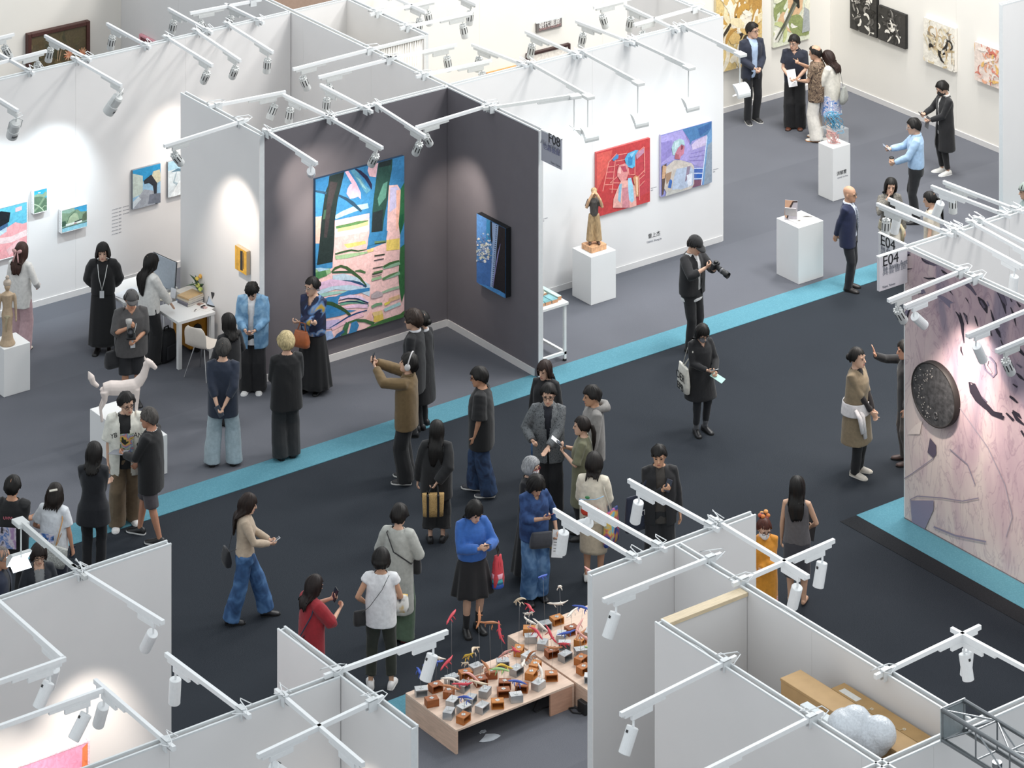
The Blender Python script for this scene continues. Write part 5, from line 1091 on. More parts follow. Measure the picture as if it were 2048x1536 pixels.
def wh1(fx, fy):
    a = 'at aisle end' if fx < .25 else 'at table middle' if fx < .62 else 'near white wall'
    return ('front row ' if fy < .34 else 'middle row ' if fy < .67 else 'back row ')+a
try_place(lx0+.09, ly0+.09, lx1-.1, ly1-.09, 58, .185, wh1)
try_place(lx1+.12, ly0-.12, lx1+.85, ly1+.28, 22, .185, lambda fx, fy: 'on the second table, '+('front' if fy < .4 else 'back')+' part')
# cables and a plug box under the tables, scraps on the floor
q = MB().tube([at(u, v)+Vector((0, 0, z)) for u, v, z in ((1075, 1400, .02), (1066, 1424, .02), (1072, 1428, .02), (1085, 1420, .02), (1100, 1416, .02), (1125, 1404, .02))], .007, 6).build('power_cable', LDK, None, True); tag(q, 'thin black cable on the carpet under the low table', 'cable')
q = MB().tube([at(u, v)+Vector((0, 0, .02)) for u, v in ((1172, 1424), (1160, 1430), (1145, 1428), (1138, 1420), (1150, 1418), (1170, 1428), (1190, 1434), (1210, 1430))], .009, 6).build('power_cable', LDK, None, True); tag(q, 'looped black cable by the second low table', 'cable')
P = at(1171, 1428); q = empty('plug_box', (P.x, P.y, .008), 'black plug box on the carpet by the second low table', 'box'); MB().box((-.05, -.05, 0), (.1, .1, .14)).build('box_body', LDK, q, bevel=.01)
q = MB().tube([(.03, 0, .08), (.06, -.05, .1), (.1, -.06, .03)], .006, 5).build('plug_lead', LDK, q)
for u, v, s, lab in ((980, 1477, .09, 'larger flat white plastic scrap on the carpet beneath the low table'), (965, 1466, .04, 'small white plastic scrap under the low table')):
    P = at(u, v); r2 = random.Random(u); v_ = [(s*r2.uniform(.7, 1.2)*math.cos(t)*1.5, s*r2.uniform(.6, 1.1)*math.sin(t), .008+r2.uniform(0, .012)) for t in [2*math.pi*k/12 for k in range(12)]]
    o = MB().add(v_, [tuple(range(12))]).build('plastic_scrap', mat('#c3cad2', .3), None); o.location = P; m_ = o.modifiers.new('t', 'SOLIDIFY'); m_.thickness = .002; tag(o, lab, 'scrap')
# ---- things stored between the near walls
CB = mat('#b4905f', .75, var=.08, scale=5)
def carton(P, size, label, m=CB, rz=0):
    o = empty('carton', P, label, 'box', None, rz); w, d, h = size
    MB().box((0, 0, 0), (w, d, h-.03)).build('carton_body', m, o, bevel=.004)
    MB().box((-.006, -.006, h-.028), (w+.006, d+.006, h)).build('carton_lid', m, o, bevel=.004)
    return o
zc = 1.72
p0 = on_x(1664, 1378, 23.30); p1 = on_x(1870, 1494, 23.30)
zc = p0.z
o = carton(Vector((23.30, 24.06, .008)), (.17, p0.y-24.06, zc), 'tall flat cardboard art carton with string ties, standing against the long wall')
for f_ in (.33, .62):
    y = (p0.y-24.06)*(1-f_)
    for dx, dz in ((.05, .002), (-.009, -.16)):
        c = Vector((dx, y, zc+dz))
        MB().tube([c+(Vector((.016*math.cos(t), .016*math.sin(t), 0)) if dx > 0 else Vector((0, .016*math.cos(t), .016*math.sin(t)))) for t in [2*math.pi*k/10 for k in range(11)]], .004, 5).build('tie_ring', mat('#e6dcc8', .6), o, True)
    MB().tube([(.05, y, zc+.004), (0, y+.01, zc+.006), (-.012, y+.015, zc-.06), (-.012, y, zc-.15)], .004, 5).build('tie_string', mat('#d3c09a', .8), o, True)
MB().box((.02, p0.y-24.06-.34, zc+.0005), (.10, p0.y-24.06-.08, zc+.002)).build('paper_label', mat('#dcd9d2', .7), o)
o2 = carton(Vector((22.95, 24.05, .008)), (.27, 2.05, on_x(1795, 1505, 22.95).z), 'long lower cardboard carton in front of the tall one', mat('#bd9a6c', .75, var=.06, scale=5))
MB().box((.08, -.009, .75), (.19, -.0065, .90)).build('hand_hole', mat('#d9d9d6', .6), o2)
P = on_x(1600, 1410, 22.62)
q = empty('foam_board', (22.62, 24.9, .008), 'long white foam strip leaning in the storage gap', 'board')
MB().box((0, 0, 0), (.10, P.y-24.9, P.z)).build('foam', mat('#dfe5e6', .8), q, bevel=.004)
q = empty('foam_board', (22.74, 24.9, .008), 'shorter white foam strip beside the longer one', 'board')
MB().box((0, 0, 0), (.10, P.y-25.5, P.z-.12)).build('foam', mat('#d6dcde', .8), q, bevel=.004)
bw_ = MB(); r2 = random.Random(8)
for k in range(9): bw_.ball((r2.uniform(-.12, .12), r2.uniform(-.28, .28), r2.uniform(-.1, .16)), (r2.uniform(.15, .2), r2.uniform(.16, .24), r2.uniform(.14, .2)), 12, 8)
bc = on_x(1718, 1462, 22.72)
sculpt('bubble_wrap', [('plastic_film', bw_, mat('#d9dee4', .25, var=.1, scale=40, bump=.8, alpha=.9), .018, .4)], 'crumpled white bubble wrap heaped over the cartons', 'packaging', Vector((22.74, bc.y, bc.z-.06)), 0, .95)
# ---- aluminium truss over the near walls
A1 = mat('#8d9194', .3, metal=.85, var=.05)
z0 = 3.75
a_ = at(1885, 1420, z0+.29); to = empty('lighting_truss', (a_.x, a_.y, z0), 'square aluminium lighting truss crossing the near walls', 'truss', None, -math.pi/2)
tw_ = .29
Lt = 3.2
for y in (0, tw_):
    for z in (0, .29): MB().tube([(0, y, z), (Lt, y, z)], .024, 10).build('chord', A1, to, True)
nb = 7
for k in range(nb+1):
    x = Lt*k/nb
    for a, b in (((x, 0, 0), (x, 0, .29)), ((x, tw_, 0), (x, tw_, .29)), ((x, 0, .29), (x, tw_, .29)), ((x, 0, 0), (x, tw_, 0))): MB().tube([a, b], .009, 6).build('cross_tube', A1, to)
    if k < nb:
        x2 = Lt*(k+1)/nb; s = k % 2
        MB().tube([(x, 0, .29*s), (x2, 0, .29*(1-s))], .009, 6).build('brace', A1, to); MB().tube([(x, tw_, .29*s), (x2, tw_, .29*(1-s))], .009, 6).build('brace', A1, to)
        MB().tube([(x, tw_*s, .29), (x2, tw_*(1-s), .29)], .009, 6).build('brace', A1, to)
MB().box((-.012, -.02, -.02), (.0, tw_+.02, .31)).build('end_plate', mat('#b9bfc0', .35, metal=.6), to)
# padding leg where the truss stands on the wall tops
MB().tube([(.6, tw_/2, -.09), (.6, tw_/2, 0)], .05, 10).build('support_foot', A1, to)
# ---------------------------------------------------------------- people: figures grown as one skin, clothes fitted over them
def rot(p, piv, a):            # lean forward by a about the hip axis
    y, z = p[1]-piv[1], p[2]-piv[2]
    return Vector((p[0], piv[1]+y*math.cos(a)+z*math.sin(a), piv[2]-y*math.sin(a)+z*math.cos(a)))
MR = [(.80, .172, .118, 0), (.90, .172, .120, 0), (1.0, .158, .112, 0), (1.1, .156, .112, .004), (1.2, .168, .118, .008), (1.3, .180, .120, .006), (1.36, .178, .110, 0), (1.41, .135, .086, -.008), (1.45, .074, .064, -.012), (1.478, .056, .056, -.012)]
FR = [(.80, .170, .120, 0), (.90, .170, .120, 0), (1.0, .138, .102, 0), (1.1, .128, .100, .004), (1.2, .145, .114, .012), (1.28, .155, .118, .012), (1.36, .153, .100, 0), (1.41, .116, .080, -.008), (1.45, .066, .058, -.012), (1.478, .048, .050, -.012)]
def ring(z, hw, hd, yc, n=28, e=2.4, pl=0, k=11, ph=0):
    o = []
    for i in range(n):
        t = 2*math.pi*i/n; c, s = math.cos(t), math.sin(t)
        q = 1+pl*math.cos(k*t+ph)
        o.append(Vector((hw*q*math.copysign(abs(c)**(2/e), c), yc+hd*q*math.copysign(abs(s)**(2/e), s), z)))
    return o
def interp(tab, z):
    if z <= tab[0][0]: return tab[0][1:]
    for a, b in zip(tab, tab[1:]):
        if z <= b[0]:
            t = (z-a[0])/(b[0]-a[0]); return tuple(a[i]+(b[i]-a[i])*t for i in (1, 2, 3))
    return tab[-1][1:]
def ik(S_, W, l1, l2, pole):
    d = W-S_; L = d.length; m = (l1+l2)*.997
    if L > m: W = S_+d*(m/L); d = W-S_; L = m
    L = max(L, abs(l1-l2)+.02)
    a = (l1*l1-l2*l2+L*L)/(2*L); h = math.sqrt(max(l1*l1-a*a, 0))
    u = d.normalized(); p = pole-u*pole.dot(u)
    p = p.normalized() if p.length > 1e-5 else Vector((0, -1, 0))
    return S_+u*a+p*h, W
HEADROWS = [(-.119, .020, .080, .040), (-.108, .040, .091, .0), (-.08, .056, .094, -.045), (-.05, .065, .092, -.072), (-.015, .071, .090, -.088), (.02, .074, .093, -.096), (.05, .075, .092, -.098), (.08, .066, .077, -.088), (.10, .050, .05, -.065), (.115, .022, .015, -.03)]
def add_head(b, HM, fem):
    rings = []
    for z, hw, yf, yb in HEADROWS:
        if fem: hw *= .95
        yc, hd = (yf+yb)/2, (yf-yb)/2
        rings.append([HM @ p for p in ring(z, hw, hd, yc, 24, 2.15)])
    b.ring_loft(rings)
    b.tube([HM @ Vector(p) for p in ((0, .084, .012), (0, .098, -.012), (0, .112, -.036), (0, .088, -.044))], [.009, .011, .015, .012], 8)
    for s in (-1, 1):
        b.ball((0, 0, 0), (.008, .019, .031), 8, 6, HM @ Matrix.Translation((s*.077, -.008, -.012)) @ Matrix.Rotation(s*.35, 4, 'Z'))
        b.ball((0, 0, 0), (.026, .012, .007), 8, 5, HM @ Matrix.Translation((s*.033, .084, .022)))
    b.ball((0, 0, 0), (.021, .012, .011), 8, 5, HM @ Matrix.Translation((0, .086, -.070)))
    b.ball((0, 0, 0), (.02, .014, .014), 8, 5, HM @ Matrix.Translation((0, .082, -.103)))
HAND = {'relax': (18, 22, 20, .25), 'grip': (45, 55, 40, .8), 'flat': (4, 6, 6, .1), 'fist': (80, 85, 55, 1.0), 'point': None}
def add_hand(b, W, f, n, right, pose):
    f = f.normalized(); n = (n-f*n.dot(f)).normalized()
    a = f.cross(n) if right else n.cross(f)          # towards the thumb
    K = W+f*.088
    rings = []
    for t, hw, th in ((-.01, .024, .019), (.02, .032, .017), (.055, .040, .015), (.088, .041, .012), (.096, .036, .009)):
        c = W+f*t
        rings.append([c+a*hw*math.cos(q)+n*th*math.sin(q) for q in [2*math.pi*k/10 for k in range(10)]])
    b.ring_loft(rings)
    cu = HAND.get(pose) or (70, 80, 50, .8)
    for i, (off, L) in enumerate(((.030, .072), (.010, .082), (-.010, .077), (-.029, .060))):
        c = cu[:3] if not (pose == 'point' and i == 0) else (3, 3, 3)
        p = K+a*off-f*.006; ang = 0; pts = [p-f*.02, p]
        for j, q in enumerate((.42, .33, .25)):
            ang += math.radians(c[j]); d = f*math.cos(ang)+n*math.sin(ang)+a*off*.9*(1-cu[3])
            p = p+d.normalized()*L*q*1.05; pts.append(p)
        b.tube(pts, [.0095, .0095, .009, .0085, .007], 6)
    p = W+f*.028+a*.028; d1 = (a*.75+f*.6+n*(.25+.5*cu[3])).normalized(); d2 = (a*(.35-.5*cu[3])+f*.85+n*(.2+.5*cu[3])).normalized()
    b.tube([W+f*.015+a*.012, p, p+d1*.036, p+d1*.036+d2*.032], [.013, .0125, .011, .0085], 6)
    return W+f*.075+n*.018, f, n, a
def hair_mesh(HM, st, seed, clear=None):
    r_ = random.Random(seed); N = 48; Mx = 18
    sty = st['s']; th = st.get('th', {'short': .016, 'curly': .034, 'crew': .007, 'bob': .022, 'long': .018}.get(sty, .014))
    L = st.get('len', .30); part = st.get('part', 0); fr = st.get('fringe', .062)
    A_, B_, C_ = .081+th, .098+th, .113+th
    sm = lambda x: 0 if x < 0 else 1 if x > 1 else x*x*(3-2*x)
    rings = []
    low = []
    for i in range(N):
        th_ = 2*math.pi*i/N; a = abs(((th_+math.pi) % (2*math.pi))-math.pi)*180/math.pi   # 0 front .. 180 back
        if sty in ('short', 'curly', 'crew', 'bald', 'pony', 'tied'):
            z = fr+(.0-fr)*sm((a-42)/30)+(-.075)*sm((a-85)/60)
            if sty in ('pony', 'tied'): z = fr+(-.03-fr)*sm((a-50)/40)-.04*sm((a-110)/50)
        elif sty == 'bob':
            z = fr+(-L-fr)*sm((a-40)/28)
        else:
            z = fr+(-min(L, .17)-fr)*sm((a-44)/26)-(L-min(L, .17))*sm((a-95)/35)
        if a < 60: z -= .024*max(0, math.sin(th_+(1.1 if seed % 2 else -1.1)))*(1 if sty != 'bald' else 0)
        z += r_.uniform(-.012, .012)*(1.8 if z < -.1 else .8)
        low.append(z)
    for j in range(Mx+1):
        t = j/Mx; R_ = []
        if sty == 'bald': t = .52+.48*t
        for i in range(N):
            th_ = 2*math.pi*i/N; z1 = low[i]
            sx, cy = math.sin(th_), math.cos(th_)
            L1 = .17
            if z1 >= 0: tot = L1*math.acos(min(1, z1/C_))/(math.pi/2)
            else: tot = L1-z1
            s_ = t*tot
            if s_ <= L1:
                ph = s_/L1*math.pi/2; r = math.sin(ph); z = C_*math.cos(ph)
            else:
                z = -(s_-L1); r = 1
                if sty in ('short', 'crew', 'curly', 'bald', 'pony', 'tied'): r = 1-.25*sm(-z/.1)
                elif sty == 'bob': r = 1.04+.06*math.sin(min(1, -z/.12)*2.2)-.2*sm((-z-L+.05)/.05)*(1 if L < .2 else .3)
                else: r = 1.0-.05*sm(-z/.12)+.1*sm((-z-.1)/.12)-.3*sm((-z-L+.14)/.14)
            rip = (.004*math.sin(th_*19+seed+z*9)+.0035*math.sin(th_*31+z*14)+.0022*math.sin(th_*57+z*6+seed)+(.006*math.sin(th_*4+seed)*math.sin(z*38+seed) if sty in ('short', 'crew') else .003*math.sin(th_*3+seed+z*20)))*min(1, s_/.06)
            if sty == 'curly': rip += .010*math.sin(th_*9+z*60+seed)*math.cos(z*75+th_*5)
            x, y = (A_*r+rip)*sx, (B_*r+rip)*cy
            if z < -.1 and sty == 'long' and cy < 0: y = min(y, -.105-.05*sm((-z-.14)/.1)) if abs(sx) < .8 else y
            if part and s_ < .12: z -= .006*math.exp(-((x-part)/.012)**2)
            if z < -.06 and sty in ('long', 'bob'):
                q = HM @ Vector((x, y-.004, -.06)); q.z += z+.06
                if clear and q.z < 1.5:
                    w_ = sm((1.5-q.z)/.07); bk, fr_ = clear(q.z)
                    if cy > .55: q.y = max(q.y, q.y*(1-w_)+(fr_+.03)*w_)
                    elif abs(q.x) < .17: q.y = min(q.y, q.y*(1-w_)+(bk-.02-.012*math.sin(q.x*40+seed))*w_)
                R_.append(q)
            else: R_.append(HM @ Vector((x, y-.004, z)))
        rings.append(R_)
    c = HM @ Vector((0, -.004, -.02))
    rings.append([p+(c-p)*.10+Vector((0, 0, .006)) for p in rings[-1]])
    b = MB(); b.ring_loft(rings, sty != 'bald')
    if sty == 'pony':
        b.tube([HM @ Vector(p) for p in ((0, -.10, .015), (0, -.135, .0), (0, -.155, -.09), (.01, -.15, -.20), (.01, -.14, -st.get('tail', .30)))], [.02, .03, .036, .030, .008], 10)
    if sty == 'tied': b.ball((0, 0, 0), (.045, .04, .042), 10, 8, HM @ Matrix.Translation((0, -.115, -.02+st.get('up', 0))))
    return b
_SK = {}
def fabric(col, pat=None, rough=.85, bump=.25):
    k = (col, pat)
    if k in _SK: return _SK[k]
    if not pat: m = mat(col, rough, var=.10, scale=22, bump=bump, sheen=.15)
    else:
        m = bpy.data.materials.new('fabric'); m.use_nodes = True; nt = m.node_tree; b = nt.nodes['Principled BSDF']
        tc = nt.nodes.new('ShaderNodeTexCoord'); no = nt.nodes.new('ShaderNodeTexNoise'); rp = nt.nodes.new('ShaderNodeValToRGB')
        cols, sc, dist = pat
        no.inputs['Scale'].default_value = sc; no.inputs['Detail'].default_value = 2; no.inputs['Distortion'].default_value = dist
        nt.links.new(tc.outputs['Object'], no.inputs['Vector']); nt.links.new(no.outputs['Fac'], rp.inputs[0])
        e = rp.color_ramp.elements; rp.color_ramp.interpolation = 'LINEAR'
        n = len(cols); e[0].position = .36; e[0].color = lin(cols[0])+(1,); e[1].position = .64; e[1].color = lin(cols[-1])+(1,)
        for i in range(1, n-1): q = e.new(.36+.28*i/(n-1)); q.color = lin(cols[i])+(1,)
        nt.links.new(rp.outputs[0], b.inputs['Base Color']); b.inputs['Roughness'].default_value = rough
    _SK[k] = m
    return m
DENIM = ('denim', ('#1d2b42', '#2d4564', '#40618a', '#2a4060'), 9, .6)
ARMS = {
 'side': ((.235, .03, .80), (-.235, .03, .80)), 'front': ((.05, .22, 1.0), (-.05, .225, .985)),
 'phone': ((.07, .30, 1.13), (-.06, .29, 1.10)), 'back': ((.05, -.20, .90), (-.05, -.205, .89)), 'cross': ((-.11, .235, 1.14), (.11, .215, 1.10)),
}
PEOPLE = {}
def person(key, feet, hgt, face, label, fem=False, skin='#cfa78f', hair=None, top=None, inner=None, bottom=None, shoes='#1b1b1d', sole=None, arms='side', R=None, L=None, hp=('relax', 'relax'), hn=(None, None), lean=0, hy=0, hpi=8, ht=0, ft=None, wf=1.0, glasses=None, mask=None, cap=None, collar=None, socks=None, extra=None, hf=(None, None), pole=(None, None), sway=0):
    P = at(feet[1], feet[2], hgt) if feet[0] == 't' else at(*feet, 0)
    P.z = 0
    if isinstance(hgt, tuple): hgt = H*(1-(hgt[1]-CY)/(feet[1]-CY))
    s = hgt/1.735
    f3 = Vector((-SN, -CS))*math.cos(math.radians(face))+Vector((CS, -SN))*math.sin(math.radians(face))
    rz = math.atan2(f3.y, f3.x)-math.pi/2
    root = empty('person', P, label, 'person', 'visitors and staff at the fair', rz); root.scale = (s, s, s)
    WM = Matrix.Translation(P) @ Matrix.Rotation(rz, 4, 'Z') @ Matrix.Diagonal((s, s, s, 1))
    seed = sum(ord(c)*(i+3) for i, c in enumerate(key)) % 997
    tab = FR if fem else MR
    la = math.radians(lean); piv = (0, 0, .95)
    T = lambda p: rot(p, piv, la*min(1, max(0, (p[2]-.95)/.2+.4))) if p[2] > .87 else Vector(p)
    RM_, LM_ = ARMS[arms] if arms else ARMS['side']
    tg = [Vector(R or RM_), Vector(L or LM_)]
    N0 = T(Vector((0, -.012, 1.465)))
    HM = Matrix.Translation(N0) @ Matrix.Rotation(math.radians(-hy), 4, 'Z') @ Matrix.Rotation(math.radians(ht), 4, 'Y') @ Matrix.Rotation(-math.radians(hpi)-la*.3, 4, 'X') @ Matrix.Translation((0, .024, .132)) @ Matrix.Diagonal((1.1, 1.1, 1.1, 1))
    shw = .150 if fem else .170
    body = MB(); joints = []
    body.ring_loft([[T(p) for p in ring(z, hw*.93*wf, hd*.93*wf, yc, 20)] for z, hw, hd, yc in tab])
    body.tube([T(Vector((0, -.02, 1.38))), T(Vector((0, -.015, 1.46))), HM @ Vector((0, -.02, -.08)), HM @ Vector((0, -.01, -.03))], [.06, .05, .050, .055] if fem else [.066, .058, .057, .06], 12)
    add_head(body, HM, fem)
    hands = []
    for i, sx in ((0, 1), (1, -1)):
        Sj = T(Vector((sx*shw*(.5+.5*wf), -.005, 1.385)))
        pl = Vector(pole[i]) if pole[i] else Vector((sx*.75, -.55, -.55))
        E_, W = ik(Sj, tg[i], .285, .255, pl)
        k = .92 if fem else 1.0
        body.tube([Sj+Vector((-sx*.04, 0, .0)), Sj, Sj.lerp(E_, .35), Sj.lerp(E_, .75), E_, E_.lerp(W, .25), E_.lerp(W, .6), W], [q*k for q in (.055, .052, .046, .040, .036, .038, .031, .024)], 10)
        f_ = Vector(hf[i]) if hf[i] else (W-E_).normalized()
        n_ = Vector(hn[i]) if hn[i] else (Vector((-sx, .15, .1)) if abs(f_.z) > .6 else Vector((-sx*.6, -.2, .7)))
        hands.append(add_hand(body, W, f_, n_, i == 0, hp[i])); joints.append((Sj, E_, W))
    ft = ft or [(.088, .02, 9), (-.088, -.015, 9)]
    legs = []
    for i, sx in ((0, 1), (1, -1)):
        fx, fy, fa = ft[i]; lift = ft[i][3] if False else 0
        Hj = Vector((sx*.088, 0, .90)); A_ = Vector((fx, fy, .085))
        K_, A_ = ik(Hj, A_, .418, .408, Vector((sx*.12, 1, 0)))
        legs.append((Hj, K_, A_, -sx*math.radians(fa)))
        body.tube([Hj+Vector((-sx*.02, 0, .03)), Hj.lerp(K_, .15), Hj.lerp(K_, .6), K_, K_.lerp(A_, .3), K_.lerp(A_, .7), A_, A_-Vector((0, 0, .03))], [q*(.9 if bottom and bottom['k'] not in ('skirt', 'shorts') else 1) for q in (.085, .085, .067, .052, .054, .042, .034, .034)], 10)
        d = Vector((math.sin(legs[-1][3]*-1), math.cos(legs[-1][3]), 0)) if False else Vector((sx*math.sin(math.radians(fa)), math.cos(math.radians(fa)), 0))
        B_ = Vector((A_.x, A_.y, 0))
        body.tube([B_-d*.05+Vector((0, 0, .045)), B_+Vector((0, 0, .045)), B_+d*.09+Vector((0, 0, .036)), B_+d*.155+Vector((0, 0, .026)), B_+d*.185+Vector((0, 0, .022))], [.014, .02, .017, .012, .006] if shoes else [.026, .036, .035, .032, .016], 8)
        legs[-1] = (Hj, K_, A_, d)
    TASKS.append((body.mesh('body'), .0078, .28, 'body', mat(skin, .55, var=.07, scale=9), root, None))
    # ------------- face parts
    HP = lambda b, n_, m_: b.build(n_, m_, root, True)
    dark = mat('#1d1512', .4)
    for sx in (-1, 1):
        HP(MB().ball((0, 0, 0), (.0145, .006, .006), 8, 6, HM @ Matrix.Translation((sx*.032, .0895, -.001))), 'eye', dark)
        HP(MB().tube([HM @ Vector((sx*q, .0945-.6*(q-.03)**2*8, z)) for q, z in ((.014, .020), (.030, .0255), (.048, .019))], [.003, .0042, .002], 6), 'eyebrow', dark)
    if not mask: HP(MB().ball((0, 0, 0), (.022, .007, .0065), 10, 6, HM @ Matrix.Translation((0, .0935, -.071))), 'mouth', mat('#9d5a50', .5))
    if mask:
        rr = []
        for z, w_, yy in ((-.112, .035, .088), (-.095, .056, .098), (-.055, .062, .118), (-.02, .054, .112), (-.012, .03, .106)):
            rr.append([HM @ Vector((w_*math.cos(t), -.005+(yy+.005)*abs(math.sin(t))**.7 if math.sin(t) > 0 else .0, z)) for t in [math.pi*k/12 for k in range(13)]])
        b = MB(); n = 13
        b.v = [p for q in rr for p in q]; b.f = [(i*n+j, i*n+j+1, (i+1)*n+j+1, (i+1)*n+j) for i in range(4) for j in range(12)]
        o = b.build('face_mask', fabric(mask), root, True); q = o.modifiers.new('t', 'SOLIDIFY'); q.thickness = .003
    if glasses:
        b = MB()
        for sx in (-1, 1):
            b.tube([HM @ Vector((sx*.034+.023*math.cos(t), .103, -.003+.019*math.sin(t))) for t in [2*math.pi*k/14 for k in range(15)]], .0028, 5)
            b.tube([HM @ Vector(p) for p in ((sx*.057, .102, .004), (sx*.079, .05, .004), (sx*.080, -.01, .0))], .0025, 5)
        b.tube([HM @ Vector((x, .106, .0)) for x in (-.011, .011)], .0025, 5)
        HP(b, 'glasses', mat(glasses, .3))
    hm_ = None
    if hair:
        hm_ = mat(hair.get('c', '#15120f'), hair.get('r', .52), var=.45, scale=14, stretch=(6, 6, .6), spec=.3)
        HP(hair_mesh(HM, hair, seed, lambda z: (lambda q: (T(Vector((0, q[2]-q[1]*wf-.02, z))).y-.012, T(Vector((0, q[2]+q[1]*wf+.02, z))).y))(interp(tab, z))), 'hair', hm_)
    if cap:
        cc, vis = cap
        b = MB(); rings = []
        for j in range(9):
            ph = math.pi/2*(1-j/8)*.97; rings.append([HM @ Vector((.092*math.cos(ph)*math.cos(t), -.004+.113*math.cos(ph)*math.sin(t), .03+.102*math.sin(ph))) for t in [2*math.pi*k/28 for k in range(28)]])
        b.ring_loft(rings[::-1]); b.ball((0, 0, 0), (.009, .009, .006), 8, 5, HM @ Matrix.Translation((0, -.004, .133)))
        o = HP(b, 'cap', fabric(cc)); v = []
        vd = 1 if vis > 0 else -1
        for y_, w_, z_ in ((.085, .078, .034), (.13, .074, .030), (.165, .055, .018), (.182, .025, .010)):
            v.append([HM @ Vector((w_*q, vd*(y_-.014*q*q), z_-.012*q*q)) for q in (-1, -.6, -.2, .2, .6, 1)])
        c = MB(); c.v = [p for q in v for p in q]; c.f = [(i*6+j, i*6+j+1, (i+1)*6+j+1, (i+1)*6+j) for i in range(3) for j in range(5)]
        w = c.build('visor', fabric(cc), o, True); q = w.modifiers.new('t', 'SOLIDIFY'); q.thickness = .006
    # ------------- clothes
    rnd = random.Random(seed)
    def folds(amp, zlim=None):
        w = [(rnd.uniform(8, 26), rnd.uniform(-14, 14), rnd.uniform(10, 30), rnd.uniform(0, 6)) for _ in range(5)]
        def fn(co, no):
            d = sum(np.sin(co[:, 0]*a+co[:, 1]*b+co[:, 2]*c+e) for a, b, c, e in w)/3
            d2 = np.sin(co[:, 0]*55+co[:, 2]*38+3*np.sin(co[:, 2]*9+seed))*.5
            return co+no*((d+d2*.6)*amp)[:, None]
        return fn
    def torso_front(z):
        hw, hd, yc = interp(tab, z); return yc+hd
    def garment(name, g, under=False):
        e = g.get('ease', .018); hem = g.get('hem', .80); fl = g.get('flare', 0); lo = g.get('loose', 0)
        zs = [z for z in (.2, .3, .4, .5, .6, .7, .8, .9, 1.0, 1.1, 1.2, 1.28, 1.34) if z > hem+.03]
        zs = [hem]+zs+[1.375, 1.41, 1.437, 1.455]
        b = MB(); rings = []; fronts = []
        for z in zs:
            hw, hd, yc = interp(tab, z)
            if z < 1.35 and lo: kz = min(1, (1.38-z)/.22); hw = max(hw, hw+((.140 if fem else .163)+lo*.62-hw)*kz); hd = max(hd, hd+(.112+lo*.45-hd)*kz)
            q = fl*max(0, (1.05-z))
            ee = e if z < 1.36 else min(e, .014)
            rings.append([T(p) for p in ring(z, (hw+ee+q)*wf, (hd+ee+q*.9)*wf, yc, 28, 2.3)]); fronts.append((z, (hd+ee+q*.9)*wf+yc, 0, 0))
        b.ring_loft(rings)
        sl = g.get('sleeve', 'long')
        if sl:
            for i, (Sj, E_, W) in enumerate(joints):
                se = e*.9+g.get('slv', 0); k = .92 if fem else 1.0
                sx = 1 if i == 0 else -1
                pts = [Sj+Vector((-sx*.05, 0, .005)), Sj+Vector((0, 0, .004)), Sj.lerp(E_, .3)]; rs = [.062*k+se*.5, .060*k+se*.6, .052*k+se]
                if sl == 'short': pts.append(Sj.lerp(E_, g.get('sl', .72))); rs.append(.050*k+se*1.3)
                elif sl == 'cap': pts = pts[:2]+[Sj.lerp(E_, .25)]; rs = rs[:2]+[.054*k+se]
                else:
                    fr_ = {'long': .97, 'three': .55, 'elbow': .12}[sl]
                    pts += [Sj.lerp(E_, .7), E_, E_.lerp(W, fr_*.4), E_.lerp(W, fr_*.8), E_.lerp(W, fr_)]; rs += [.045*k+se, .042*k+se*1.1, .041*k+se, .036*k+se*.9, .033*k+se*.8]
                b.tube(pts, rs, 12)
        op = g.get('open'); nk = g.get('neck', 1.452); dv = g.get('dv', 0)
        def post(me):
            bm = bmesh.new(); bm.from_mesh(me); kill = []
            for f in bm.faces:
                c = f.calc_center_median()
                q = rot(c, piv, -la) if c.z > .87 and la else c
                lim = interp(fronts, q.z)[0]+.028
                if q.z > nk and abs(q.x) < .085 and abs(q.y) < .10: kill.append(f); continue
                if dv and q.y > 0 and q.z > nk-dv and abs(q.x) < .062*(q.z-nk+dv)/dv+.004 and q.y < lim: kill.append(f); continue
                if op and q.y > .02 and q.y < lim and hem-.02 < q.z < 1.46:
                    wt, wm, wh = op; t = (q.z-hem)/(1.44-hem)
                    w_ = wm+(wt-wm)*max(0, (t-.45)/.55) if t > .45 else wh+(wm-wh)*t/.45
                    if abs(q.x-g.get('ox', 0)) < w_: kill.append(f)
                if f.normal.z < -.75 and q.z < hem+.014: kill.append(f)
            bmesh.ops.delete(bm, geom=list(set(kill)), context='FACES')
            bm.to_mesh(me); bm.free()
        TASKS.append((b.mesh(name), .0115, .55, name, fabric(g['c'], g.get('pat')), root, post, folds(g.get('amp', .0035)), g.get('tex')))
    if inner: garment(inner.get('n', 'shirt'), {'ease': .008, 'sleeve': None, **inner}, True)
    if top: garment(top.get('n', 'top'), top)
    if collar:
        b = MB(); pts = []
        for k in range(13):
            t = math.radians(-68+k*(360-44)/12+90+0); pts.append(T(Vector((.066*math.cos(t+math.pi/2-.38), -.012+.068*math.sin(t+math.pi/2-.38), 1.452+.01*math.cos(t)))))
        pts = [T(Vector((.068*math.cos(t), -.010+.070*math.sin(t), 1.452-.012*math.sin(t)))) for t in [math.radians(108+324*k/14) for k in range(15)]]
        b.tube(pts, [.010]+[.014]*13+[.010], 8, flat=1.5); b.build('collar', fabric(collar), root, True)
    bt = bottom
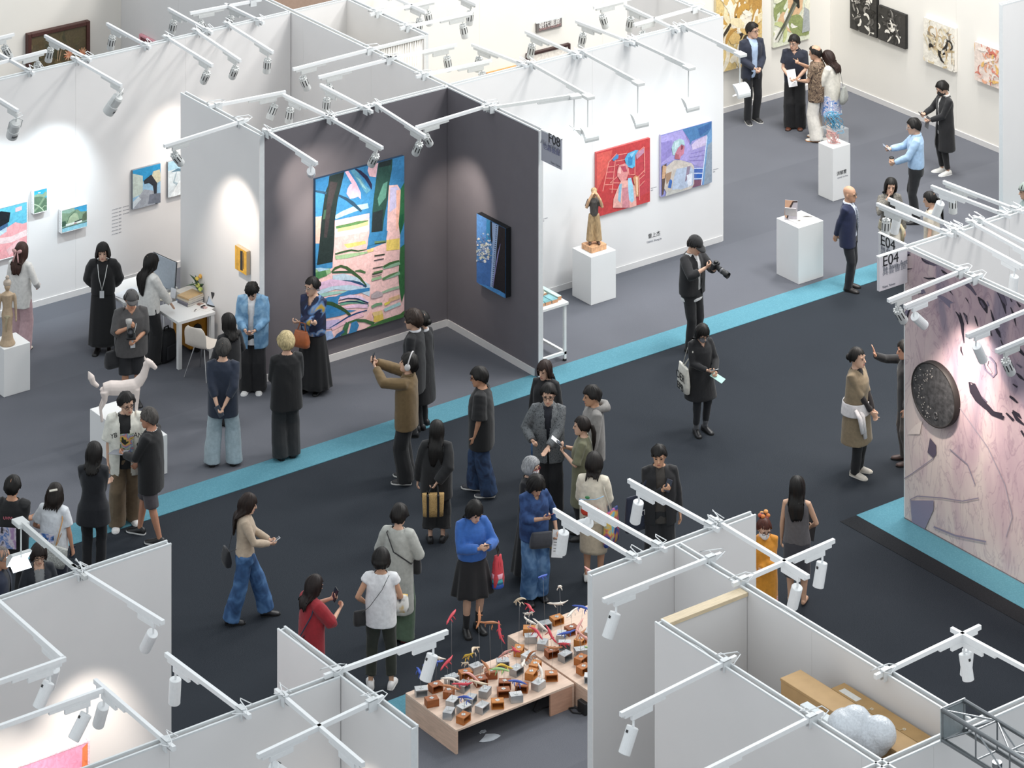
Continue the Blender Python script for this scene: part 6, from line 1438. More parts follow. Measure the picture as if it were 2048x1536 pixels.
    if bt:
        kind = bt['k']
        if kind in ('slim', 'reg', 'wide', 'shorts'):
            b = MB(); zt_ = min(1.05, (top or {}).get('hem', .8)+.07); hz = [(.80, 0), (.86, .003), (max(.9, zt_-.06), .004), (max(.92, zt_), .002)]
            b.ring_loft([[T(p) for p in ring(z, (interp(tab, z)[0]+.008+e)*wf, (interp(tab, z)[1]+.010+e)*wf, 0, 24)] for z, e in hz])
            rr = {'slim': (.100, .095, .078, .068, .062, .054, .050), 'reg': (.100, .098, .084, .076, .072, .068, .068), 'wide': (.102, .104, .104, .108, .112, .116, .120), 'shorts': (.102, .104, .098, .095)}[kind]
            for Hj, K_, A_, d in legs:
                end = A_+Vector((0, 0, bt.get('up', -.045)))
                if kind == 'shorts': pts = [Hj+Vector((0, 0, .02)), Hj.lerp(K_, .25), Hj.lerp(K_, .7), Hj.lerp(K_, bt.get('l', 1.0))]
                else: pts = [Hj+Vector((0, 0, .02)), Hj.lerp(K_, .25), Hj.lerp(K_, .7), K_, K_.lerp(A_, .35), K_.lerp(A_, .75), end]
                b.tube(pts, [q*(.5+.5*wf) for q in rr], 12)
            TASKS.append((b.mesh('trousers'), .0125, .5, 'shorts' if kind == 'shorts' else 'trousers', fabric(bt['c'], bt.get('pat')), root, None, folds(.004)))
        else:   # skirt or dress skirt
            hem = bt['hem']; b = MB(); rings = []; z0 = bt.get('top', 1.04); w1 = bt.get('w', .26); pl = bt.get('pl', .05)
            cx = sum(l[2].x for l in legs)/2; cyy = sum(l[2].y for l in legs)/2
            for j in range(15):
                t = j/14; z = z0+(hem-z0)*t
                hw, hd, yc = interp(tab, max(z, .88)); hw += .014; hd += .016
                q = max(0, t-.15)/.85
                R1 = ring(z, (hw+(w1-hw)*q**.9)*wf, (hd+(w1*.82-hd)*q**.9)*wf, yc*(1-q)+cyy*.7*q, 60, 2.2, pl*q**.7, bt.get('n', 11), seed)
                for p in R1: p.x += cx*.7*q
                rings.append([T(p) if z > .95 else p for p in R1])
            o = b.ring_loft(rings, False).build('skirt', fabric(bt['c'], bt.get('pat')), root, True)
            q = o.modifiers.new('t', 'SOLIDIFY'); q.thickness = .004
    for Hj, K_, A_, d in legs:
        B_ = Vector((A_.x, A_.y, 0)); a = Vector((d.y, -d.x, 0))
        if socks:
            MB().tube([A_.lerp(K_, .42 if socks[1] else .25), A_.lerp(K_, .15), A_, A_-Vector((0, 0, .03))], [.05, .043, .042, .042], 10).build('sock', fabric(socks[0]), root, True)
        if shoes:
            rings = []
            for y_, hw, h in ((-.078, .024, .050), (-.066, .036, .082), (-.025, .041, .098), (.03, .043, .088), (.075, .046, .066), (.12, .049, .054), (.165, .044, .044), (.195, .026, .032)):
                c = B_+d*y_
                rings.append([c+a*hw*x_+Vector((0, 0, max(.013, h*z_))) for x_, z_ in ((-1, .2), (-1.02, .45), (-.86, .75), (-.5, .95), (0, 1), (.5, .95), (.86, .75), (1.02, .45), (1, .2), (.5, 0), (-.5, 0))])
            so = MB().ring_loft(rings).build('shoe', mat(shoes, .45, var=.06), root, True)
            rings = []
            for z_ in (.002, .010, .020):
                rings.append([B_+d*y_+a*x_+Vector((0, 0, z_)) for y_, x_ in ((-.082, 0), (-.074, .034), (-.03, .044), (.05, .047), (.12, .053), (.17, .046), (.2, .022), (.204, 0), (.2, -.022), (.17, -.046), (.12, -.053), (.05, -.047), (-.03, -.044), (-.074, -.034))])
            MB().ring_loft(rings).build('sole', mat(sole or '#141414', .6), so)
    PEOPLE[key] = dict(root=root, M=WM, hands=hands, HM=HM, N0=N0, T=T, joints=joints, label=label, s=s, tab=tab, wf=wf)
    return root
def finish_people():
    tmp = []
    for t in TASKS:
        o = bpy.data.objects.new('tmp', t[0]); COL.objects.link(o)
        m = o.modifiers.new('r', 'REMESH'); m.mode = 'VOXEL'; m.voxel_size = t[1]; m.use_smooth_shade = True
        m = o.modifiers.new('s', 'SMOOTH'); m.factor = .5; m.iterations = 2 if t[1] < .01 else 4
        m = o.modifiers.new('d', 'DECIMATE'); m.ratio = t[2]
        tmp.append(o)
    bpy.context.view_layer.update()
    dg = bpy.context.evaluated_depsgraph_get()
    res = [bpy.data.meshes.new_from_object(o.evaluated_get(dg)) for o in tmp]
    for o in tmp: bpy.data.objects.remove(o)
    for t, me in zip(TASKS, res):
        if len(t) > 7 and t[7]:
            n = len(me.vertices); co = np.empty(n*3); no = np.empty(n*3)
            me.vertices.foreach_get('co', co); me.vertices.foreach_get('normal', no)
            me.vertices.foreach_set('co', t[7](co.reshape(-1, 3), no.reshape(-1, 3)).ravel())
        if t[6]: t[6](me)
        me.shade_smooth(); me.name = t[3]
        me.materials.clear()
        raw(t[3], me, t[5], t[4])
# ---------------------------------------------------------------- the visitors
BK, NV, CH = '#17171a', '#1c2436', '#2a2b2f'
HB = '#14110f'
SH = lambda **k: dict(s='short', c=HB, **k)
LG_ = lambda l, c=HB, **k: dict(s='long', len=l, c=c, **k)
BB = lambda l, c=HB, **k: dict(s='bob', len=l, c=c, **k)
ph = (('grip', 'grip'))
W8 = '#e6e4e0'
person('suit', (1503, 243), ('h', 44), 22, 'man in a navy suit and pale blue shirt laughing, hands clasped, by the yellow painting', hair=SH(), top=dict(n='jacket', c='#232838', open=(.075, .05, .075), hem=.76), inner=dict(c='#a9bdd8', hem=.8), bottom=dict(k='reg', c='#16171b'), collar='#b4c6de', glasses='#3a3a3a', arms='front', hp=('grip', 'grip'), hy=-28, hpi=0, shoes='#202022', sole='#e2e0da')
person('polo', (1590, 256), ('h', 67), -12, 'man in a dark navy polo shirt holding white papers, facing the balding man', hair=SH(), top=dict(c='#1d2130', sleeve='short', hem=.86, loose=.02, neck=1.45, dv=.06), bottom=dict(k='wide', c=BK), collar='#1d2130', R=(.07, .24, 1.0), L=(-.07, .25, .99), hp=ph, hy=20, glasses='#8a8a8a', shoes='#5c3222', wf=1.05)
person('bald_pattern', (1634, 280), ('h', 90), -112, 'balding man in a brown patterned shirt and white trousers, pointing', hair=dict(s='bald', c='#1d1917'), top=dict(c='#7a6656', pat=(('#2a1f1d', '#6a5648', '#8f7a63', '#3a2b28', '#a08a72'), 11, 2.2), sleeve='short', hem=.74, loose=.035), bottom=dict(k='wide', c='#ded9d0'), R=(.06, .36, 1.34), L=(-.06, .31, 1.06), hp=('point', 'grip'), shoes='#e4ddd4', sole='#b5783f', wf=1.08, skin='#c39a80')
person('cream_jacket', ('t', 1663, 99), 1.60, -128, 'woman in a cream jacket over a blue flowered skirt, looking at her phone', fem=True, hair=LG_(.34, '#2a1b17'), top=dict(n='jacket', c='#d5d1c6', hem=.74, loose=.05, slv=.012), bottom=dict(k='skirt', c='#9fb3d0', pat=(('#e3e6ea', '#6f8fc0', '#d8cfd8', '#4a78b8'), 14, .4), hem=.5, w=.22, pl=.03), arms='phone', hp=ph, hpi=30, shoes='#d8d2c8')
person('cardigan', (1890, 347), ('h', 159), -72, 'man in a long frayed black cardigan and black mask, checking his phone', hair=SH(th=.02), top=dict(n='cardigan', c=BK, hem=.46, flare=.06, loose=.03, open=(.03, .04, .07)), inner=dict(c='#d9d7d4', hem=.72), collar='#dedcd8', bottom=dict(k='slim', c=BK, up=.03), R=(.12, .36, 1.1), L=(-.02, .30, 1.02), hp=ph, mask='#19191b', hpi=20, shoes='#dcdad6', sole='#efefec')
person('blue_shirt', ('t', 1832, 235), 1.73, -97, 'man in a light blue shirt and black trousers with phone and coffee cup', hair=SH(), top=dict(n='shirt', c='#9fbbd8', hem=.93, ease=.02, loose=.015), collar='#a9c4df', bottom=dict(k='reg', c=BK), R=(.06, .42, 1.18), L=(-.12, .34, 1.02), hp=ph, glasses='#b9b9b9', hpi=10)
person('smiling', ('t', 1779, 354), 1.62, 8, 'smiling woman with a hand at her cheek in a grey cardigan and cream trousers', fem=True, hair=LG_(.26), top=dict(n='cardigan', c='#6a665f', pat=(('#4f4c47', '#8a867e'), 90, 0), hem=.92, open=(.05, .06, .06)), inner=dict(c='#1c1c1e', hem=.95), bottom=dict(k='wide', c='#d5cfc3'), R=(.085, .13, 1.40), L=(-.24, .05, .86), hp=('flat', 'relax'), hy=8, hpi=4, ht=-8)
person('ponytail_beige', ('t', 1864, 382), 1.58, -108, 'woman with a low black ponytail in a beige top, behind the white return wall', fem=True, hair=dict(s='pony', c=HB, tail=.42), top=dict(c='#cabfae', sleeve='short', hem=.92, loose=.02, neck=1.42), bottom=dict(k='reg', c=BK), hpi=10)
person('navy_bald', (1697, 578), ('h', 371), 68, 'bald man in a navy suit and patterned tie on the blue strip', hair=None, top=dict(n='jacket', c='#1b2342', open=(.07, .04, .06), hem=.74, loose=.02), inner=dict(c='#cfd6e2'), collar='#d9dee8', bottom=dict(k='reg', c='#16181f'), arms='back', skin='#c19478', glasses='#5a4a3a', shoes='#2b2624', hpi=2, wf=1.05)
person('cap_photo', ('t', 1384, 466), 1.76, 48, 'photographer in a black cap and black jacket aiming a long lens', hair=SH(), cap=('#1a1a1c', 1), top=dict(n='jacket', c=BK, hem=.86, loose=.055, sleeve='three', slv=.01, open=(.05, .03, .045)), inner=dict(c='#d9d9d9', hem=.76), bottom=dict(k='reg', c=BK), R=(.10, .34, 1.34), L=(-.03, .40, 1.29), hp=ph, hpi=22, shoes='#1a1a1a', wf=1.03)
person('tote_woman', (1401, 864), ('h', 640), 24, 'woman in a black coat dress and grey mask reading a leaflet in the dark aisle', fem=True, hair=LG_(.20), top=dict(n='coat', c=BK, hem=.55, flare=.14, loose=.03, dv=.1), bottom=dict(k='slim', c='#191b20', up=.07), socks=('#55565a', 0), R=(.03, .28, 1.07), L=(-.10, .31, 1.03), hp=ph, mask='#737276', hpi=28, shoes=BK, glasses='#3a3a3a')
person('tan_dress', (1713, 947), ('h', 694), 58, 'woman in a tan dress with a white cardigan tied at her waist, talking', fem=True, hair=dict(s='tied', c=HB), top=dict(n='dress', c='#83735c', hem=.46, flare=.10, loose=.05, sleeve='elbow', dv=.08), inner=dict(n='undershirt', c='#1d1719', ease=.006, sleeve='long', hem=.9), bottom=dict(k='reg', c=BK), R=(.02, .24, .90), L=(-.03, .25, .88), hp=('relax', 'relax'), shoes='#cfc6ba', sole='#ddd6cc', hpi=0)
person('waving', (1815, 925), 1.72, -88, 'man in black raising an open hand, half hidden by the mural wall', hair=SH(), top=dict(n='jacket', c=BK, hem=.72, loose=.02), bottom=dict(k='reg', c='#4d4744'), R=(.12, .44, 1.46), L=(-.22, .06, .82), hp=('flat', 'relax'), hn=((0, 1, .2), None), hf=((0, .25, 1), None), shoes='#3a231c', skin='#bd8e76')
person('black_tote_man', ('t', 1319, 887), 1.72, 4, 'man in a black jacket holding a phone to his chest, navy tote on his shoulder', hair=SH(), top=dict(n='jacket', c=BK, hem=.72, loose=.045, open=(.06, .06, .08)), inner=dict(c='#3b3733', hem=.74, loose=.02), bottom=dict(k='wide', c=BK), R=(-.02, .21, 1.22), L=(-.27, .06, .80), hp=('grip', 'relax'), hy=10, hpi=6, wf=1.08, skin='#c79a7c')
person('grey_sleeveless', (1594, 1210), ('h', 954), 170, 'woman with long black hair in a sleeveless grey top and dark skirt, seen from behind', fem=True, hair=LG_(.40), top=dict(c='#5d5a5c', sleeve=None, hem=.86, loose=.01), bottom=dict(k='skirt', c='#3a3a40', hem=.42, w=.185, pl=.01), R=(.17, .2, .98), L=(-.22, .08, .84), hp=('grip', 'relax'), shoes=None, sole=None, skin='#c9a186')
person('orange_woman', ('t', 1526, 1030), 1.58, 14, 'woman in an orange jacket with a white mask and auburn hair, arms folded', fem=True, hair=dict(s='tied', c='#4a2318', up=.10), top=dict(n='jacket', c='#c98524', hem=.58, loose=.06, flare=.03, slv=.015), bottom=dict(k='wide', c='#b56a6a', pat=(('#c9a03c', '#b5525a', '#d8b0a0', '#7a3f55'), 14, .8)), arms='cross', hp=('grip', 'grip'), mask='#e6e3e0', glasses='#4a2a24', hpi=18)
person('grey_jacket', ('t', 1097, 765), 1.76, -4, 'man in a grey tweed jacket and round black glasses, gesturing', hair=SH(th=.022), top=dict(n='jacket', c='#5d6062', pat=(('#44474a', '#6f7274', '#55585b'), 46, .5), hem=.72, loose=.055, slv=.008, open=(.06, .012, .012)), inner=dict(c='#1a1c26'), collar='#66696b', bottom=dict(k='wide', c=BK), R=(.20, .24, 1.06), L=(-.02, .34, 1.03), hp=('fist', 'flat'), hn=(None, (0, 0, 1)), glasses='#161616', hpi=6)
person('long_hair_black', ('t', 1092, 718), 1.64, -22, 'woman with long straight hair in a black top and blue jeans behind the grey jacket', fem=True, hair=LG_(.22, '#2a1c17'), top=dict(c=BK, hem=.86, loose=.05), bottom=dict(k='wide', c='#5f83ad', pat=('#4a6d99', '#6f93bd') and (('#44658f', '#5f83ad', '#7b9cc2'), 8, .4)), hy=12, shoes=W8)
person('hoodie', ('t', 1187, 770), 1.74, -78, 'man in a grey hoodie looking sideways, black hair tied under', hair=SH(th=.02), top=dict(n='hoodie', c='#84817e', hem=.76, loose=.05, slv=.012), bottom=dict(k='reg', c='#26272b'), skin='#c39678', hpi=4, R=(.24, .12, .86), L=(-.24, .12, .86))
person('olive_dress', ('t', 1166, 832), 1.62, -98, 'woman with a low ponytail in an olive dress holding a phone at her chest', fem=True, hair=dict(s='pony', c='#1b1411', tail=.32), top=dict(n='dress', c='#6b6b54', hem=.5, loose=.05, flare=.06, sleeve='short', sl=.95), bottom=dict(k='reg', c=BK), R=(.05, .27, 1.26), L=(-.06, .25, 1.20), hp=ph, hpi=2)
person('print_jacket', ('t', 1187, 908), 1.64, 168, 'woman in a cream red-flowered jacket and beige skirt, seen from behind', fem=True, hair=LG_(.16, '#191411', th=.03), top=dict(n='jacket', c='#d8cfbd', hem=.84, loose=.055, sleeve='elbow', slv=.02), bottom=dict(k='skirt', c='#bdae98', hem=.42, w=.19, pl=.008, top=1.0), arms='front', hpi=14, shoes=W8, skin='#b98c70')
person('denim_woman', (1068, 1198), ('h', 938), 24, 'woman in a dark denim shirt and blue jeans looking at her phone, flyers in hand', fem=True, hair=BB(.10, fringe=.03), top=dict(n='shirt', c='#27406e', pat=(('#1f355e', '#2c4877', '#34507f'), 10, .4), hem=.82, loose=.055, sleeve='three', dv=.09), bottom=dict(k='wide', c='#4a6d96', pat=(('#365882', '#4c7099', '#6a8cb2'), 7, .5), up=-.01), R=(.0, .28, 1.19), L=(-.27, .12, .92), hp=ph, hpi=32, shoes=BK, wf=1.04, skin='#c49a80')
person('grey_hair', ('t', 1059, 912), 1.58, 62, 'grey-haired woman in black with a mask, behind the denim shirt', fem=True, hair=BB(.09, '#8d8e90', r=.6), top=dict(c=BK, hem=.8, loose=.05), bottom=dict(k='skirt', c=BK, hem=.14, w=.30, pl=.05), mask='#e0dede', glasses='#9a3038', shoes='#b56a66', R=(.22, .05, .8), L=(-.2, .2, .95))
person('blue_sweater', (944, 1262), ('h', 991), 22, 'woman in a bright blue sweater and black skirt looking at her phone', fem=True, hair=LG_(.20), top=dict(n='sweater', c='#2f5fa8', hem=.95, loose=.045, slv=.016), bottom=dict(k='skirt', c='#18171a', hem=.50, w=.265, pl=.09, n=9, top=1.05), R=(.02, .28, 1.18), L=(-.10, .29, 1.18), hp=ph, hpi=28, hy=-8, shoes='#101012', socks=(BK, 1), skin='#cfa68e')
person('basket_woman', (873, 1083), ('h', 842), 176, 'woman in loose black clothes with very long black hair, straw basket behind her', fem=True, hair=LG_(.46), top=dict(c='#131315', hem=.66, loose=.09, slv=.03, flare=.02), bottom=dict(k='wide', c='#131315', up=.16), R=(.03, -.24, .96), L=(-.28, .05, .82), hp=('grip', 'relax'), pole=((.9, -.2, -.1), None), shoes='#1a1a1c', wf=1.06)
person('black_tee', (963, 986), ('h', 733), -98, 'man in an oversized black T-shirt and dark jeans in profile beside the blue strip', hair=SH(th=.02), top=dict(c='#131315', hem=.66, loose=.075, sleeve='short', sl=1.0, slv=.03), bottom=dict(k='wide', c='#2a3c5c', pat=(('#1d2a42', '#2f4566', '#1f2d47'), 6, .6)), glasses='#5a2a24', shoes='#2a2c34', sole='#e6e3de', wf=1.08, L=(-.22, .06, .86), ft=[(.09, .10, 8), (-.09, -.12, 8)], skin='#bd8d70')
person('curly', ('t', 829, 620), 1.76, -108, 'man with curly brown hair in a black coat, in front of the big tree painting', hair=dict(s='curly', c='#2e231d'), top=dict(n='coat', c=BK, hem=.62, loose=.04), collar='#cfcfd2', bottom=dict(k='reg', c=BK), hpi=4)
person('tied_black', ('t', 846, 621), 1.66, -122, 'woman in long black behind the curly-haired man, hair tied back', fem=True, hair=dict(s='tied', c=HB), top=dict(n='coat', c=BK, hem=.4, flare=.05, loose=.03), collar='#cfcfd2', bottom=dict(k='slim', c=BK), hpi=6)
person('headphones', (813, 962), ('h', 706), -104, 'person in an olive brown shirt and headphones raising a phone to take a picture', hair=dict(s='short', c=HB, th=.026), top=dict(n='shirt', c='#6a5638', hem=.74, loose=.05, slv=.012), collar='#6a5638', bottom=dict(k='wide', c='#141416'), R=(.05, .44, 1.55), L=(-.04, .42, 1.50), hp=ph, hpi=-12, shoes='#1d1d1f', sole='#dcdad6', lean=-2)
person('shawl', (627, 782), ('h', 552), -28, 'woman in a patterned navy shawl and long black dress, arms folded, by the tree painting', fem=True, hair=dict(s='tied', c=HB), top=dict(n='shawl', c='#2a3550', pat=(('#1a2036', '#20294a', '#1d2440', '#6a8fc0', '#c9a94c'), 3.5, .8), hem=.88, loose=.06, slv=.02, dv=.14), bottom=dict(k='skirt', c='#121214', hem=.10, w=.29, pl=.05), arms='cross', hp=('grip', 'grip'), hy=16, hpi=6, glasses='#9a9a9a', shoes='#141416')
person('denim_jacket', (506, 782), ('h', 552), -6, 'man in a light denim shirt looking down at his phone by the white wing wall', hair=SH(), top=dict(n='shirt', c='#6d94b4', pat=(('#5a82a4', '#6f97b8', '#84a9c6'), 9, .5), hem=.70, loose=.06, open=(.06, .035, .05)), inner=dict(c='#dcdcde', hem=.74, loose=.03), collar='#7199ba', bottom=dict(k='wide', c=BK), R=(.07, .28, 1.03), L=(-.08, .28, 1.03), hp=ph, hpi=38, shoes='#dcdad8', sole='#efefef', wf=1.08)
person('black_hair_back', ('t', 459, 627), 1.58, -142, 'woman with long black hair in black beside the white chair', fem=True, hair=LG_(.26), top=dict(c=BK, hem=.7, loose=.05), bottom=dict(k='reg', c=BK), R=(.2, .2, .95), L=(-.2, .2, .95))
person('navy_sweater', (446, 930), ('h', 678), 178, 'grey-haired man in a navy sweater and pale trousers, hands behind his back', hair=dict(s='short', c='#3c3a38', r=.7, th=.017), top=dict(n='sweater', c='#1e2738', hem=.70, loose=.05, sleeve='three', slv=.006), bottom=dict(k='wide', c='#9aa9b0'), arms='back', R=(.05, -.24, .93), L=(-.05, -.245, .92), hp=ph, shoes='#1d1b1a', ft=[(.15, .02, 14), (-.15, -.02, 8)])
person('blond', (573, 916), ('h', 665), -162, 'person with short blond hair in a black jacket and wide charcoal trousers, seen from behind', hair=dict(s='short', c='#b3a27a', th=.03), top=dict(n='jacket', c='#121214', hem=.70, loose=.05, flare=.05), bottom=dict(k='wide', c='#242527'), arms='front', shoes='#161618', skin='#d3a890', hpi=6)
person('vest_photo', ('t', 262, 577), 1.68, 14, 'stout photographer in a grey cap and grey shirt holding a camera, black shorts', hair=SH(), cap=('#4c4a4a', 1), top=dict(n='shirt', c='#4a4848', hem=.76, loose=.06, sleeve='elbow', slv=.015, dv=.06), bottom=dict(k='shorts', c='#17181c'), R=(.08, .27, 1.26), L=(-.03, .28, 1.06), hp=ph, hpi=10, glasses='#1d1d1f', wf=1.14, skin='#c08d70', shoes='#2a2a2c', socks=('#6a6a6c', 0))
person('white_blouse', ('t', 298, 507), 1.64, 128, 'woman with waist-length black hair in a white blouse, hand on the desk', fem=True, hair=LG_(.50), top=dict(n='blouse', c='#d9d8d4', hem=.82, loose=.05, slv=.016), bottom=dict(k='wide', c='#131315'), R=(.14, .36, .84), L=(-.12, .3, .98), hp=('flat', 'relax'), hn=((0, 0, -1), None), hpi=14)
person('black_dress', (206, 703), ('h', 484), 2, 'woman in a long black dress with a white lanyard, standing before the pale wall', fem=True, hair=BB(.115), top=dict(n='dress', c='#121214', hem=.94, loose=.05, sleeve='three', slv=.045), bottom=dict(k='skirt', c='#121214', hem=.14, w=.235, pl=.02, top=1.1), R=(.10, -.18, .92), L=(-.10, -.18, .92), pole=((1, -.1, -.2), (-1, -.1, -.2)), shoes='#161618', skin='#d5ae98', hpi=4)
person('bow', ('t', 41, 485), 1.62, 158, 'woman with a pink bow in her long hair, white jacket and pink trousers', fem=True, hair=LG_(.34, '#3a241d'), top=dict(n='jacket', c='#d6d4d0', hem=.72, loose=.03), bottom=dict(k='wide', c='#b99a9e'), shoes='#d3c8b8', R=(.2, .2, .98), ft=[(.09, -.04, 8), (-.09, .12, 8)], skin='#c98f78')
person('jersey', (252, 1050), 1.80, 10, 'smiling man in a white baseball jersey and brown trousers', hair=SH(th=.022), top=dict(n='jersey', c='#d8d6cb', hem=.70, loose=.06, sleeve='short', sl=.95, slv=.025, open=(.075, .05, .085), ox=.02), inner=dict(c='#1a1a1b', hem=.78, loose=.03, sleeve=None), bottom=dict(k='wide', c='#6b5a45'), glasses='#3a2a2a', shoes='#dedcda', sole='#efefed', hy=-20, ht=6, hpi=8, wf=1.04, L=(-.2, .12, .86), ft=[(.12, .03, 10), (-.09, -.12, 16)])
person('blazer', (302, 1078), ('h', 814), -106, 'older man in a black blazer and grey shorts holding a leaflet, stepping forward', hair=dict(s='short', c='#4a4643', r=.7, th=.016), top=dict(n='blazer', c='#131315', hem=.66, loose=.05, open=(.05, .03, .05)), inner=dict(c='#c9c9cc'), bottom=dict(k='shorts', c='#4d484c', l=1.04), L=(-.08, .34, 1.10), R=(.16, .24, .92), hp=ph, shoes='#161618', sole='#dcdcda', ft=[(.1, .20, 6), (-.1, -.16, 6)], skin='#b9866c', wf=1.04)
person('black_suit', ('t', 187, 885), 1.70, 176, 'woman with long black hair in a black trouser suit, seen from behind', fem=True, hair=LG_(.24), top=dict(n='blazer', c='#10131a', hem=.68, flare=.12, ease=.022), bottom=dict(k='reg', c='#0f1015'), arms='cross', R=(-.08, .22, 1.12), L=(.08, .22, 1.1), shoes='#141416')
person('white_tee_bag', ('t', 108, 968), 1.60, 164, 'woman in a white printed T-shirt with a studded silver bag, seen from behind', fem=True, hair=BB(.16, '#1d1612'), top=dict(c='#d3d6da', hem=.84, loose=.05, sleeve='short', slv=.012), bottom=dict(k='reg', c='#1c2233'), R=(.26, .05, .82), L=(-.2, .2, 1.0), hp=('grip', 'relax'), wf=1.05, skin='#b98970')
person('black_print_tee', ('t', 24, 952), 1.74, 172, 'man in a black T-shirt with a square print on the back', hair=SH(), top=dict(c='#121214', hem=.76, loose=.05, sleeve='elbow', slv=.02), bottom=dict(k='reg', c=BK), arms='cross', skin='#c08f72')
person('grey_crew', ('t', -2, 1091), 1.70, 78, 'man with cropped grey hair in a navy jacket at the picture edge', hair=dict(s='crew', c='#6b6562', r=.8), top=dict(n='jacket', c='#1c2438', hem=.74, loose=.02, open=(.05, .03, .05)), inner=dict(c='#2a2c33'), bottom=dict(k='reg', c='#1c2030'), glasses='#6a6a6a', skin='#b98a70')
person('folder_woman', ('t', 77, 1084), 1.58, 16, 'woman with a dark fringe and glasses in a dark jacket behind the white wall', fem=True, hair=BB(.08, '#1f1512', fringe=.03), top=dict(n='jacket', c='#1d2129', hem=.74, loose=.02, open=(.07, .06, .07)), inner=dict(c='#7d7f80', neck=1.40), bottom=dict(k='reg', c='#1d2129'), R=(.08, .26, 1.16), L=(-.16, .18, .95), hp=ph, glasses='#2a2020', hpi=8)
person('beige_jeans', (490, 1240), ('h', 985), 96, 'woman with very long brown hair in a beige sweater and flared jeans, walking', fem=True, hair=LG_(.44, '#241813'), top=dict(n='sweater', c='#b3a18d', hem=.92, ease=.016), bottom=dict(k='wide', c='#2f4f78', pat=(('#233f64', '#33557f', '#4a6f9a'), 6, .6)), R=(.08, .33, 1.06), L=(-.05, .33, 1.05), hp=ph, ft=[(.09, -.20, 4), (-.09, .30, 4)], shoes='#15151a', hpi=14)
person('grey_tunic', ('t', 797, 1010), 1.70, 162, 'person with short black hair in a long grey top and green trousers, seen from behind', fem=True, hair=dict(s='short', c='#15110f', th=.024), top=dict(n='tunic', c='#a9aaa4', hem=.40, loose=.05, slv=.02, flare=.02), bottom=dict(k='wide', c='#4f6350'), R=(.16, .24, 1.02), L=(-.16, .24, 1.02), hp=('relax', 'relax'), shoes='#6a2a28', hpi=12)
person('white_tee_green', (762, 1374), ('h', 1098), 176, 'woman in a white T-shirt and dark green trousers with a crossbody bag, seen from behind', fem=True, hair=BB(.075), top=dict(c='#d6d7d9', hem=.80, loose=.045, sleeve='cap', slv=.014), bottom=dict(k='reg', c='#25281f', up=.06), R=(.13, .25, 1.02), L=(-.2, .14, .98), hp=('relax', 'relax'), shoes='#dcdad8', sole='#e8e6e2', wf=1.05, skin='#bf9478', ft=[(.13, .0, 8), (-.13, -.01, 10)])
person('red_top', ('t', 623, 1150), 1.60, 124, 'woman in a loose red top holding up a black phone', fem=True, hair=LG_(.30, '#1d1311'), top=dict(c='#8f1c26', hem=.62, loose=.06, sleeve='elbow', slv=.03), bottom=dict(k='reg', c='#1d2740'), R=(.10, .36, 1.22), L=(-.08, .34, 1.30), hp=ph, hpi=14, skin='#cba088')
person('hat_edge', ('t', 2056, 364), 1.66, -88, 'person in a grey-green cap at the picture edge behind the white return wall', hair=SH(), cap=('#87928c', -1), top=dict(c='#8a9a98', hem=.8), bottom=dict(k='reg', c=BK))
person('far_black', ('t', 4, -62), 1.75, 150, 'figure in black beyond the cream wall at the picture corner', hair=SH(), top=dict(n='coat', c='#0f0f11', hem=.5, loose=.06), bottom=dict(k='reg', c='#0f0f11'))
finish_people()
# ---------------------------------------------------------------- things the visitors carry
def world(key, Ml=Matrix.Identity(4)): return PEOPLE[key]['M'] @ Ml
def held(name, label, cat, M, group=None):
    o = bpy.data.objects.new(name, None); COL.objects.link(o); o.empty_display_size = .05; o.matrix_world = M
    return tag(o, label, cat, group)
def look_frame(c, nrm, up):
    n = nrm.normalized(); z = (up-n*up.dot(n)).normalized(); x = n.cross(z)
    return Matrix(((x.x, -n.x, z.x, c.x), (x.y, -n.y, z.y, c.y), (x.z, -n.z, z.z, c.z), (0, 0, 0, 1)))
def phone(key, label, hand=0, col='#15161a', size=(.076, .155, .009), scr='#2a3340', name='phone', cat='phone', off=(0, 0, 0), to=None):
    p = PEOPLE[key]; c, f, n, a = p['hands'][hand]
    eye = p['HM'] @ Vector((0, .08, 0)); nrm = Vector(to) if to else (eye-c)
    up = f*.6+Vector((0, 0, 1))
    M = look_frame(c+n*.006+Vector(off)+nrm.normalized()*.012, nrm, up)
    o = held(name, label, cat, world(key, M)); w, h, t = size
    MB().box((-w/2, 0, -h*.35), (w/2, t, h*.65)).build('case', mat(col, .4), o, bevel=.004)
    MB().box((-w/2+.004, -.0012, -h*.35+.006), (w/2-.004, -.0002, h*.65-.006)).build('screen' if cat in ('phone', 'tablet') else 'face', mat(scr, .15, var=.3, scale=30), o)
    return o
def sheet(key, label, hand, size, col, name='leaflet', nrm=(0, .6, .8), up=None, off=(0, 0, 0), lines=None):
    p = PEOPLE[key]; c, f, n, a = p['hands'][hand]
    M = look_frame(c+Vector(off), Vector(nrm), Vector(up) if up else f+Vector((0, 0, .3)))
    o = held(name, label, 'paper', world(key, M)); w, h = size
    MB().box((-w/2, 0, -h*.25), (w/2, .003, h*.75)).build('sheet', mat(col, .7, var=.03), o)
    for z, s in lines or ():
        MB().box((-w*.35, -.002, h*z-.003), (w*.35*s, -.0005, h*z+.003)).build('printed_line', INK, o)
    return o
phone('cream_jacket', 'phone held by the woman in the cream jacket', 0, '#8a8d92')
phone('cardigan', 'dark phone held out by the man in the long cardigan', 0)
sheet('cardigan', 'grey printed catalogue under the masked man\'s arm', 1, (.15, .21), '#55565a', 'catalogue', (0, 1, .2), (0, 0, 1), (0, .0, -.08))
sheet('polo', 'white papers held by the man in the polo shirt', 1, (.16, .30), '#e6e6e8', 'papers', (0, 1, .35), (.2, 0, 1), (.02, .02, -.02))
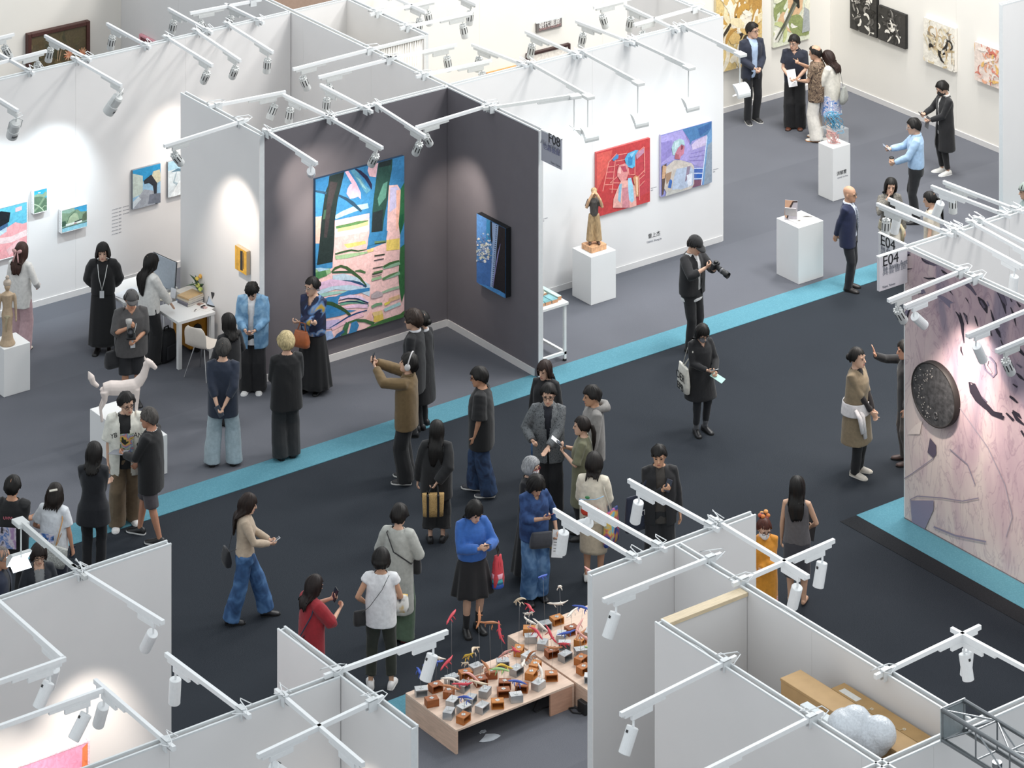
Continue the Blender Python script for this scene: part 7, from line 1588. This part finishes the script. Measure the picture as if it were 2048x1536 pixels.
sheet('bald_pattern', 'white booklet held by the balding man', 1, (.12, .2), '#e0e0e2', 'booklet', (0, .5, .8), (0, 1, -.2))
phone('blue_shirt', 'silver phone with a strap held out by the man in the blue shirt', 0, '#6a6e78', (.078, .16, .01), '#8a94a3')
def cup(key, hand, label):
    c, f, n, a = PEOPLE[key]['hands'][hand]; o = held('coffee_cup', label, 'cup', world(key, Matrix.Translation(c+n*.02+Vector((0, 0, .0)))))
    MB().lathe((0, 0, 0), [(.026, -.06), (.03, -.055), (.040, .06), (.036, .06)], 16).build('paper_cup', mat('#c9a284', .7), o, True)
    MB().lathe((0, 0, 0), [(.043, .06), (.043, .07), (.036, .078), (.0, .078)], 16).build('lid', LDK, o, True)
cup('blue_shirt', 1, 'coffee cup with a black lid in the hand of the man in the blue shirt')
phone('tote_woman', 'pale phone in the hands of the woman in the black coat dress', 0, '#c9cacc')
sheet('tote_woman', 'pale green leaflet below the phone of the woman in the black coat dress', 1, (.12, .22), '#9fc4bd', 'leaflet', (0, .4, .9), (-.6, .8, -.5))
phone('black_tote_man', 'dark phone held to the chest of the man with the navy tote', 0, '#3c3a4a', to=(0, 1, .3))
phone('olive_dress', 'phone held at the chest of the woman in the olive dress', 0, '#1a1a1e')
sheet('olive_dress', 'white folded leaflet behind the phone of the woman in olive', 0, (.11, .2), '#d6d8da', 'leaflet', (0, -.6, .8), (0, .3, 1), (0, .03, .02))
phone('denim_woman', 'phone in a pinkish case held by the woman in the denim shirt', 0, '#8a4a52')
sheet('denim_woman', 'white printed flyer hanging from the hand of the woman in denim', 1, (.15, .34), '#dcdee0', 'flyer', (.3, 1, .3), (.1, 0, -1), (-.02, .02, 0), [(.1, 1), (.2, .6), (.3, .9), (.42, .7), (.52, 1)])
sheet('denim_woman', 'yellow and blue flyer behind the white one', 1, (.13, .24), '#c79a2c', 'flyer', (.9, .5, .3), (.3, .1, -1), (-.01, -.03, 0))
phone('blue_sweater', 'black phone held in both hands by the woman in the blue sweater', 0)
phone('headphones', 'phone raised by the person in headphones', 0, '#101013', to=(0, -1, -.1))
phone('denim_jacket', 'phone held low by the man in the light denim shirt', 0, '#7a4a44')
phone('navy_sweater', 'dark phone clasped behind the back of the man in the navy sweater', 0, '#4a4f58', to=(0, -1, .2), off=(0, -.03, -.03))
sheet('blazer', 'grey leaflet held by the older man in the black blazer', 1, (.15, .25), '#8f9198', 'leaflet', (0, .2, 1), (.3, 1, .3))
phone('beige_jeans', 'phone with a white edge held by the woman in the beige sweater', 0, '#d8d8da')
phone('red_top', 'large black phone held up by the woman in red', 1, '#0f0f12', (.085, .18, .012), to=(0, -1, .15))
phone('white_tee_bag', 'black phone in the lowered hand of the woman in the white T-shirt', 0, to=(.6, -.4, .1))
sheet('grey_sleeveless', 'flat black clutch held by the woman in the sleeveless top', 0, (.30, .22), '#121215', 'clutch', (.8, -.5, .2), (.2, .6, -.4))
sheet('folder_woman', 'dark folder held by the woman with the fringe', 0, (.28, .34), '#3a3d47', 'folder', (-.3, .7, .6), (-.5, .2, .8), (-.08, .04, -.12))
# headphones, lanyard, bow, hair clip, belt and other worn pieces are parts of their wearer
def part(key, name, b, m, smooth=True): return b.build(name, m, PEOPLE[key]['root'], smooth)
HMh = PEOPLE['headphones']['HM']
part('headphones', 'headphones', MB().tube([HMh @ Vector((.112*math.cos(t), -.01, .14*math.sin(t)+.01)) for t in [math.pi*k/14 for k in range(15)]], .010, 8), mat('#b9b6b6', .4))
for s in (-1, 1): part('headphones', 'ear_cushion', MB().ball((0, 0, 0), (.022, .04, .046), 10, 8, HMh @ Matrix.Translation((s*.105, -.01, -.005))), mat('#c9c6c6', .4))
def lanyard(key, drop=.42, col='#dcdcda', badge=True):
    p = PEOPLE[key]; T = p['T']; pts = []
    for t in range(13):
        q = t/12; a = math.pi*q
        pts.append(T(Vector((.075*math.cos(a), -.08+.02, 1.47))) if False else None)
    L_ = [T(Vector((-.07, -.03, 1.475))), T(Vector((-.075, .08, 1.40))), T(Vector((-.05, .185, 1.25))), T(Vector((0, .20, 1.05)))]
    R_ = [Vector((-v.x, v.y, v.z)) for v in L_]
    part(key, 'lanyard', MB().tube(L_+R_[::-1], .006, 5), mat(col, .6))
    if badge: part(key, 'name_badge', MB().box((-.035, .198, .93), (.035, .206, 1.04)), mat('#c9cacc', .4), False)
lanyard('black_dress'); lanyard('vest_photo')
HMb = PEOPLE['bow']['HM']; pk = mat('#c79a98', .6)
for s in (-1, 1):
    part('bow', 'hair_bow', MB().ball((0, 0, 0), (.045, .02, .028), 8, 6, HMb @ Matrix.Translation((s*.042, -.135, .02)) @ Matrix.Rotation(-s*.4, 4, 'Y')), pk)
    part('bow', 'bow_ribbon', MB().tube([HMb @ Vector((s*.012, -.14, .01)), HMb @ Vector((s*.03, -.15, -.06)), HMb @ Vector((s*.045, -.15, -.13))], [.01, .016, .014], 8, flat=.4), pk)
HMw = PEOPLE['white_tee_bag']['HM']; part('white_tee_bag', 'hair_clip', MB().box((-.05, -.008, -.012), (.05, .008, .012), HMw @ Matrix.Translation((.03, -.125, .075)) @ Matrix.Rotation(-.7, 4, 'X') @ Matrix.Rotation(-.3, 4, 'Y')), mat('#d9d2c4', .3), False)
HMo = PEOPLE['orange_woman']['HM']; r2 = random.Random(1)
for k in range(7): part('orange_woman', 'hair_flower', MB().ball((0, 0, 0), (.03, .03, .024), 8, 6, HMo @ Matrix.Translation((-.02+.05*math.cos(k), -.10+.045*math.sin(k), .10+.02*math.sin(k*2)))), mat(r2.choice(['#c9763a', '#a9452f', '#7a2f28', '#d99a5a']), .7))
HMs = PEOPLE['shawl']['HM']; part('shawl', 'hair_scarf', MB().tube([HMs @ Vector(q) for q in ((.03, -.13, -.02), (.06, -.15, -.08), (.05, -.15, -.15))], [.012, .03, .02], 8, flat=.4), mat('#d9d6d2', .7))
def shape_band(key, name, z0, z1, e, col, gap=0):
    p = PEOPLE[key]; rings = []
    for z in [z0+(z1-z0)*k/5 for k in range(6)]:
        hw, hd, yc = interp(p['tab'], z); rings.append([p['T'](q) for q in ring(z+(.02*math.sin(z*40)), (hw+e)*p['wf'], (hd+e)*p['wf'], yc, 28, 2.3)])
    o = part(key, name, MB().ring_loft(rings, False), fabric(col)); m = o.modifiers.new('t', 'SOLIDIFY'); m.thickness = .01; return o
shape_band('tan_dress', 'tied_cardigan', .84, 1.02, .075, '#cfcaca')
for s, l in ((-.02, .3), (.07, .2)): part('tan_dress', 'cardigan_sleeve', MB().tube([(.16+s, .1, .98), (.17+s, .17, .88), (.15+s, .2, .98-l-.1)], [.03, .04, .035], 8, flat=.6), fabric('#d6d0d0'))
shape_band('smiling', 'tied_shirt', .90, .99, .03, '#9a9480'); part('smiling', 'shirt_sleeve', MB().tube([(-.17, .06, .95), (-.22, .08, .85), (-.2, .1, .66)], [.03, .06, .045], 8, flat=.6), fabric('#c9bd9c'))
shape_band('blue_sweater', 'belt', .985, 1.02, .03, '#1f1b18')
p_ = PEOPLE['hoodie']; part('hoodie', 'hood', MB().tube([p_['T'](Vector(q)) for q in ((.10, .02, 1.43), (.11, -.08, 1.45), (.05, -.17, 1.44), (-.05, -.17, 1.44), (-.11, -.08, 1.45), (-.10, .02, 1.43))], [.03, .045, .06, .06, .045, .03], 10), fabric('#84817e'))
part('navy_bald', 'necktie', MB().tube([(0, .125, 1.41), (0, .165, 1.3), (0, .165, 1.12), (0, .155, 1.0)], [.018, .03, .036, .02], 8, flat=.3), fabric('#6f7480', (('#4a5060', '#a9aeb8', '#5a6070'), 40, 0)))
part('jersey', 'printed_shirt', MB().box((-.085, .180, 1.02), (.085, .184, 1.26), PEOPLE['jersey']['root'].matrix_local.to_3x3().to_4x4().inverted() @ PEOPLE['jersey']['root'].matrix_local.to_3x3().to_4x4()), fabric('#8f9a78', (('#2a2c2a', '#d9c25a', '#d98a78', '#6f8fc0', '#c9cdb0', '#3f5a3a'), 9, .4)), False)
def chest_text(key, body, size, pos, rz=0, col='#17171a', back=False, name='lettering', tilt=-.08):
    """Printed lettering lying on the chest or the back."""
    M = Matrix.Translation(pos) @ Matrix.Rotation((0 if back else math.pi)+rz, 4, 'Z') @ Matrix.Rotation(tilt, 4, 'X')
    t_ = text(name, body, size, mat(col, .7), PEOPLE[key]['root'], M, 'CENTER', .002); return t_
chest_text('jersey', 'ALANCE', .085, (-.145, .19, 1.205), -.42); chest_text('jersey', 'YB', .085, (.165, .175, 1.215), .5); chest_text('jersey', '9', .13, (-.15, .20, 1.05), -.35)
# plain prints on two T-shirts
part('black_print_tee', 'square_print', MB().box((-.12, -.19, .93), (.12, -.183, 1.2), Matrix.Rotation(.04, 4, 'X')), fabric('#8a8aa0', (('#2a2a35', '#c9c3d3', '#3f6fb0', '#d8cfd6', '#a98ab0'), 7, .4)), False)
chest_text('black_print_tee', 'UVIVI', .05, (0, -.187, 1.27), 0, '#c96a78', True)
part('white_tee_bag', 'printed_patch', MB().box((-.12, -.19, .95), (.10, -.185, 1.16), Matrix.Rotation(.04, 4, 'X')), fabric('#b9b3c0', (('#23232c', '#3f6fb0', '#cfc3cf', '#d3d6da'), 8, .4)), False)
# flowers and sea stripe printed on the cream jacket
for P, r, c in (((.06, -.20, 1.02), .085, '#c63f2a'), ((-.07, -.20, 1.04), .07, '#c63f2a'), ((-.02, -.205, .93), .05, '#b5492f')):
    part('print_jacket', 'printed_flower', MB().ball(P, (r, .012, r), 12, 6), mat(c, .8))
for P, r, c in (((.06, -.213, 1.02), .03, '#e6b3a0'), ((-.05, -.19, 1.22), .035, '#4a8a5a')): part('print_jacket', 'printed_leaf', MB().ball(P, (r, .010, r*.6), 10, 6), mat(c, .8))
part('print_jacket', 'printed_stripe', MB().tube([(-.17, -.15, 1.17), (-.05, -.19, 1.19), (.08, -.19, 1.21), (.17, -.14, 1.24)], .014, 6, flat=.3), mat('#8fb4cf', .8))
# bags
def bag(key, name, label, pos, size, col, strap, pat=None, rz=0, lean=0, sc=None, stud=None, txt=None, bulge=.25, rough=.8, flare=1.0, strap_r=.010, tilt=0):
    M = Matrix.Translation(pos) @ Matrix.Rotation(rz, 4, 'Z') @ Matrix.Rotation(tilt, 4, 'Y') @ Matrix.Rotation(lean, 4, 'X')
    o = held(name, label, 'bag', world(key, M)); w, d, h = size
    rings = []
    for t, kw, kd in ((0, .9, .6), (.03, .98, 1), (.3, 1.0, 1+bulge), (.65, .97*(1+(flare-1)*.5), 1), (.95, .92*flare, .5), (1, .92*flare, .35)):
        rings.append([Vector((w/2*kw*math.copysign(abs(math.cos(a))**.5, math.cos(a)), d/2*kd*math.copysign(abs(math.sin(a))**.6, math.sin(a)), h*t-h)) for a in [2*math.pi*k/20 for k in range(20)]])
    MB().ring_loft(rings).build('bag_body', fabric(col, pat, rough), o, True)
    Mi = M.inverted()
    for s in strap or ():
        MB().tube([Mi @ Vector(q) for q in s], strap_r, 6, flat=.5).build('strap', fabric(sc or col), o, True)
    if txt: text('lettering', txt[0], txt[1], mat(txt[2], .7), o, Matrix.Translation((0, -d/2*(1+bulge)-.004, -h*.55)), 'CENTER', .002)
    return o
sh = lambda sx, p: [[(sx*.13, -.02, 1.445), (sx*.18, .09, 1.30), (p[0], p[1]+.02, p[2])], [(sx*.13, -.02, 1.445), (sx*.17, -.10, 1.30), (p[0], p[1]-.03, p[2])]]
bag('cream_jacket', 'shoulder_bag', 'grey pointed shoulder bag behind the woman in the cream jacket', (.06, -.24, 1.06), (.34, .10, .30), '#8f918c', [[(.06, -.22, 1.06), (.12, -.1, 1.40), (.13, .0, 1.43)]], rz=.3, flare=.5)
bag('tote_woman', 'tote_bag', 'white tote bag printed with large black letters on the shoulder of the woman in black', (.26, -.06, 1.06), (.36, .09, .40), '#cfccc2', sh(1, (.26, -.06, 1.06)), rz=1.5, txt=('OER', .17, '#1a1a1c'))
text('lettering', 'EPB', .15, mat('#1a1a1c', .7), bpy.data.objects['tote_bag'], Matrix.Translation((0, -.062, -.37)), 'CENTER', .002)
bag('black_tote_man', 'tote_bag', 'navy tote bag with white letters on the shoulder of the man in the black jacket', (.29, .06, 1.10), (.40, .09, .46), '#1c2236', sh(1, (.29, .06, 1.10)), rz=.5+math.pi, txt=('ART', .10, '#dcdcdc'), strap_r=.018)
bag('print_jacket', 'tote_bag', 'colourful tote bag with a blue and yellow print beside the beige skirt', (.25, -.02, 1.0), (.34, .08, .46), '#3a4a8a', sh(1, (.25, -.02, 1.0)), pat=(('#24325f', '#3a55a0', '#c85a6a', '#d9b54a', '#6fb0c9'), 4, .8), rz=1.2, sc='#d5cfc0')
bag('denim_woman', 'crossbody_bag', 'dark grey crossbody bag at the hip of the woman in denim', (-.02, .21, .98), (.32, .10, .20), '#33353b', [[(.12, .10, .97), (.20, .06, 1.2), (.13, .0, 1.44)], [(-.14, .1, .97), (-.1, -.14, 1.2), (.1, -.06, 1.44)]], tilt=-.1)
bag('blue_sweater', 'pleated_bag', 'pleated bag fading from red to blue, hanging from the arm of the woman in blue', (-.30, .14, .98), (.16, .10, .40), '#c8404a', [[(-.30, .16, .98), (-.27, .17, 1.12)], [(-.33, .12, .98), (-.28, .17, 1.12)]], rz=.2, sc='#17171a', flare=.7)
pb = bpy.data.objects['pleated_bag']
for z0, z1, c in ((-.30, -.22, '#d8a0b0'), (-.36, -.28, '#3f9aa0'), (-.405, -.33, '#2a4fa0')):
    t0 = 1+z0/.4; MB().lathe((0, 0, 0), [(.0745, z0), (.076, z0+.005), (.076, z1), (.0745, z1)], 20, Matrix.Diagonal((1.08, .86, 1, 1))).build('colour_band', mat(c, .5), pb, True)
for k in range(14): a = 2*math.pi*k/14; MB().tube([(.078*math.cos(a), .06*math.sin(a), -.39), (.07*math.cos(a), .045*math.sin(a), -.1), (.045*math.cos(a), .02*math.sin(a), -.01)], .004, 5).build('pleat', mat(('#c8404a', '#b53a46')[k % 2], .5), pb, True)
bag('basket_woman', 'straw_basket', 'straw basket bag with two black bands held behind the woman in black', (-.02, -.31, .84), (.30, .15, .32), '#b3925f', [[(-.08, -.33, .84), (-.04, -.28, .94), (.03, -.26, .94)], [(.06, -.33, .84), (.04, -.28, .94)]], pat=(('#9a7a4a', '#c2a06a', '#a98652'), 50, 0), sc='#17171a', rz=.15, bulge=.1, flare=1.15)
sb = bpy.data.objects['straw_basket']
for x in (-.08, .07): MB().box((x-.016, -.094, -.31), (x+.016, .094, .0)).build('band', mat('#17171a', .8), sb, bevel=.004)
bag('shawl', 'handbag', 'tan leather handbag hanging from the folded arms of the woman in the shawl', (.05, .27, 1.0), (.27, .13, .24), '#a5582c', [[(-.02, .26, 1.0), (.0, .25, 1.11), (.08, .25, 1.11), (.12, .26, 1.0)]], rough=.45, flare=.85)
bag('white_tee_bag', 'shoulder_bag', 'silver perforated shoulder bag with tan straps on the woman in the white T-shirt', (.12, -.25, 1.02), (.42, .14, .27), '#b9bab5', sh(1, (.14, -.22, 1.02)), pat=(('#8a8c88', '#c6c7c2', '#5f615f', '#d0d0cb'), 60, 0), sc='#c99a68', rz=.15, tilt=.25, rough=.45)
bag('beige_jeans', 'crossbody_bag', 'small black bag at the back of the woman in the beige sweater', (-.05, -.25, .96), (.24, .09, .22), '#15151a', [[(-.05, -.22, .95), (-.13, -.14, 1.25), (-.1, .0, 1.43)], [(.03, -.22, .95), (.1, .15, 1.1), (-.08, .1, 1.40)]], rz=.3, strap_r=.006)
bag('grey_tunic', 'crossbody_bag', 'dark bag in front of the person in the grey tunic, on a black strap', (.10, .24, .98), (.24, .1, .2), '#2a2a2c', [[(.12, .2, .97), (.20, -.08, 1.05), (.0, -.185, 1.22), (-.12, -.11, 1.42), (-.13, .06, 1.4), (.02, .21, 1.1)]], strap_r=.016)
bag('white_tee_green', 'crossbody_bag', 'black bag on a thin strap beside the woman in green trousers', (-.25, -.02, .96), (.2, .12, .17), '#212122', [[(-.23, -.05, .95), (-.12, -.175, 1.1), (.03, -.165, 1.3), (.11, -.06, 1.44)]], rz=.4, strap_r=.006)
bag('white_tee_green', 'tote_bag', 'pale hat-like bag with a yellow print held before the woman in green trousers', (.19, .3, 1.02), (.26, .14, .2), '#cfcfcc', None, pat=(('#c9a12c', '#d5d5d2', '#dcdcd8', '#3a3a40'), 5, .3))
bag('red_top', 'tote_bag', 'dark navy tote behind the woman in red', (-.02, -.25, .98), (.36, .12, .4), '#1a2038', sh(1, (.05, -.2, .98)), rz=.4)
bag('vest_photo', 'camera_bag', 'black camera bag hanging at the photographer in grey', (.27, .02, .84), (.26, .16, .24), '#1c1c1f', [[(.25, .0, .84), (.2, .14, 1.2), (.1, .03, 1.46)]], rz=.4, strap_r=.016)
def camera(key, label, long, c, d, up=(0, 0, 1)):
    d = Vector(d).normalized(); M = look_frame(Vector(c), d, Vector(up))
    o = held('camera', label, 'camera', world(key, M))          # -y is the way the lens points
    MB().box((-.07, -.03, -.05), (.07, .03, .045)).build('camera_body', LDK, o, bevel=.01)
    MB().box((-.03, -.025, .045), (.03, .025, .08)).build('viewfinder', LDK, o, bevel=.008)
    Mx = Matrix.Rotation(math.pi/2, 4, 'X')
    MB().lathe((0, 0, 0), [(.0, .02), (.036, .02), (.036, .09), (.041, .09), (.041, .11), (.038, .11), (.040, .10+long), (.048, .11+long), (.048, .17+long), (.042, .17+long), (.04, .12+long), (0, .12+long)], 18, Mx).build('lens_barrel', LDK, o, True)
    MB().lathe((0, 0, 0), [(.0415, .125), (.043, .13), (.043, .15), (.0415, .155)], 18, Mx).build('lens_ring', mat('#5a5a5e', .4), o, True)
    return o
p = PEOPLE['cap_photo']['hands']; c = (p[0][0]+p[1][0])/2
camera('cap_photo', 'black camera with a long lens in the hands of the photographer in the cap', .10, c+Vector((.0, .06, .03)), (.05, 1, -.3))
p = PEOPLE['vest_photo']['hands']; c = p[1][0].lerp(p[0][0], .4)
camera('vest_photo', 'black camera held upright by the photographer in grey, wide lens hood up', .02, c+Vector((.02, .05, .02)), (.15, .75, .75))
fl = held('flash', 'white flash diffuser above the camera of the photographer in grey', 'flash', world('vest_photo', Matrix.Translation(c+Vector((.06, .10, .24)))))
MB().lathe((0, 0, 0), [(.03, -.1), (.032, -.02), (.045, .0), (.05, .05), (.0, .06)], 14).build('diffuser', mat('#a9a6a2', .5), fl, True)
MB().box((-.03, -.025, -.17), (.03, .025, -.09)).build('flash_body', LDK, fl, bevel=.006)
